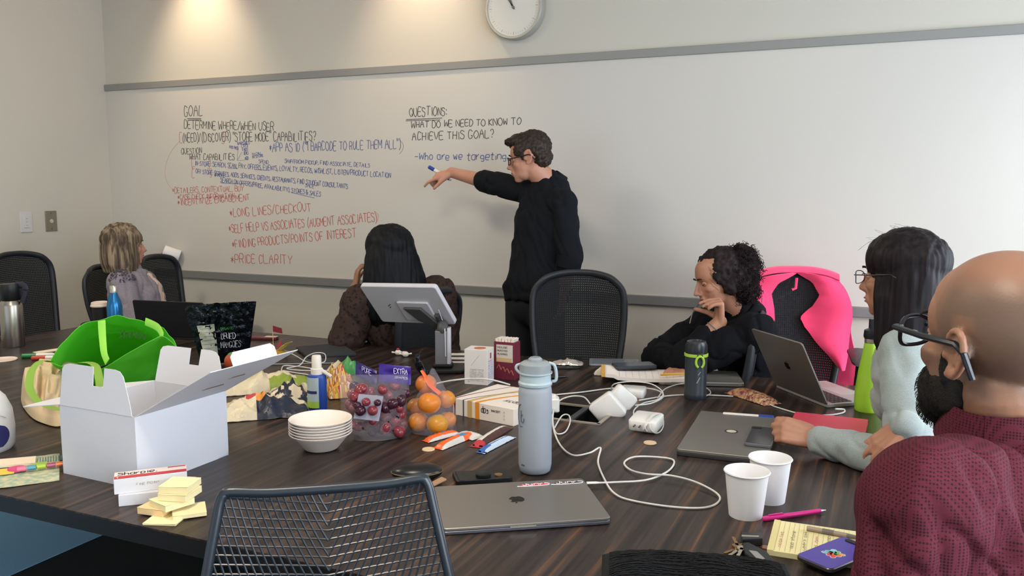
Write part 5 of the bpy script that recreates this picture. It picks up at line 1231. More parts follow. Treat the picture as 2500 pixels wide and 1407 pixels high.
# ---- dark folder and pouch
c_, rz_, w_, d_ = fit([(762, 880), (850, 868), (830, 832), (762, 852)]); t = thing('folder', 'dark grey laptop sleeve lying near the far table edge, left of the black haired person', 'sleeve', PZ(795, 862).xyz, YAW+.45); MB().rbox(.20, .26, .012, 0, .014).build('cover', mat('charcoal fabric', '#2b2c32', .8), t, bevel=.004)
MB().box((0, -.131, .008), (.17, .002, .002)).build('zip_seam', m_bkp, t, smooth=0)
t = T('folder', 'black document folder lying across the table below the grey sleeve', 'folder', 745, 884, rz=YAW+.1); MB().rbox(.34, .10, .008, 0, .008).build('cover', mat('black vinyl', '#101114', .4), t, bevel=.002); MB().box((0, -.0505, .004), (.33, .001, .005)).build('page_edges', mat('grey print', '#9a9a98'), t, smooth=0)
# small white candies
for px, py, lab_ in ((882, 842, 'small white wrapped sweet near the elbow of the black haired person'), (972, 868, 'small white sweet with a red tip left of the screen'), (990, 872, 'small white sweet right beside the red-tipped one')):
    t = T('wrapped_sweet', lab_, 'sweet', px, py, rz=.5); MB().ell((0, 0, .012), (.014, .010, .012), n=14).build('sweet', mat('white sweet', '#e3dcd0', .4), t)
    for s_ in (-1, 1): MB().skin([[V((s_*.012, q*.003, .012+w*.003)) for q, w in ((-1, 0), (0, 1), (1, 0), (0, -1))], [V((s_*.026, q*.010, .014+w*.004)) for q, w in ((-1, 0), (0, 1), (1, 0), (0, -1))]]).build('twist', mat('white sweet'), t)
    if 'red' in lab_ and '972' or px == 972:
        if px == 972: MB().ell((0, 0, .026), (.007, .006, .005)).build('red_tip', m_redp, t)
# ---- fruit bags
rnd = random.Random(3)
m_grp = mat('red grape skin', '#6b2433', .22, sss=.05, var=(40, .3, '#8d3a40')); m_grd = mat('dark grape skin', '#3a1626', .2)
gb = PZ(915, 1062); bagA = thing('grape_bag', 'clear grape bag with purple printed header and holes, behind the bowls', 'fruit bag', gb.xyz)
def shell(top, wob=.008, seed=1, cx=(0, 0), R0=.08, n=34, mm=22, prof=None, ex3=None, ey3=None):
    def fn(u, v):
        a = 2*PI*u; r, z = prof(v); q = 1+.10*noise.noise(V((math.cos(a)*2.4, math.sin(a)*2.4, v*5+seed)))*(.3+v)
        p = ex3*(r[0]*math.cos(a)*q) + ey3*(r[1]*math.sin(a)*q) + UP*max(.002, z)
        return p + ex3*noise.noise(V((u*9, v*9, seed)))*wob
    return fn
XR3 = V((_R.x, _R.y, 0)); dA = (gb-CAM).dot(_F)
prof = lambda v: ((wid(gb, 86)*(1-.10*v-.15*(1-v)**4), (.066*(1-v)**.6+.003)), (zat(gb, 915)-TB)*v)
m = MB(); m.grid(shell(0, seed=2, prof=prof, ex3=XR3, ey3=AWAY), 36, 22); m.build('film', m_film, bagA, fixn=False, smooth=70)
top = zat(gb, 905)-TB
def hdr(x0, x1, y0, y1, skew, m_, nm):
    a, b_, c, d = [PD(x, y, dA-.012) for x, y in ((x0, y1), (x1, y1+skew), (x1, y0+skew), (x0, y0))]
    m = MB(); m.grid(lambda u, v: (a.lerp(b_, u)).lerp(d.lerp(c, u), v)+AWAY*.008*noise.noise(V((u*3, v*3, 1))), 10, 6, .0012); return m.build(nm, m_, bagA, world=True, smooth=60)
m_pur = mat('purple header print', '#3a2280', .3)
hdr(925, 1003, 888, 932, 8, m_pur, 'header_print'); o = hdr(868, 920, 882, 918, 24, mat('dark purple header print', '#2c1f5c', .3), 'header_print')
def dtext(t, text, x0, y0, x1, y1, hp, d, m_, st, seed=1, mir=False):
    a, b_ = PD(x0, y0, d), PD(x1, y1, d); h_ = hp*d/FPX; m = MB(); write(m, text, a, b_-a, UP, (b_-a).length, h_, st, seed=seed, jit=.08); return m.build('print', m_, t, world=True, smooth=0)
dtext(bagA, 'EXTRA', 962, 912, 996, 915, 13, dA-.024, mat('white print'), .0013); dtext(bagA, 'GRAPES', 964, 924, 996, 927, 5, dA-.024, mat('white print'), .0006); dtext(bagA, 'PURE', 884, 906, 908, 918, 12, dA-.024, mat('lilac print', '#b9aed8', .5), .0013)
a = [PD(x, y, dA-.075) for x, y in ((863, 1022), (925, 1029), (936, 968), (876, 962))]
MB().plate(a, .001).build('picture_panel', mat('pale picture panel', '#9c98a6', .4), bagA, world=True, smooth=0)
for x, y, r_, mm_ in ((880, 1003, 14, m_grd), (910, 1003, 13, m_grp), (894, 982, 11, m_grp), (872, 990, 10, m_grd), (922, 984, 9, m_grd)):
    q = PD(x, y, dA-.078); m = MB(); m.ell(q, (wid(q, r_), wid(q, r_), wid(q, r_)*.95), n=16); m.build('printed_grape', mm_, bagA, world=True)
for k in range(16):
    x, y = rnd.uniform(885, 990), rnd.uniform(985, 1058); q = PD(x, y, dA-.072+.02*rnd.random()); MB().lathe([(.0028, 0), (.0028, .0006)], q, 10, frame(_R, AWAY)).build('vent_hole', mat('black plastic'), bagA, world=True)
for k in range(56):
    x = rnd.uniform(852, 994); y = rnd.uniform(985, 1056) if k < 38 else rnd.uniform(940, 990); q = PD(x, y, dA+rnd.uniform(-.050, .015)); q.z = max(q.z, TB+.016)
    g_ = thing('grape', 'red grape inside the clear bag with purple header', 'grape', q.xyz, rnd.random()*6, 'red grapes in the clear bag'); MB().ell((0, 0, 0), (.0150, .0150, .0185), Matrix.Rotation(rnd.random()*2, 3, 'X'), 12, 8).build('berry', m_grp if rnd.random() < .75 else m_grd, g_)
mb_ = PZ(1058, 1052); dM = (mb_-CAM).dot(_F); bagM = thing('mandarin_bag', 'clear bag of mandarins with a dark foil twist tie and orange label', 'fruit bag', mb_.xyz)
prof = lambda v: ((wid(mb_, 56)*(1-.95*max(0, v-.35)/.65), .055*(1-v)**.7+.004), (zat(mb_, 900)-TB)*v)
m = MB(); m.grid(shell(0, seed=7, prof=prof, ex3=XR3, ey3=AWAY, wob=.004), 36, 20); m.build('film', m_film, bagM, fixn=False, smooth=70)
MB().tube(spl([PD(1032, 853, dM+.01), PD(1018, 872, dM), PD(1024, 895, dM), PD(1036, 912, dM), PD(1048, 925, dM)], 5), [.002]*4+[.010]*4+[.016]*4+[.014]*5+[.008]*4, 8, flat=.5).build('foil_twist', m_blkf, bagM, world=True)
MB().tube(spl([PD(1030, 905, dM-.01), PD(1042, 925, dM-.02), PD(1055, 945, dM-.03), PD(1075, 962, dM-.035)], 5), [.007]*5+[.011]*5+[.009]*6, 8, flat=.4).build('orange_label', mat('orange label', '#e0632f', .4), bagM, world=True)
for x, y, r_, dz, c in ((1040, 938, 26, -.0, '#b4482c'), (1048, 985, 29, -.03, '#dd7a22'), (1088, 975, 24, .01, '#c77f2c'), (1068, 1036, 27, -.035, '#b79a2c'), (1022, 1034, 26, -.01, '#c9782a'), (1016, 992, 22, .02, '#c47a2c'), (1092, 1025, 22, .015, '#c8782a')):
    q = PD(x, y, dM+dz); r3 = wid(q, r_); q.z = max(q.z, TB+r3*.9)
    g_ = thing('mandarin', {'#b4482c': 'deep red-orange mandarin at the top of the bag', '#dd7a22': 'large bright orange mandarin in the middle of the bag', '#b79a2c': 'greenish yellow mandarin low at the front of the bag'}.get(c, {1088: 'dull orange mandarin at the right edge of the bag, upper', 1022: 'orange mandarin lowest at the left of the bag', 1016: 'small orange mandarin at the left edge, upper', 1092: 'orange mandarin at the right edge of the bag, lower'}.get(x, 'orange mandarin in the bag')), 'fruit', q.xyz, 0, 'mandarins in the clear bag')
    MB().ell((0, 0, 0), (r3, r3, r3*.9), n=22, m=14).build('fruit', mat('mandarin '+c, c, .35, bump=(260, .3, .001), var=(16, .3, '#d0802a')), g_); MB().lathe([(.003, r3*.88), (.0045, r3*.92), (0, r3*.93)], n=8).build('stem_button', mat('green stem', '#5c6a32', .8), g_)
# colourful produce packs behind the spray bottle
crumple('snack_wrapper', 'green and yellow produce wrapper right of the spray bottle', 850, 912, .10, .07, .05, YAW, [mat('leaf green foil', '#3f8a4a', .35), mat('lemon wrapper'), m_redp], 8, lambda u, v: 1 if .3 < u < .6 and v > .5 else (2 if u < .2 else 0))
crumple('snack_wrapper', 'clear and orange dried fruit pack between spray bottle and grape bag', 836, 968, .09, .08, .085, YAW+.3, [mat('amber foil', '#b8793c', .3), mat('yellow foil', '#d9b23a', .3), m_redp, m_crm], 11, lambda u, v: int(abs(noise.noise(V((u*5, v*5, 3))))*9) % 4)
crumple('snack_wrapper', 'yellow and brown dried fruit pack just right of the blue spray bottle', 812, 955, .06, .06, .075, YAW, [mat('yellow foil'), mat('brown foil', '#6d4a2a', .4), m_crm], 13, lambda u, v: int(abs(noise.noise(V((u*5, v*5, 7))))*8) % 3)
crumple('snack_wrapper', 'white and pink wrapper with printed scribbles behind the spray bottle', 826, 905, .08, .06, .03, YAW, [m_crm, m_redp], 17, lambda u, v: 1 if u > .7 and v > .5 else 0)
# ---- point of sale touchscreen on stand
TLd, TRd, BLd, BRd = PD(877, 699, 3.30), PD(1062, 702, 3.15), PD(926, 786, 3.45), PD(1106, 797, 3.30)
ea = (TRd-TLd); eb = (BLd-TLd); sw, sh_ = ea.length, eb.length; ea.normalize(); eb = (eb-ea*eb.dot(ea)).normalized(); en = ea.cross(eb)
if en.dot(CAM-TLd) < 0: en = -en
stb = PZ(1082, 905); pos = thing('touchscreen_terminal', 'white touchscreen terminal seen from behind on a grey post with black base', 'screen', stb.xyz, YAW)
m_scr = mat('white terminal shell', '#c9c6cc', .4)
M4 = Matrix.Translation(TLd+ea*sw/2+eb*sh_/2) @ Matrix((ea, -eb, ea.cross(-eb))).transposed().to_4x4(); sg2 = 1 if ea.cross(-eb).dot(en) > 0 else -1
m = MB(); m.T = M4; z1_ = .0 if sg2 < 0 else -.020; m.rbox(sw, sh_, .012, z1_, z1_+.020); m.build('shell', m_scr, pos, world=True, bevel=.003)
m = MB(); m.T = M4; m.rbox(sw-.02, sh_-.02, .008, (-.021 if sg2 > 0 else .020), (-.020 if sg2 > 0 else .021)); m.build('display', mat('dark screen'), pos, world=True)
m = MB(); m.T = M4; zz = .0 if sg2 > 0 else -.006; m.rbox(sw*.42, sh_*.50, .008, zz, zz+.010, (sw*.10, -sh_*.12)); m.build('raised_panel', m_scr, pos, world=True, bevel=.004)
m = MB(); m.T = M4
pl = [(-.01, sh_*.02), (sw*.20, sh_*.02), (sw*.33, -sh_*.42), (sw*.26, -sh_*.50), (sw*.08, -sh_*.30)]
m.prism(pl, zz+.010 if sg2 > 0 else zz-.012, zz+.022 if sg2 > 0 else zz-.0); m.build('mount_plate', mat('dark grey mount', '#4a494a', .5), pos, world=True, bevel=.003)
apple_o = M4 @ V((-sw*.26, -sh_*.02, .0006*sg2)); m = MB(); m.T = M4
for q in ((-.26, -.02), (-.25, -.06), (-.235, .01)): m.box((q[0]*sw, q[1]*sh_, .0005*sg2), (.007, .004, .001), Matrix.Rotation(.8, 3, 'Z'))
m.build('printed_mark', m_ink, pos, world=True, smooth=0, kind='stuff')
hP = zat(stb, 805)-TB; 
MB().rbox(.058, .040, .006, .02, hP*.98).build('post', mat('grey post', '#85858a', .4, metal=.4), pos, bevel=.002)
MB().rbox(.014, .042, .004, .02, hP*1.05, (.024, -.001)).build('post_edge', m_scr, pos, bevel=.002)
nk = BRd + en*.0 - ea*.04; a = V((stb.x, stb.y, TB+hP*.95)); MB().tube(spl([a, a+V((0, 0, .02)), nk-eb*.02, nk-eb*.07], 5), [.022]*5+[.020]*5+[.014]*6, 10).build('neck', mat('dark grey mount'), pos, world=True)
MB().rbox(.17, .14, .014, 0, .016, ch=.004).build('base_plate', m_bkp, pos); MB().rbox(.075, .06, .008, .016, .030, ch=.004).build('foot_block', m_bkp, pos)
MB().tube(spl([BRd-ea*.02-eb*.10+en*.004, BRd-ea*.025-eb*.03+en*.012, V((stb.x, stb.y, TB+hP))+XR3*.01-AWAY*.025, V((stb.x, stb.y, TB+.06))+XR3*.012-AWAY*.024], 6), .0022, 6).build('cable', m_scr, pos, world=True)
# ---- white and burgundy cartons
t, w1 = fbox('tall_carton', 'tall white printed carton with small red logos beside the screen stand', 'box', (1133, 938), (1190, 944), .075, .0, m_pap) if False else (None, 0)
def tallbox(name, label, A, B, C_, ytop, m_, cat='box'):
    a, b_, c = PZ(*A), PZ(*B), PZ(*C_); ex = (b_-a).normalized(); w_ = (b_-a).length; ey = V((-ex.y, ex.x, 0)); d_ = abs((c-b_).dot(ey)); h_ = zat(b_, ytop)-TB
    t = thing(name, label, cat, (a.x, a.y, TB), rot=Matrix((ex, ey, UP)).transposed()); MB().box((w_/2, d_/2, h_/2), (w_, d_, h_)).build('carton', m_, t, smooth=0, bevel=.001, seg=1); return t, w_, d_, h_
t, w_, d_, h_ = tallbox('tall_carton', 'tall white printed carton with small red logos beside the screen stand', (1134, 938), (1190, 942), (1222, 932), 856, mat('ivory carton', '#dcd6d0', .55))
mR = m_redp; MB().lathe([(.022, 0), (.022, .0005)], (w_*.55, d_*.45, h_), 20).build('round_logo', mat('terracotta print', '#c06a4c', .6), t)
for k in range(8): face_text(t, ['INGREDIENTS', 'NET WT', 'KEEP DRY', 'ORGANIC', 'NUTRITION', 'SERVING', 'DAILY', 'CONTENTS'][k], (w_*.25, -.0003, h_*(.42-.045*k)), (1, 0, 0), (0, 0, 1), w_*.6, .0035, mat('grey print', '#9a9a98'), .0006, seed=k)
MB().tube([V((w_*.3, -.0003, h_*.55)), V((w_*.65, -.0003, h_*.85))], .0005, 4).build('printed_line', mat('grey print'), t); face_text(t, '100%', (w_*.15, -.0003, h_*.06), (1, 0, 0), (0, 0, 1), w_*.3, .006, m_ink, .001)
MB().box((w_+.0003, d_*.5, h_*.80), (.0006, .014, .020)).build('red_logo', mR, t, smooth=0)
for k in range(9): face_text(t, ['ABC', 'TEA BAGS', 'PURE TASTE', 'SOFT MINT', '20 COUNT', 'RECYCLE', 'FOIL FREE', 'BREW', 'HOT'][k], (w_+.0003, d_*.12, h_*(.64-.065*k)), (0, 1, 0), (0, 0, 1), d_*.75, .005, mat('lilac print', '#b9aed8', .5) if k else mR, .0007, seed=k+20)
t, w_, d_, h_ = tallbox('snack_carton', 'burgundy carton with cream label, its open top full of cream packets', (1206, 925), (1256, 930), (1264, 922), 838, mat('burgundy carton', '#6e2034', .5))
MB().box((w_*.52, -.0004, h_*.70), (w_*.80, .0008, h_*.46)).build('cream_label', mat('cream label', '#c9c2b6', .55), t, smooth=0); MB().box((w_*.5, -.0012, h_*.53), (w_*.74, .0008, h_*.10)).build('label_picture', mat('tan picture', '#c9a47a', .6), t, smooth=0)
for k, tx in enumerate(('HOUSE', 'ROASTED', 'ALMONDS')): face_text(t, tx, (w_*.18, -.0014, h_*(.84-.09*k)), (1, 0, 0), (0, 0, 1), w_*.5, .006, m_ink, .0008, seed=k)
for k in range(4): MB().tube(spl([V((w_*(.15+.2*k), -.0008, h_*(.30-.04*k))), V((w_*(.25+.2*k), -.0008, h_*(.38-.04*k))), V((w_*(.35+.2*k), -.0008, h_*(.26-.04*k)))], 4), .0022, 5).build('printed_almond', mat('rust print', '#a55a48', .6), t)
for k in range(6): MB().box((w_*(.12+.15*k), d_*.5, h_+.004), (w_*.12, d_*.85, .016), Matrix.Rotation(.2*(k % 3-1), 3, 'Y')).build('packet', mat('cream packet', '#e6d8cc', .6), t, smooth=0)
# ---- banded flat carton
pa, pb, pc = PZ(1106, 1012), PZ(1254, 1042), PZ(1290, 1012); ex = (pb-pa).normalized(); ey = V((-ex.y, ex.x, 0)); w_ = (pb-pa).length; h_ = zat(pb, 1000)-TB; d_ = .255*w_/.22
d_ = .30 * (w_/.33) if False else (PZ(1180, 932, TB+h_)-PZ(1106, 972, TB+h_)).dot(ey)
t = thing('flat_carton', 'flat white carton with orange and burgundy curved bands beside the mandarins', 'box', (pa.x, pa.y, TB), rot=Matrix((ex, ey, UP)).transposed())
MB().box((w_/2, d_/2, h_/2), (w_, d_, h_)).build('carton', mat('warm white carton', '#e6dcd2', .5), t, smooth=0, bevel=.001, seg=1)
for x0, w2, c, x1 in ((.02, .006, '#7a2440', .02), (.17, .005, '#55525a', .45), (.25, .018, '#c9a56a', .30), (.38, .016, '#e09030', .62)):
    mm_ = mat('band '+c, c, .5); MB().box((w_*x0+w2/2, -.0003, h_/2), (w2, .0006, h_*.99)).build('side_band', mm_, t, smooth=0)
    MB().grid(lambda u, v: V((w_*x0+w2*u*(1-.5*v)+w_*(x1-x0+.25)*v**1.5, d_*v, h_+.0005)), 2, 14, .0004).build('top_band', mm_, t, smooth=0)
face_text(t, 'dps', (w_*.48, -.0006, h_*.48), (1, 0, 0), (0, 0, 1), .030, .018, m_ink, .0022); face_text(t, 'THIN SOFT', (w_*.64, -.0006, h_*.62), (1, 0, 0), (0, 0, 1), .036, .006, m_ink, .001)
for k in range(3): face_text(t, '10', (w_*.84, -.0006, h_*(.62-.2*k)), (1, 0, 0), (0, 0, 1), .010, .007, mat('grey print'), .001)
flat_text(t, 'hopsy', w_*.97, d_*.32, h_+.001, w_*.34, .026, m_ink, .002, rev=True)
t = T('blue_marker', 'blue marker end peeping out between mandarins and the banded carton', 'marker', 1094, 985, TB+.006, YAW+1.1); MB().tube([V((-.016, 0, .0)), V((.016, 0, .0))], .0075, 12).build('cap', mat('cap #24409a'), t)
# ---- snack bars
def bar(label, A, B, wd, h_, base, bands, wave=.0, name='snack_bar'):
    a, b_ = PZ(*A), PZ(*B); t = thing(name, label, 'snack bar', ((a+b_)/2).xyz, yawto(a, b_)); L_ = (b_-a).length
    def S(s):
        return lambda u, v: V(((u-.5)*L_, (v-.5)*wd*(1 if .1 < u < .9 else 1.04), .0015+.002*abs(noise.noise(V((u*8, v*8, 1))))+(h_*(max(0, math.sin(min(1, max(0, (u-.07)/.86))*PI))**.25)*(max(0, math.sin(v*PI))**.4) if s else 0)))
    m = MB(); G_ = S(1); nu = 40; nv = 8
    for i in range(nu):
        for j in range(nv):
            m.mi = bands((i+.5)/nu, (j+.5)/nv); m.add([G_(i/nu, j/nv), G_((i+1)/nu, j/nv), G_((i+1)/nu, (j+1)/nv), G_(i/nu, (j+1)/nv)], [(0, 1, 2, 3)])
    m.mi = 0; m.grid(S(0), nu, nv); o = m.build('wrapper', base, t, smooth=0); bm = bmesh.new(); bm.from_mesh(o.data); bmesh.ops.remove_doubles(bm, verts=bm.verts, dist=.0002); bmesh.ops.recalc_face_normals(bm, faces=bm.faces); bm.to_mesh(o.data); bm.free()
    o.data.polygons.foreach_set('use_smooth', [True]*len(o.data.polygons)); o.data.set_sharp_from_angle(angle=math.radians(40)); return t
m_or = mat('orange foil', '#ee6428', .3, bump=(60, .6, .003)); m_bl2 = mat('blue patch', '#3f86b8', .4); m_wf = mat('white foil', '#d8d2cc', .35); m_bs = mat('blue foil', '#3a67b4', .35)
bar('orange snack bar with a blue patch, front one of the pair', (1068, 1098), (1158, 1062), .036, .016, [m_or, m_bl2, m_wf], lambda u, v: 1 if .55 < u < .72 and .3 < v < .9 else (2 if (v < .25 and u < .6) else 0))
bar('orange snack bar with a small blue patch, rear one of the pair', (1038, 1080), (1120, 1058), .030, .014, [m_or, m_bl2, m_wf], lambda u, v: 1 if .45 < u < .58 and .4 < v < .8 else (2 if v < .15 else 0))
bar('pale foil snack bar half under the orange pair', (1120, 1060), (1168, 1072), .05, .010, [m_wf, m_org], lambda u, v: 0)
bar('long brown and cream snack bar with a red end', (1160, 1094), (1242, 1044), .034, .016, [m_wf, mat('brown print', '#4d2c28', .4), m_redp], lambda u, v: 2 if u < .14 else (1 if v < .4 else 0))
bar('slim blue and white snack bar lying nearest the water bottle', (1172, 1108), (1250, 1068), .028, .012, [mat('pale blue foil', '#c9d6e8', .3), m_bs], lambda u, v: 1 if u < .28 and v > .3 or .40 < v < .52 else 0)
for px, py, lab_ in ((1046, 1099, 'pale round token on the table below the orange snack bars'), (1587, 1083, 'pale round token beneath the charger with wound cable')):
    t = T('token', lab_, 'token', px, py); MB().lathe([(wid(t.location, 14), 0), (wid(t.location, 16), .001), (wid(t.location, 15), .0035), (0, .003)], n=28).build('disc', mat('pale wood token', '#d9bc96', .5), t)
# ---- frosted water bottle
t = T('sports_bottle', 'tall frosted grey-blue water bottle with clear flip lid in front centre', 'bottle', 1306, 1152, rz=YAW-PI/2); b = t.location; h = zat(b, 872)-TB; r = wid(b, 40.5)
m_fr = mat('frosted grey plastic', '#b4bac2', .42, trans=.35, ior=1.2); m_lg = mat('light grey cap plastic', '#a9b8bd', .4)
MB().lathe([(0, .002), (r*.80, .002), (r*.92, .006), (r*1.0, .022), (r, h*.70), (r*.96, h*.745), (r*.86, h*.76)], n=48, caps=False).build('bottle_body', m_fr, t, smooth=60)
MB().lathe([(r*.78, .012), (r*.93, .026), (r*.93, h*.565), (0, h*.565)], n=40).build('water', mat('water', '#9aa3ae', .1, trans=.3, ior=1.33), t)
MB().lathe([(r*.86, h*.75), (r*1.0, h*.765), (r*1.02, h*.785), (r*.94, h*.80), (r*.93, h*.855), (r*1.02, h*.865), (r*1.02, h*.875), (0, h*.875)], n=40).build('screw_collar', m_lg, t)
MB().lathe([(r*.90, h*.872), (r*.95, h*.90), (r*.93, h*.945), (r*.70, h*.965), (0, h*.965)], n=36).build('lid', mat('clear lid plastic', '#c9cfd2', .1, trans=.6, ior=1.3), t)
MB().lathe([(r*.40, h*.958), (r*.42, h*.985), (r*.3, h), (0, h)], n=24).build('spout_cap', mat('clear lid plastic'), t)
MB().tube(spl([V((0, r*1.0, h*.79)), V((0, r*1.22, h*.80)), V((0, r*1.25, h*.86)), V((0, r*1.12, h*.93)), V((0, r*.8, h*.95))], 5), .004, 8).build('carry_loop', m_lg, t)
m = MB(); m.tube(spl([V((0, -r*.98, h*.87)), V((0, -r*1.14, h*.90)), V((0, -r*1.08, h*.93)), V((0, -r*.8, h*.94))], 5), .0035, 8); m.build('latch', m_lg, t)
def wrapt(t, pts, r_, wd_, m_, nm='logo', n=3):
    m = MB(); m.tube([V((r_*math.cos(a), r_*math.sin(a), z)) for a, z in pts], wd_, 5); return m.build(nm, m_, t)
am = PI*1.0   # leftish facing camera : local frame x towards camera
for pts in ([(.98, h*.56), (.98, h*.50), (.98, h*.46)], [(1.0+.38*math.sin(k*.5), h*.515+.028*math.cos(k*.5)) for k in range(0, 8)], [(.86+.12*math.sin(k*.7), h*.49+.010*math.cos(k*.7)) for k in range(8)]):
    wrapt(t, [(-q[0], q[1]) for q in pts], r*1.003, .0016, mat('slate print', '#5c6470', .6))
wrapt(t, [(-.95+.02*k, h*.085+.003*(k % 2)) for k in range(14)], r*1.003, .0012, mat('slate print'))
# ---- white adapter behind the bottle, foil litter, pen
t = T('power_adapter', 'white power adapter half hidden behind the tall water bottle', 'charger', 1346, 1004, rz=YAW); MB().rbox(.05, .05, .008, 0, .045, ch=.004).build('brick', m_wh, t)
t = T('phone', 'dark phone under torn foil wrappers beyond the water bottle', 'phone', 1368, 898, rz=YAW+.1); MB().rbox(.15, .075, .01, 0, .008).build('phone_body', m_bkp, t, bevel=.002); MB().rbox(.14, .066, .008, .008, .0085).build('phone_screen', mat('dark screen'), t)
crumple('foil_wrapper', 'torn silver foil wrapper lying over a dark phone', 1385, 890, .12, .05, .018, YAW-.15, [mat('silver foil', '#c9c0b8', .2, metal=.6, bump=(60, 1, .004)), m_redp], 21, None, z=TB+.009, cat='wrapper')
crumple('foil_wrapper', 'small crumpled white wrapper standing behind the water bottle lid', 1306, 884, .05, .04, .016, YAW, [mat('silver foil'), m_redp], 22, None, cat='wrapper')
t = T('pen', 'short black pen right of the water bottle lid', 'pen', 1362, 921, TB+.005, YAW+.2); MB().tube([V((-.03, 0, 0)), V((.025, 0, 0)), V((.04, 0, 0))], [.0045, .0045, .001], 8).build('pen_body', m_bkp, t)
crumple('foil_wrapper', 'small red and cream sweet wrapper at the corner of the lined pad', 1466, 916, .05, .03, .022, YAW, [mat('cream packet', '#e6d8cc', .6), m_redp], 23, lambda u, v: 1 if u > .6 else 0, cat='wrapper')
for k, (x, y) in enumerate(((1120, 862), (1118, 872), (1120, 882))):
    t = T('paper_sheet', ('top', 'middle', 'bottom')[k]+' of three white paper strips between screen post and tall carton', 'paper', x, y+4, rz=YAW); MB().box((0, 0, .0015), (.07, .03, .003)).build('sheet', mat('cream packet'), t, smooth=0)
# ---- curly woman's papers
c_, rz_, w_, d_ = fit([(1482, 934), (1735, 948), (1730, 900), (1478, 898)])
lb = thing('laptop', 'closed silver laptop lying under the lined yellow pad', 'laptop', PZ(1705, 928).xyz, YAW-.12); MB().rbox(.30, .20, .012, .001, .015, ch=.002).build('case', mat('silver aluminium', '#b0aca6', .35, metal=.7), lb); MB().box((0, -.1004, .008), (.26, .001, .001)).build('seam', m_ink, lb, smooth=0)
t = thing('legal_pad', 'lined writing pad with orange binding lying on the silver laptop', 'notepad', PZ(1590, 918, TB+.016).xyz+V((0, 0, .0)), YAW-.10)
def padf(z): return lambda u, v: V(((u-.5)*.36, (v-.5)*.155, z-.010*math.sin(u*PI)+.004+.006*(u < .15)))
MB().grid(padf(.012), 24, 6, .012).build('pages', mat('cream lined paper', '#e8dcd2', .8), t, smooth=60)
for k in range(15): MB().grid(lambda u, v: V((-.165+.024*k+.0008*u, (v-.5)*.15, .0167-.010*math.sin(((-.165+.024*k)/.36+.5)*PI)+(.006 if k < 1 else 0))), 1, 4, .0003).build('rule_line', mat('lilac print', '#b9aed8', .5), t, smooth=0)
MB().box((-.175, 0, .016), (.014, .156, .012)).build('binding', mat('orange binding', '#d9a24c', .6), t, smooth=0)
t = T('pencil', 'yellow pencil lying on the lined pad beside the dark bottle', 'pencil', 1645, 914, TB+.036, YAW+.20); MB().tube([V((-.05, 0, 0)), V((.055, 0, 0))], .0045, 6).build('shaft', mat('yellow paint', '#dcae4c', .4), t); MB().tube([V((.055, 0, 0)), V((.068, 0, 0))], [.0045, .0006], 6).build('tip', mat('bare wood', '#d8b78c', .8), t)
t = T('tablet', 'pale grey tablet under the dark phone near the curly haired person', 'tablet', 1500, 888, rz=YAW-.1); MB().rbox(.20, .12, .01, 0, .008).build('tablet_body', mat('pale grey metal', '#8f9298', .35, metal=.4), t, bevel=.002); MB().rbox(.17, .10, .004, .008, .0086).build('glass', mat('pale glass', '#787c86', .1), t)
t = thing('phone', 'dark folding phone case lying on the pad near the curly haired person', 'phone', PZ(1548, 897, TB+.031).xyz, YAW+.18); MB().rbox(.155, .080, .008, .0, .012).build('phone_body', mat('slate case', '#32363e', .5), t, bevel=.003); MB().rbox(.14, .066, .006, .012, .0125).build('phone_screen', mat('slate glass', '#4a505a', .2), t)
# ---- dark thermos with lime strap
t = T('thermos', 'dark slate thermos with lime green strap and carabiner in the middle right', 'thermos', 1697, 972, rz=YAW-PI/2); b = t.location; h = zat(b, 832)-TB; r = wid(b, 27)
MB().lathe([(r*.95, 0), (r, .006), (r, .02), (r*.97, .022), (r*.99, h*.74), (r*.97, h*.76)], n=36).build('flask', mat('dark slate paint', '#2b3038', .4), t)
MB().lathe([(r*.99, h*.76), (r*1.0, h*.80), (r*.97, h*.93), (r*.84, h*.99), (r*.70, h), (r*.62, h*.975), (0, h*.975)], n=36).build('lid', mat('dark cap', '#23252a', .3), t)
MB().lathe([(r*1.0, h*.735), (r*1.06, h*.74), (r*1.06, h*.785), (r*1.0, h*.79)], n=36, caps=False).build('strap', mat('lime rubber', '#a3c93f', .5), t)
m = MB(); m.tube([V((r*1.10, .004+.013*math.sin(a), h*.665+.019*math.cos(a))) for a in [(-2.7+k*.34) for k in range(17)]], .0040, 8); m.build('carabiner', mat('lime rubber'), t)
m = MB(); m.tube([V((r*1.08, .004+.008*math.sin(a), h*.765+.010*math.cos(a))) for a in [k*PI/8 for k in range(16)]], .0018, 6, closed=True); m.build('key_ring', mat('screw', '#6b665c', .3, metal=1), t)
m = MB(); m.tube([V((r*1.02, -.004, h*.30)), V((r*1.02, .006, h*.40))], .0018, 6); m.tube([V((r*1.02, .000, h*.44)), V((r*1.02, .008, h*.50))], .0014, 6); m.build('scratch_print', mat('grey print'), t, kind='stuff')
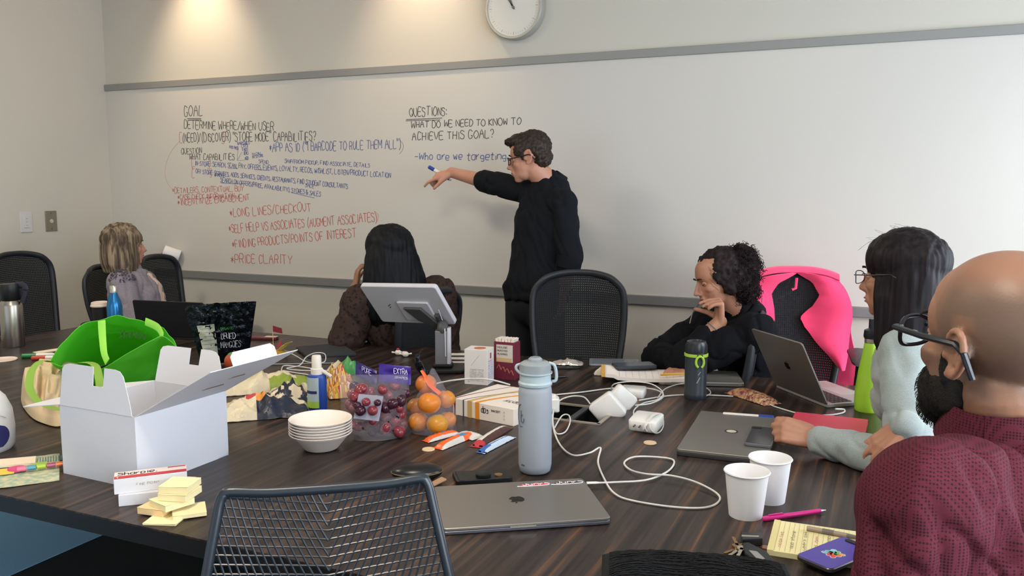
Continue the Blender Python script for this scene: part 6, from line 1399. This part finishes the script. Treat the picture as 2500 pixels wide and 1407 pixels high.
# ---- power trough with chargers
tr = thing('power_trough', 'open cable trough with pale rim in the table under the white chargers', 'trough', ((HX[0]+HX[1])/2, (HY[0]+HY[1])/2, TB-.1))
cx_, cy_ = (HX[0]+HX[1])/2, (HY[0]+HY[1])/2; wx, wy2 = HX[1]-HX[0], HY[1]-HY[0]; m_rim = mat('pale metal rim', '#a89c90', .4, metal=.4)
for nm, c, s_ in (('rim', (cx_, HY[0]+.004, TB+.001), (wx, .012, .005)), ('rim', (cx_, HY[1]-.004, TB+.001), (wx, .012, .005)), ('rim', (HX[0]+.004, cy_, TB+.001), (.012, wy2, .005)), ('rim', (HX[1]-.004, cy_, TB+.001), (.012, wy2, .005))): MB().box(c, s_).build(nm, m_rim, tr, world=True, smooth=0)
m = MB(); m.box((cx_, cy_, TB-.098), (wx, wy2, .004)); m.build('trough_floor', m_bkp, tr, world=True, smooth=0)
for x in (HX[0]+.002, HX[1]-.002): MB().box((x, cy_, TB-.05), (.003, wy2, .092)).build('side_wall', m_bkp, tr, world=True, smooth=0)
for y in (HY[0]+.002, HY[1]-.002): MB().box((cx_, y, TB-.05), (wx, .003, .092)).build('side_wall', m_bkp, tr, world=True, smooth=0)
MB().box((cx_+.02, cy_, TB-.004), (.020, wy2, .006)).build('cross_bar', mat('grey aluminium'), tr, world=True, smooth=0)
def brick(label, px, py, d, S_, rot):
    c = PD(px, py, d); rot = Matrix(rot).transposed() if not isinstance(rot, Matrix) else rot
    t = thing('power_adapter', label, 'charger', c.xyz, rot=rot, group='white laptop chargers'); MB().rbox(S_[0], S_[1], .012, -S_[2]/2, S_[2]/2, ch=.003, n=5).build('brick', m_wh, t, smooth=50); return t
def fr3(a, b_): a = V(a).normalized(); b_ = V(b_); b_ = (b_-a*b_.dot(a)).normalized(); return Matrix((a, b_, a.cross(b_))).transposed()
dT = (PZ(1490, 1010)-CAM).dot(_F)
brick('large white laptop charger standing tilted on its edge in the table trough', 1484, 1000, dT-.02, (.088, .088, .030), fr3(_R*.72+UP*.62-AWAY*.3, -_R*.55+UP*.75))
brick('second white charger standing behind the large tilted one', 1515, 978, dT+.05, (.080, .080, .028), fr3(_R*.72-UP*.62+AWAY*.1, _R*.55+UP*.75))
brick('white laptop charger lying flat at the back of the cable tangle', 1545, 957, (PZ(1545, 965)-CAM).dot(_F), (.085, .080, .028), fr3(_R*.95-AWAY*.3, AWAY))
bq = brick('white laptop charger with its cable wound round it', 1578, 1030, (PZ(1578, 1048)-CAM).dot(_F)-.015, (.085, .085, .032), fr3(_R*.9-AWAY*.45, AWAY*.9+_R*.4+UP*.12))
for k in range(4): MB().tube([V((.010+.007*k, .0, 0))+V((.012*math.cos(a)*0, .050*math.cos(a), .023*math.sin(a)))+V((.012*math.sin(a*1.0+k), 0, 0)) for a in [j*PI/12 for j in range(24)]], .0018, 6, closed=True).build('wound_cable', m_cab, bq)
for (a, b_) in (((-.02, -.043, .004), (-.02, -.056, .004)), ((-.004, -.043, .004), (-.004, -.056, .004))): MB().cyl(a, b_, .002).build('prong', mat('screw'), bq)
def cable(label, pts, r=.0022, m_=None, ends=(), group=None, name='cable'):
    P = [PZ(x, y, TB+z) for x, y, z in pts]; t = thing(name, label, 'cable', (P[0].x, P[0].y, TB), group=group)
    MB().tube(spl(P, 8), r, 8).build('cord', m_ or m_cab, t, world=True)
    for i in ends:
        a, b_ = (P[0], P[1]) if i == 0 else (P[-1], P[-2]); d = (b_-a).normalized(); MB().tube([a, a+d*.022, a+d*.030], [.0045, .0045, .003], 10, flat=.7, up=(0, 0, 1)).build('plug', m_wh, t, world=True)
    return t
cable('long white charging cable looping over the table from the front laptop to the trough chargers', [(1432, 1180, .010), (1500, 1178, .008), (1580, 1172, .006), (1632, 1150, .004), (1645, 1125, .004), (1610, 1117, .004), (1550, 1116, .005), (1524, 1130, .005), (1540, 1148, .005), (1580, 1158, .010), (1640, 1162, .012), (1700, 1178, .010), (1750, 1205, .006), (1755, 1225, .003), (1720, 1240, .003), (1640, 1238, .003), (1540, 1222, .003), (1500, 1205, .004), (1478, 1175, .008), (1460, 1130, .006), (1466, 1094, .02), (1440, 1106, .012), (1400, 1112, .006), (1370, 1090, .006), (1352, 1050, .008), (1350, 1010, .012), (1365, 980, .02), (1395, 968, .03), (1425, 970, .035), (1440, 985, .035)], .0024, ends=(0,))
cable('thin white cable loop right of the water bottle', [(1352, 1000, .006), (1350, 1030, .006), (1358, 1058, .004), (1380, 1055, .004), (1392, 1030, .006), (1388, 1014, .006), (1372, 1016, .004), (1354, 1045, .004)], .0022)
cable('white cable running from the bottle to the charger tangle', [(1358, 964, .004), (1420, 958, .004), (1480, 950, .004), (1540, 946, .006), (1600, 952, .008), (1620, 968, .006), (1590, 985, .010), (1550, 990, .012)], .0024)
cable('white cable tangle arching over the flat charger', [(1492, 952, .01), (1500, 938, .035), (1540, 932, .045), (1590, 938, .04), (1618, 958, .02), (1608, 975, .01), (1570, 985, .008), (1548, 1002, .01), (1550, 1025, .03)], .0020)
cable('white cable from the tangle passing behind the dark thermos to the far laptop', [(1606, 972, .008), (1624, 950, .01), (1660, 938, .01), (1690, 936, .01), (1725, 948, .006), (1735, 960, .006), (1722, 968, .004)], .0020)
cable('white cable running right behind the snack pack', [(1560, 978, .004), (1640, 966, .004), (1720, 965, .004), (1790, 968, .004)], .0024)
cable('white charging cable curving from the open laptop to the snack pack', [(2040, 999, .008), (2060, 1000, .006), (2058, 1008, .003), (2020, 1014, .003), (1960, 1012, .003), (1900, 996, .003), (1880, 988, .003)], .0024, ends=(0,))
cable('white cable end with plug sticking up by the tilted chargers', [(1420, 922, .09), (1450, 950, .06), (1470, 962, .055)], .0018) if False else None
cable('white cable arching behind the banded carton', [(1062, 938, .01), (1100, 930, .03), (1150, 925, .04), (1200, 928, .04), (1245, 940, .02)], .0030)
cable('white cables coiled between the little flag and the spray bottle', [(693, 855, .015), (720, 868, .012), (750, 884, .01), (790, 885, .02), (793, 865, .03), (770, 862, .035), (748, 872, .03), (732, 892, .01), (700, 900, .004), (740, 905, .003), (800, 905, .003)], .0020)
cable('white cable bundle running behind the spray bottle', [(690, 905, .004), (730, 912, .003), (780, 918, .003), (800, 912, .003), (760, 900, .004), (700, 893, .004), (688, 900, .01), (687, 925, .004)], .0022)
# ---- open space grey laptop on the right
BLm, BRm = PZ(1893, 946), PZ(2020, 997); 
def score(phi):
    ex = (BRm-BLm).normalized(); out_ = -(ex.cross(UP)); e = 0
    return (-out_*math.cos(phi)+UP*math.sin(phi))
best = None
tgtL = V((1824, 786)); 
for k in range(50, 115, 1):
    for Hh in (.19, .20, .21, .22, .23):
        p = BLm+UP*.012+score(math.radians(k))*Hh; q = p-CAM; dd_ = q.dot(_F); e = ((1250+FPX*q.dot(_R)/dd_)-1824)**2+((703.5+FPX*q.dot(_D)/dd_)-786)**2
        if best is None or e < best[0]: best = (e, k, Hh)
open_laptop('space grey laptop open with its lid back to the camera, beside the lime bottle', BLm, BRm, math.radians(best[1]), best[2], m_sg, mat('light grey deck', '#a8a29e', .4, metal=.4), .205, logo='a')
# ---- lime bottle
t = T('water_bottle', 'lime green slender bottle with black loop cap at the right table end', 'bottle', 2118, 1002, rz=YAW-PI/2); b = t.location; h = zat(b, 779)-TB; r = wid(b, 32)
hbod = (zat(b, 835)-TB)
MB().lathe([(r*.92, 0), (r*.97, .006), (r, .03), (r*.98, hbod*.30), (r*.80, hbod*.58), (r*.58, hbod*.82), (r*.47, hbod*.97), (r*.44, hbod)], n=40).build('flask', mat('lime paint', '#a6d83a', .35), t)
MB().lathe([(r*.46, hbod*.985), (r*.47, hbod*1.0), (r*.47, hbod*1.055), (r*.44, hbod*1.06)], n=28).build('steel_ring', mat('pale steel'), t)
MB().lathe([(r*.50, hbod*1.05), (r*.56, hbod*1.08), (r*.52, hbod*1.17), (r*.20, hbod*1.20), (0, hbod*1.20)], n=28).build('cap', mat('dark cap'), t)
MB().rbox(.014, .016, .003, hbod*1.18, h).build('spout', mat('dark cap'), t, bevel=.001)
MB().tube(spl([V((0, r*.3, hbod*1.17)), V((0, r*.8, hbod*1.16)), V((0, r*1.05, hbod*1.09)), V((0, r*1.0, hbod*1.02)), V((0, r*.72, hbod*1.0))], 5), .006, 8).build('carry_loop', mat('dark cap'), t)
# ---- snack pack, marker, grey laptop with phone, pink notebook
bar('beige snack pack with dark red pattern lying on the cable', (1788, 958), (1888, 990), .070, .026, [mat('beige patterned foil', '#cfa376', .4, var=(70, .1, '#8a3a3c')), mat('dark patterned foil', '#5a2230', .4, var=(90, .1, '#d8b48a'))], lambda u, v: 1 if (u > .5 and v < .6 and int(u*30) % 2) or (v > .8 and u > .2) else 0, name='snack_pack')
c_, rz_, w_, d_ = fit([(1652, 1106), (1868, 1130), (1906, 1030), (1710, 1011)], TB+.008)
gl = thing('laptop', 'closed dark grey laptop with round chrome logo and a phone lying on it', 'laptop', (c_.x, c_.y, TB), rz_)
m_dg = mat('dark grey laptop', '#85817c', .42, metal=.6); MB().rbox(w_, d_, .008, .001, .010).build('base', mat('dark laptop base', '#2f2e2f', .5), gl, bevel=.001); MB().rbox(w_, d_, .008, .0102, .019, ch=.0015).build('lid', m_dg, gl)
MB().lathe([(.019, .0190), (.019, .0196), (.0145, .0196), (.0145, .0190)], (0, .01, 0), 32, caps=False).build('logo_ring', m_ink, gl); MB().lathe([(.0135, .019), (.0135, .0196), (0, .0196)], (0, .01, 0), 28).build('logo', mat('chrome', '#d6cbb8', .3), gl)
c2, rz2, w2, d2 = fit([(1820, 1086), (1886, 1092), (1896, 1050), (1832, 1042)], TB+.024)
ph = thing('phone', 'dark phone in clear case lying on the closed grey laptop', 'phone', (c2.x, c2.y, TB+.0192), rz2); MB().rbox(w2, d2, .009, 0, .009, ch=.002).build('phone_body', mat('clear grey case', '#6c6c70', .2, metal=.3), ph); MB().rbox(w2-.008, d2-.008, .007, .009, .0096).build('back_glass', mat('graphite glass', '#47484c', .15), ph)
MB().rbox(.028, .012, .005, .0096, .0108, (-w2*.28, d2*.38)).build('camera_bump', m_bkp, ph)
a, b_ = PZ(1765, 1015, TB+.012), PZ(1886, 1024, TB+.012); mk = thing('dry_erase_marker', 'thick white dry-erase marker with blue cap behind the grey laptop', 'marker', ((a+b_)/2).xyz, yawto(a, b_)); marker(mk, (b_-a).length, .011, '#e6e0d8', '#24409a', 1, .040)
mk.rotation_euler = (0, 0, yawto(a, b_)); 
c_, rz_, w_, d_ = fit([(1935, 1062), (2112, 1086), (2116, 1028), (1925, 1010)], TB+.006)
t = thing('notebook', 'closed coral pink notebook under the hands at the table end', 'notebook', (c_.x, c_.y, TB), rz_); MB().rbox(w_, d_, .006, 0, .003).build('back_cover', mat('coral cover', '#d9465c', .5), t); MB().rbox(w_-.006, d_-.006, .004, .003, .010).build('pages', mat('cream paper'), t); MB().rbox(w_, d_, .006, .010, .0125).build('front_cover', mat('coral cover'), t)
flat_text(t, 'oo', w_*.36, -d_*.36, .0126, .02, .008, mat('plum print', '#9c3f6c', .5), .001)
# ---- paper cups
def pcup(label, px, py, ytop, rt):
    t = T('paper_cup', label, 'cup', px, py, group='two white paper cups'); b = t.location; h = zat(b, ytop)-TB; R2 = rt; R1_ = rt*.74
    MB().lathe([(0, .004), (R1_*.95, .004), (R1_, .0), (R1_*1.01, .002), (R2*.965, h-.004), (R2*1.0, h-.005), (R2*1.035, h-.0025), (R2*1.0, h), (R2*.955, h-.003), (R1_*.97, .008), (0, .007)], n=56, caps=False).build('cup_wall', mat('white cup paper', '#e6e5e6', .6), t, smooth=50)
    MB().lathe([(R1_*.96, .006), (R1_*.96, .008), (0, .008)], n=30).build('cup_floor', mat('warm cup base', '#e4d4c2', .6), t)
c1 = PZ(1820, 1258); pcup('nearer white paper cup, left of the pair', 1820, 1258, 1148, wid(V((c1.x, c1.y, .84)), 54))
c1 = PZ(1877, 1222); pcup('farther white paper cup, right and behind the nearer cup', 1877, 1222, 1116, wid(V((c1.x, c1.y, .84)), 51))
# ---- pink pen, small pad, grey pen, purple phone
a, b_ = PZ(1862, 1268, TB+.006), PZ(2016, 1246, TB+.006); t = thing('pen', 'hot pink ballpoint pen beside the nearer paper cup', 'pen', ((a+b_)/2).xyz, yawto(a, b_)); L_ = (b_-a).length/2
MB().tube([V((-L_, 0, 0)), V((-L_+.004, 0, 0)), V((L_*.82, 0, 0))], [.0035, .0058, .0050], 12).build('barrel', mat('pink plastic', '#d42a86', .3), t); MB().tube([V((L_*.82, 0, 0)), V((L_, 0, 0))], [.0045, .0008], 10).build('tip', m_steel, t); MB().box((-L_*.6, 0, .0068), (.035, .004, .002)).build('clip', mat('pink plastic'), t)
c_, rz_, w_, d_ = fit([(1880, 1342), (2090, 1376), (2108, 1298), (1884, 1268)], TB+.012)
t = thing('legal_pad', 'small yellow lined notepad with handwriting at the lower right', 'notepad', (c_.x, c_.y, TB), rz_); MB().rbox(w_, d_, .002, 0, .011).build('pages', mat('yellow pad paper', '#e6d9a4', .8), t, bevel=.0008); MB().box((-w_/2+.006, 0, .0113), (.012, d_, .0012)).build('binding', mat('yellow tape', '#d9cb90', .7), t, smooth=0)
for k in range(15): MB().box((-w_*.42+k*w_*.057, 0, .0113), (.0006, d_*.94, .0004)).build('rule_line', mat('olive rule', '#b7ae84', .8), t, smooth=0)
for k in range(7):
    m = MB(); write(m, ['note list', 'app store', 'users ask', 'find item', 'goal map', 'next step', 'call them'][k], V((-w_*.36+k*.022, -d_*.36, .0118)), V((0, 1, 0)), V((-1, 0, 0)), d_*(.5+.06*(k % 3)), .006, .0007, seed=k+50, jit=.3, thick=.0002); m.build('handwriting', mat('pencil grey', '#7c7466', .8) if k % 3 else mat('faint red ink', '#c98a78', .8), t, smooth=0)
a, b_ = PZ(1970, 1290, TB+.016), PZ(2110, 1316, TB+.016); t = thing('pen', 'translucent grey pen lying on the small yellow notepad', 'pen', ((a+b_)/2).xyz, yawto(a, b_)); L_ = (b_-a).length/2
MB().tube([V((-L_, 0, 0)), V((L_*.4, 0, 0))], .0052, 10).build('barrel', mat('taupe plastic', '#a39282', .4), t); MB().tube([V((-L_*.45, 0, 0)), V((-L_*.05, 0, 0))], .0058, 10).build('grip', mat('grey grip', '#77706a', .6), t); MB().tube([V((L_*.4, 0, 0)), V((L_, 0, 0))], [.0048, .0030], 10).build('cap', mat('grey grip'), t)
c_, rz_, w_, d_ = fit([(1968, 1362), (2046, 1392), (2120, 1336), (2040, 1312)], TB+.020); 
ph = thing('phone', 'purple-backed phone with a four-colour hash logo at the lower right', 'phone', (c_.x, c_.y, TB+.0115), rz_, rot=Matrix.Rotation(rz_, 3, 'Z')); w_, d_ = .078, .150
ex_ = PZ(2040, 1392, TB+.02)-PZ(1968, 1362, TB+.02); rz_ = math.atan2(ex_.y, ex_.x); ph.rotation_euler = (0, 0, rz_); WM[ph.name] = Matrix.Translation(ph.location) @ Matrix.Rotation(rz_, 4, 'Z')
MB().rbox(w_, d_, .011, 0, .009, ch=.002).build('phone_body', mat('graphite frame', '#4a4448', .3, metal=.5), ph); MB().rbox(w_-.003, d_-.003, .010, .009, .0094).build('back_glass', mat('purple glass', '#44309a', .2), ph); MB().rbox(.034, .012, .006, .0094, .0108, (-w_*.10, d_*.42)).build('camera_bump', m_bkp, ph)
def pill(cx, cy, ln, r_, a_, c, z, nm='logo_pill'):
    d = V((math.cos(a_), math.sin(a_), 0))*ln/2; n = V((-d.y, d.x, 0)).normalized(); P = []
    for s_ in (1, -1):
        for k in range(7): q = math.atan2(d.y*s_, d.x*s_)-PI/2+PI*k/6; P.append(V((cx, cy, 0))+d*s_+V((math.cos(q), math.sin(q), 0))*r_)
    MB().skin([[p+V((0, 0, z)) for p in P], [p+V((0, 0, z+.0003)) for p in P]]).build(nm, c, ph, smooth=0)
wp = mat('white print'); qa = .3
for (x, y, ln, a_, c) in ((-.005, .004, .013, 0, '#4fb0a8'), (-.004, .013, .004, PI/2, '#8fc3d6'), (.005, .005, .013, PI/2, '#6bb57e'), (.014, .004, .004, 0, '#e0a04a'), (.005, -.005, .013, 0, '#d9703c'), (.004, -.014, .004, PI/2, '#d94a3c'), (-.005, -.005, .013, PI/2, '#c9404a'), (-.014, -.004, .004, 0, '#7ab6c9')):
    c_r, s_r = math.cos(qa), math.sin(qa); X, Y = x*c_r-y*s_r, x*s_r+y*c_r; pill(X, Y-.012, ln, .0052, a_+qa, wp, .0094, 'logo_outline')
for (x, y, ln, a_, c) in ((-.005, .004, .013, 0, '#4fb0a8'), (-.004, .013, .004, PI/2, '#8fc3d6'), (.005, .005, .013, PI/2, '#6bb57e'), (.014, .004, .004, 0, '#e0a04a'), (.005, -.005, .013, 0, '#d9703c'), (.004, -.014, .004, PI/2, '#d94a3c'), (-.005, -.005, .013, PI/2, '#c9404a'), (-.014, -.004, .004, 0, '#7ab6c9')):
    c_r, s_r = math.cos(qa), math.sin(qa); X, Y = x*c_r-y*s_r, x*s_r+y*c_r; pill(X, Y-.012, ln, .0040, a_+qa, mat('logo '+c, c, .4), .0098)
# ---- keys
kk = T('key_bunch', 'bunch of house keys with black car fob and dark tag beside the notepad', 'keys', 1830, 1345, rz=YAW)
kp = lambda x, y, z=0: PZ(x, y, TB+z)
def slabp(nm, px, h_, m_, z=0, bev=.002, par=kk):
    m = MB(); m.skin([[kp(x, y, z) for x, y in px], [kp(x, y, z)+V((0, 0, h_)) for x, y in px]]); return m.build(nm, m_, par, world=True, smooth=0, bevel=bev)
fob = slabp('car_fob', [(1812, 1342), (1826, 1340), (1872, 1364), (1888, 1384), (1882, 1396), (1856, 1394), (1818, 1368)], .014, mat('black fob plastic', '#17171a', .4))
slabp('fob_buttons', [(1828, 1345), (1848, 1348), (1868, 1366), (1852, 1370)], .0012, mat('grey buttons', '#8e8a88', .4), z=.0142, bev=0, par=fob)
slabp('leather_tag', [(1808, 1318), (1856, 1318), (1862, 1334), (1812, 1336)], .016, mat('dark tag', '#26272b', .35)); slabp('metal_bar', [(1810, 1326), (1852, 1328), (1852, 1331), (1810, 1330)], .0168, mat('pale steel'), bev=0)
for k, (a, b_) in enumerate((((1808, 1338), (1770, 1352)), ((1806, 1342), (1778, 1360)), ((1800, 1334), (1790, 1314)), ((1812, 1340), (1800, 1362)))):
    A, B = kp(*a, .004+.002*k), kp(*b_, .004+.002*k); m = MB(); d = (B-A).normalized(); n = V((-d.y, d.x, 0)); m.lathe([(.010, 0), (.010, .002)], A, 14)
    m.skin([[A+n*.0032, B+n*.0032, B+d*.003, B-n*.0026, A.lerp(B, .8)-n*.0034, A.lerp(B, .6)-n*.002, A.lerp(B, .5)-n*.0036, A-n*.0032], [q+V((0, 0, .002)) for q in (A+n*.0032, B+n*.0032, B+d*.003, B-n*.0026, A.lerp(B, .8)-n*.0034, A.lerp(B, .6)-n*.002, A.lerp(B, .5)-n*.0036, A-n*.0032)]]); m.build('key', mat('brass key', '#b08a5c', .3, metal=.9) if k % 2 == 0 else mat('pale steel'), kk, world=True)
m = MB(); c0 = kp(1812, 1334, .006); m.tube([c0+V((.013*math.cos(a), .013*math.sin(a), .003*math.sin(2*a))) for a in [k*PI/10 for k in range(20)]], .0014, 6, closed=True); m.build('split_ring', m_steel, kk, world=True)
t = T('coin', 'small copper coin between the car fob and the yellow notepad', 'coin', 1868, 1338); MB().lathe([(.009, 0), (.009, .0018)], n=24).build('disc', mat('copper', '#9c6e4c', .35, metal=.8), t)
# ---- black knit hat at the bottom edge
m_knit = mat('black knit wool', '#17181b', .95, bump=(240, 1, .004)); hp = PZ(1700, 1420); t = thing('knit_hat', 'black knitted hat or scarf lying at the bottom edge of the picture', 'hat', hp.xyz, YAW-.12)
def kn(u, v):
    x, y = (u-.5)*.34, (v-.5)*.17; k = (max(0, math.sin(u*PI))**.35)*(max(0, math.sin(v*PI))**.5)
    rib = .0016*math.sin(v*110)*math.sin(u*150)
    return V((x, y, .003+k*(.040-.012*u+.010*noise.noise(V((u*3.5, v*3, 4))))+rib*k))
MB().grid(kn, 120, 70, .0).build('knit', m_knit, t, smooth=60); MB().grid(lambda u, v: V(((u-.5)*.34, (v-.5)*.17, .002)), 1, 1, 0).build('underside', m_knit, t)
m = MB()
for k in range(26):
    y0 = -.07+k*.0055; m.tube([kn(.04+.92*q/24, min(max((y0+.085)/.17, .02), .98))+V((0, 0, .0012+.0008*math.sin(q*2.6+k))) for q in range(25)], .0016, 5, caps=False)
m.build('knit_ribs', m_knit, t, kind='stuff', fixn=False)
# ---- front closed laptop with stickers
c_, rz_, w_, d_ = fit([(1085, 1290), (1490, 1266), (1424, 1166), (1050, 1190)], TB+.016)
fl = thing('laptop', 'closed space grey laptop with two script stickers in the front centre', 'laptop', (c_.x, c_.y, TB), rz_)
MB().rbox(w_, d_, .012, .001, .0095, ch=.002).build('base', mat('grey laptop base', '#6f7078', .35, metal=.7), fl); MB().rbox(w_, d_, .012, .0100, .0158, ch=.0012).build('lid', m_sg, fl)
MB().box((-.01, -d_/2-.0002, .0095), (.055, .0012, .003)).build('finger_notch', mat('pale steel'), fl, smooth=0)
apple(fl, (.0, .012, .0159), (-1, 0, 0), (0, -1, 0), .036, mat('dark logo'))
for sx, c in ((.045, '#cf3a44'), (.125, '#3c3836')):
    oo = V((sx, d_/2-.030, .0160)); 
    MB().rbox(.066, .013, .006, .0159, .0164, (oo.x+.012, oo.y+.002)).build('sticker', mat('sticker '+c, c, .4), fl)
    m = MB(); write(m, 'junr', oo+V((-.016, .0, .0004)), V((1, 0, 0)), V((0, 1, 0)), .052, .014, .0022, seed=3, jit=.2, thick=.0004); m.tube(spl([oo+V((-.030, -.004, .0008)), oo+V((.0, -.007, .0008)), oo+V((.040, -.005, .0008)), oo+V((.047, .004, .0008)), oo+V((.036, .009, .0008))], 5), .0010, 4); m.build('script_lettering', wp, fl, smooth=0)
# ---- items behind the mesh chair and the laptop
t = T('eyeglass_case', 'dark oval case with a thin gold trim behind the mesh chair', 'case', 1018, 1172, rz=YAW+.1); MB().ell((0, 0, .020), (.062, .038, .022), n=28, m=16).build('case_shell', mat('matte black shell', '#141416', .3), t); MB().tube([V((.062*math.cos(a), .038*math.sin(a), .022)) for a in [k*PI/16 for k in range(32)]], .0012, 6, closed=True).build('gold_trim', mat('gold trim', '#a58a5a', .3, metal=.8), t)
t = T('leather_tag', 'tan leather strap end sticking out behind the mesh chair corner', 'strap', 1062, 1190, TB, YAW+.7); MB().box((0, 0, .010), (.055, .020, .004), Matrix.Rotation(-.2, 3, 'Y')).build('strap', mat('tan leather', '#a07c5e', .6), t, bevel=.001); MB().cyl((-.02, 0, .004), (-.02, 0, .018), .002, n=8).build('rivet', m_steel, t)
c_, rz_, w_, d_ = fit([(1110, 1186), (1250, 1176), (1240, 1152), (1108, 1162)]); t = thing('notebook', 'black elastic-band notebook behind the front laptop', 'notebook', c_, rz_); MB().rbox(w_, max(d_, .06), .006, 0, .010).build('cover', mat('black vinyl', '#141417', .45), t, bevel=.001); MB().box((-w_*.40, 0, .0106), (.012, max(d_, .06), .001)).build('elastic', m_bkp, t, smooth=0)
t = T('lens_cap', 'round black cap lying on the black notebook', 'cap', 1180, 1163, TB+.0105); MB().lathe([(.018, 0), (.0185, .002), (.0185, .007), (.017, .008), (0, .008)], n=30).build('disc', m_bkp, t)
t = T('coin', 'small brass coin on the black notebook, right of the black cap', 'coin', 1217, 1160, TB+.0105); MB().lathe([(.010, 0), (.010, .002)], n=24).build('disc', mat('brass key', '#b08a5c', .3, metal=.9), t)
# ---- white mug hanging at the whiteboard with markers
p = PY(419, 621, WY-.06); fr_ = fr3(V((-.80, -.30, .45)), V((0, -1, 0)))
mg = thing('mug', 'white magnetic cup tipped over on the whiteboard ledge with a blue cap inside', 'mug', p.xyz, rot=Matrix((V((0, -1, 0)).cross(V((-.70, -.62, .36)).normalized()).normalized(), V((-.70, -.62, .36)).normalized().cross(V((0, -1, 0)).cross(V((-.70, -.62, .36)).normalized()).normalized()), V((-.70, -.62, .36)).normalized())).transposed())
MB().lathe([(0, -.050), (.038, -.050), (.042, -.046), (.042, .050), (.0395, .051), (.038, .048), (.038, -.044), (0, -.045)], n=36, caps=False).build('cup_body', mat('white enamel', '#e6e4e2', .3), mg, smooth=50)
MB().tube([V((.022, -.012, -.02)), V((.026, -.014, .058))], .0085, 12).build('blue_marker', mat('cap #24409a'), mg)
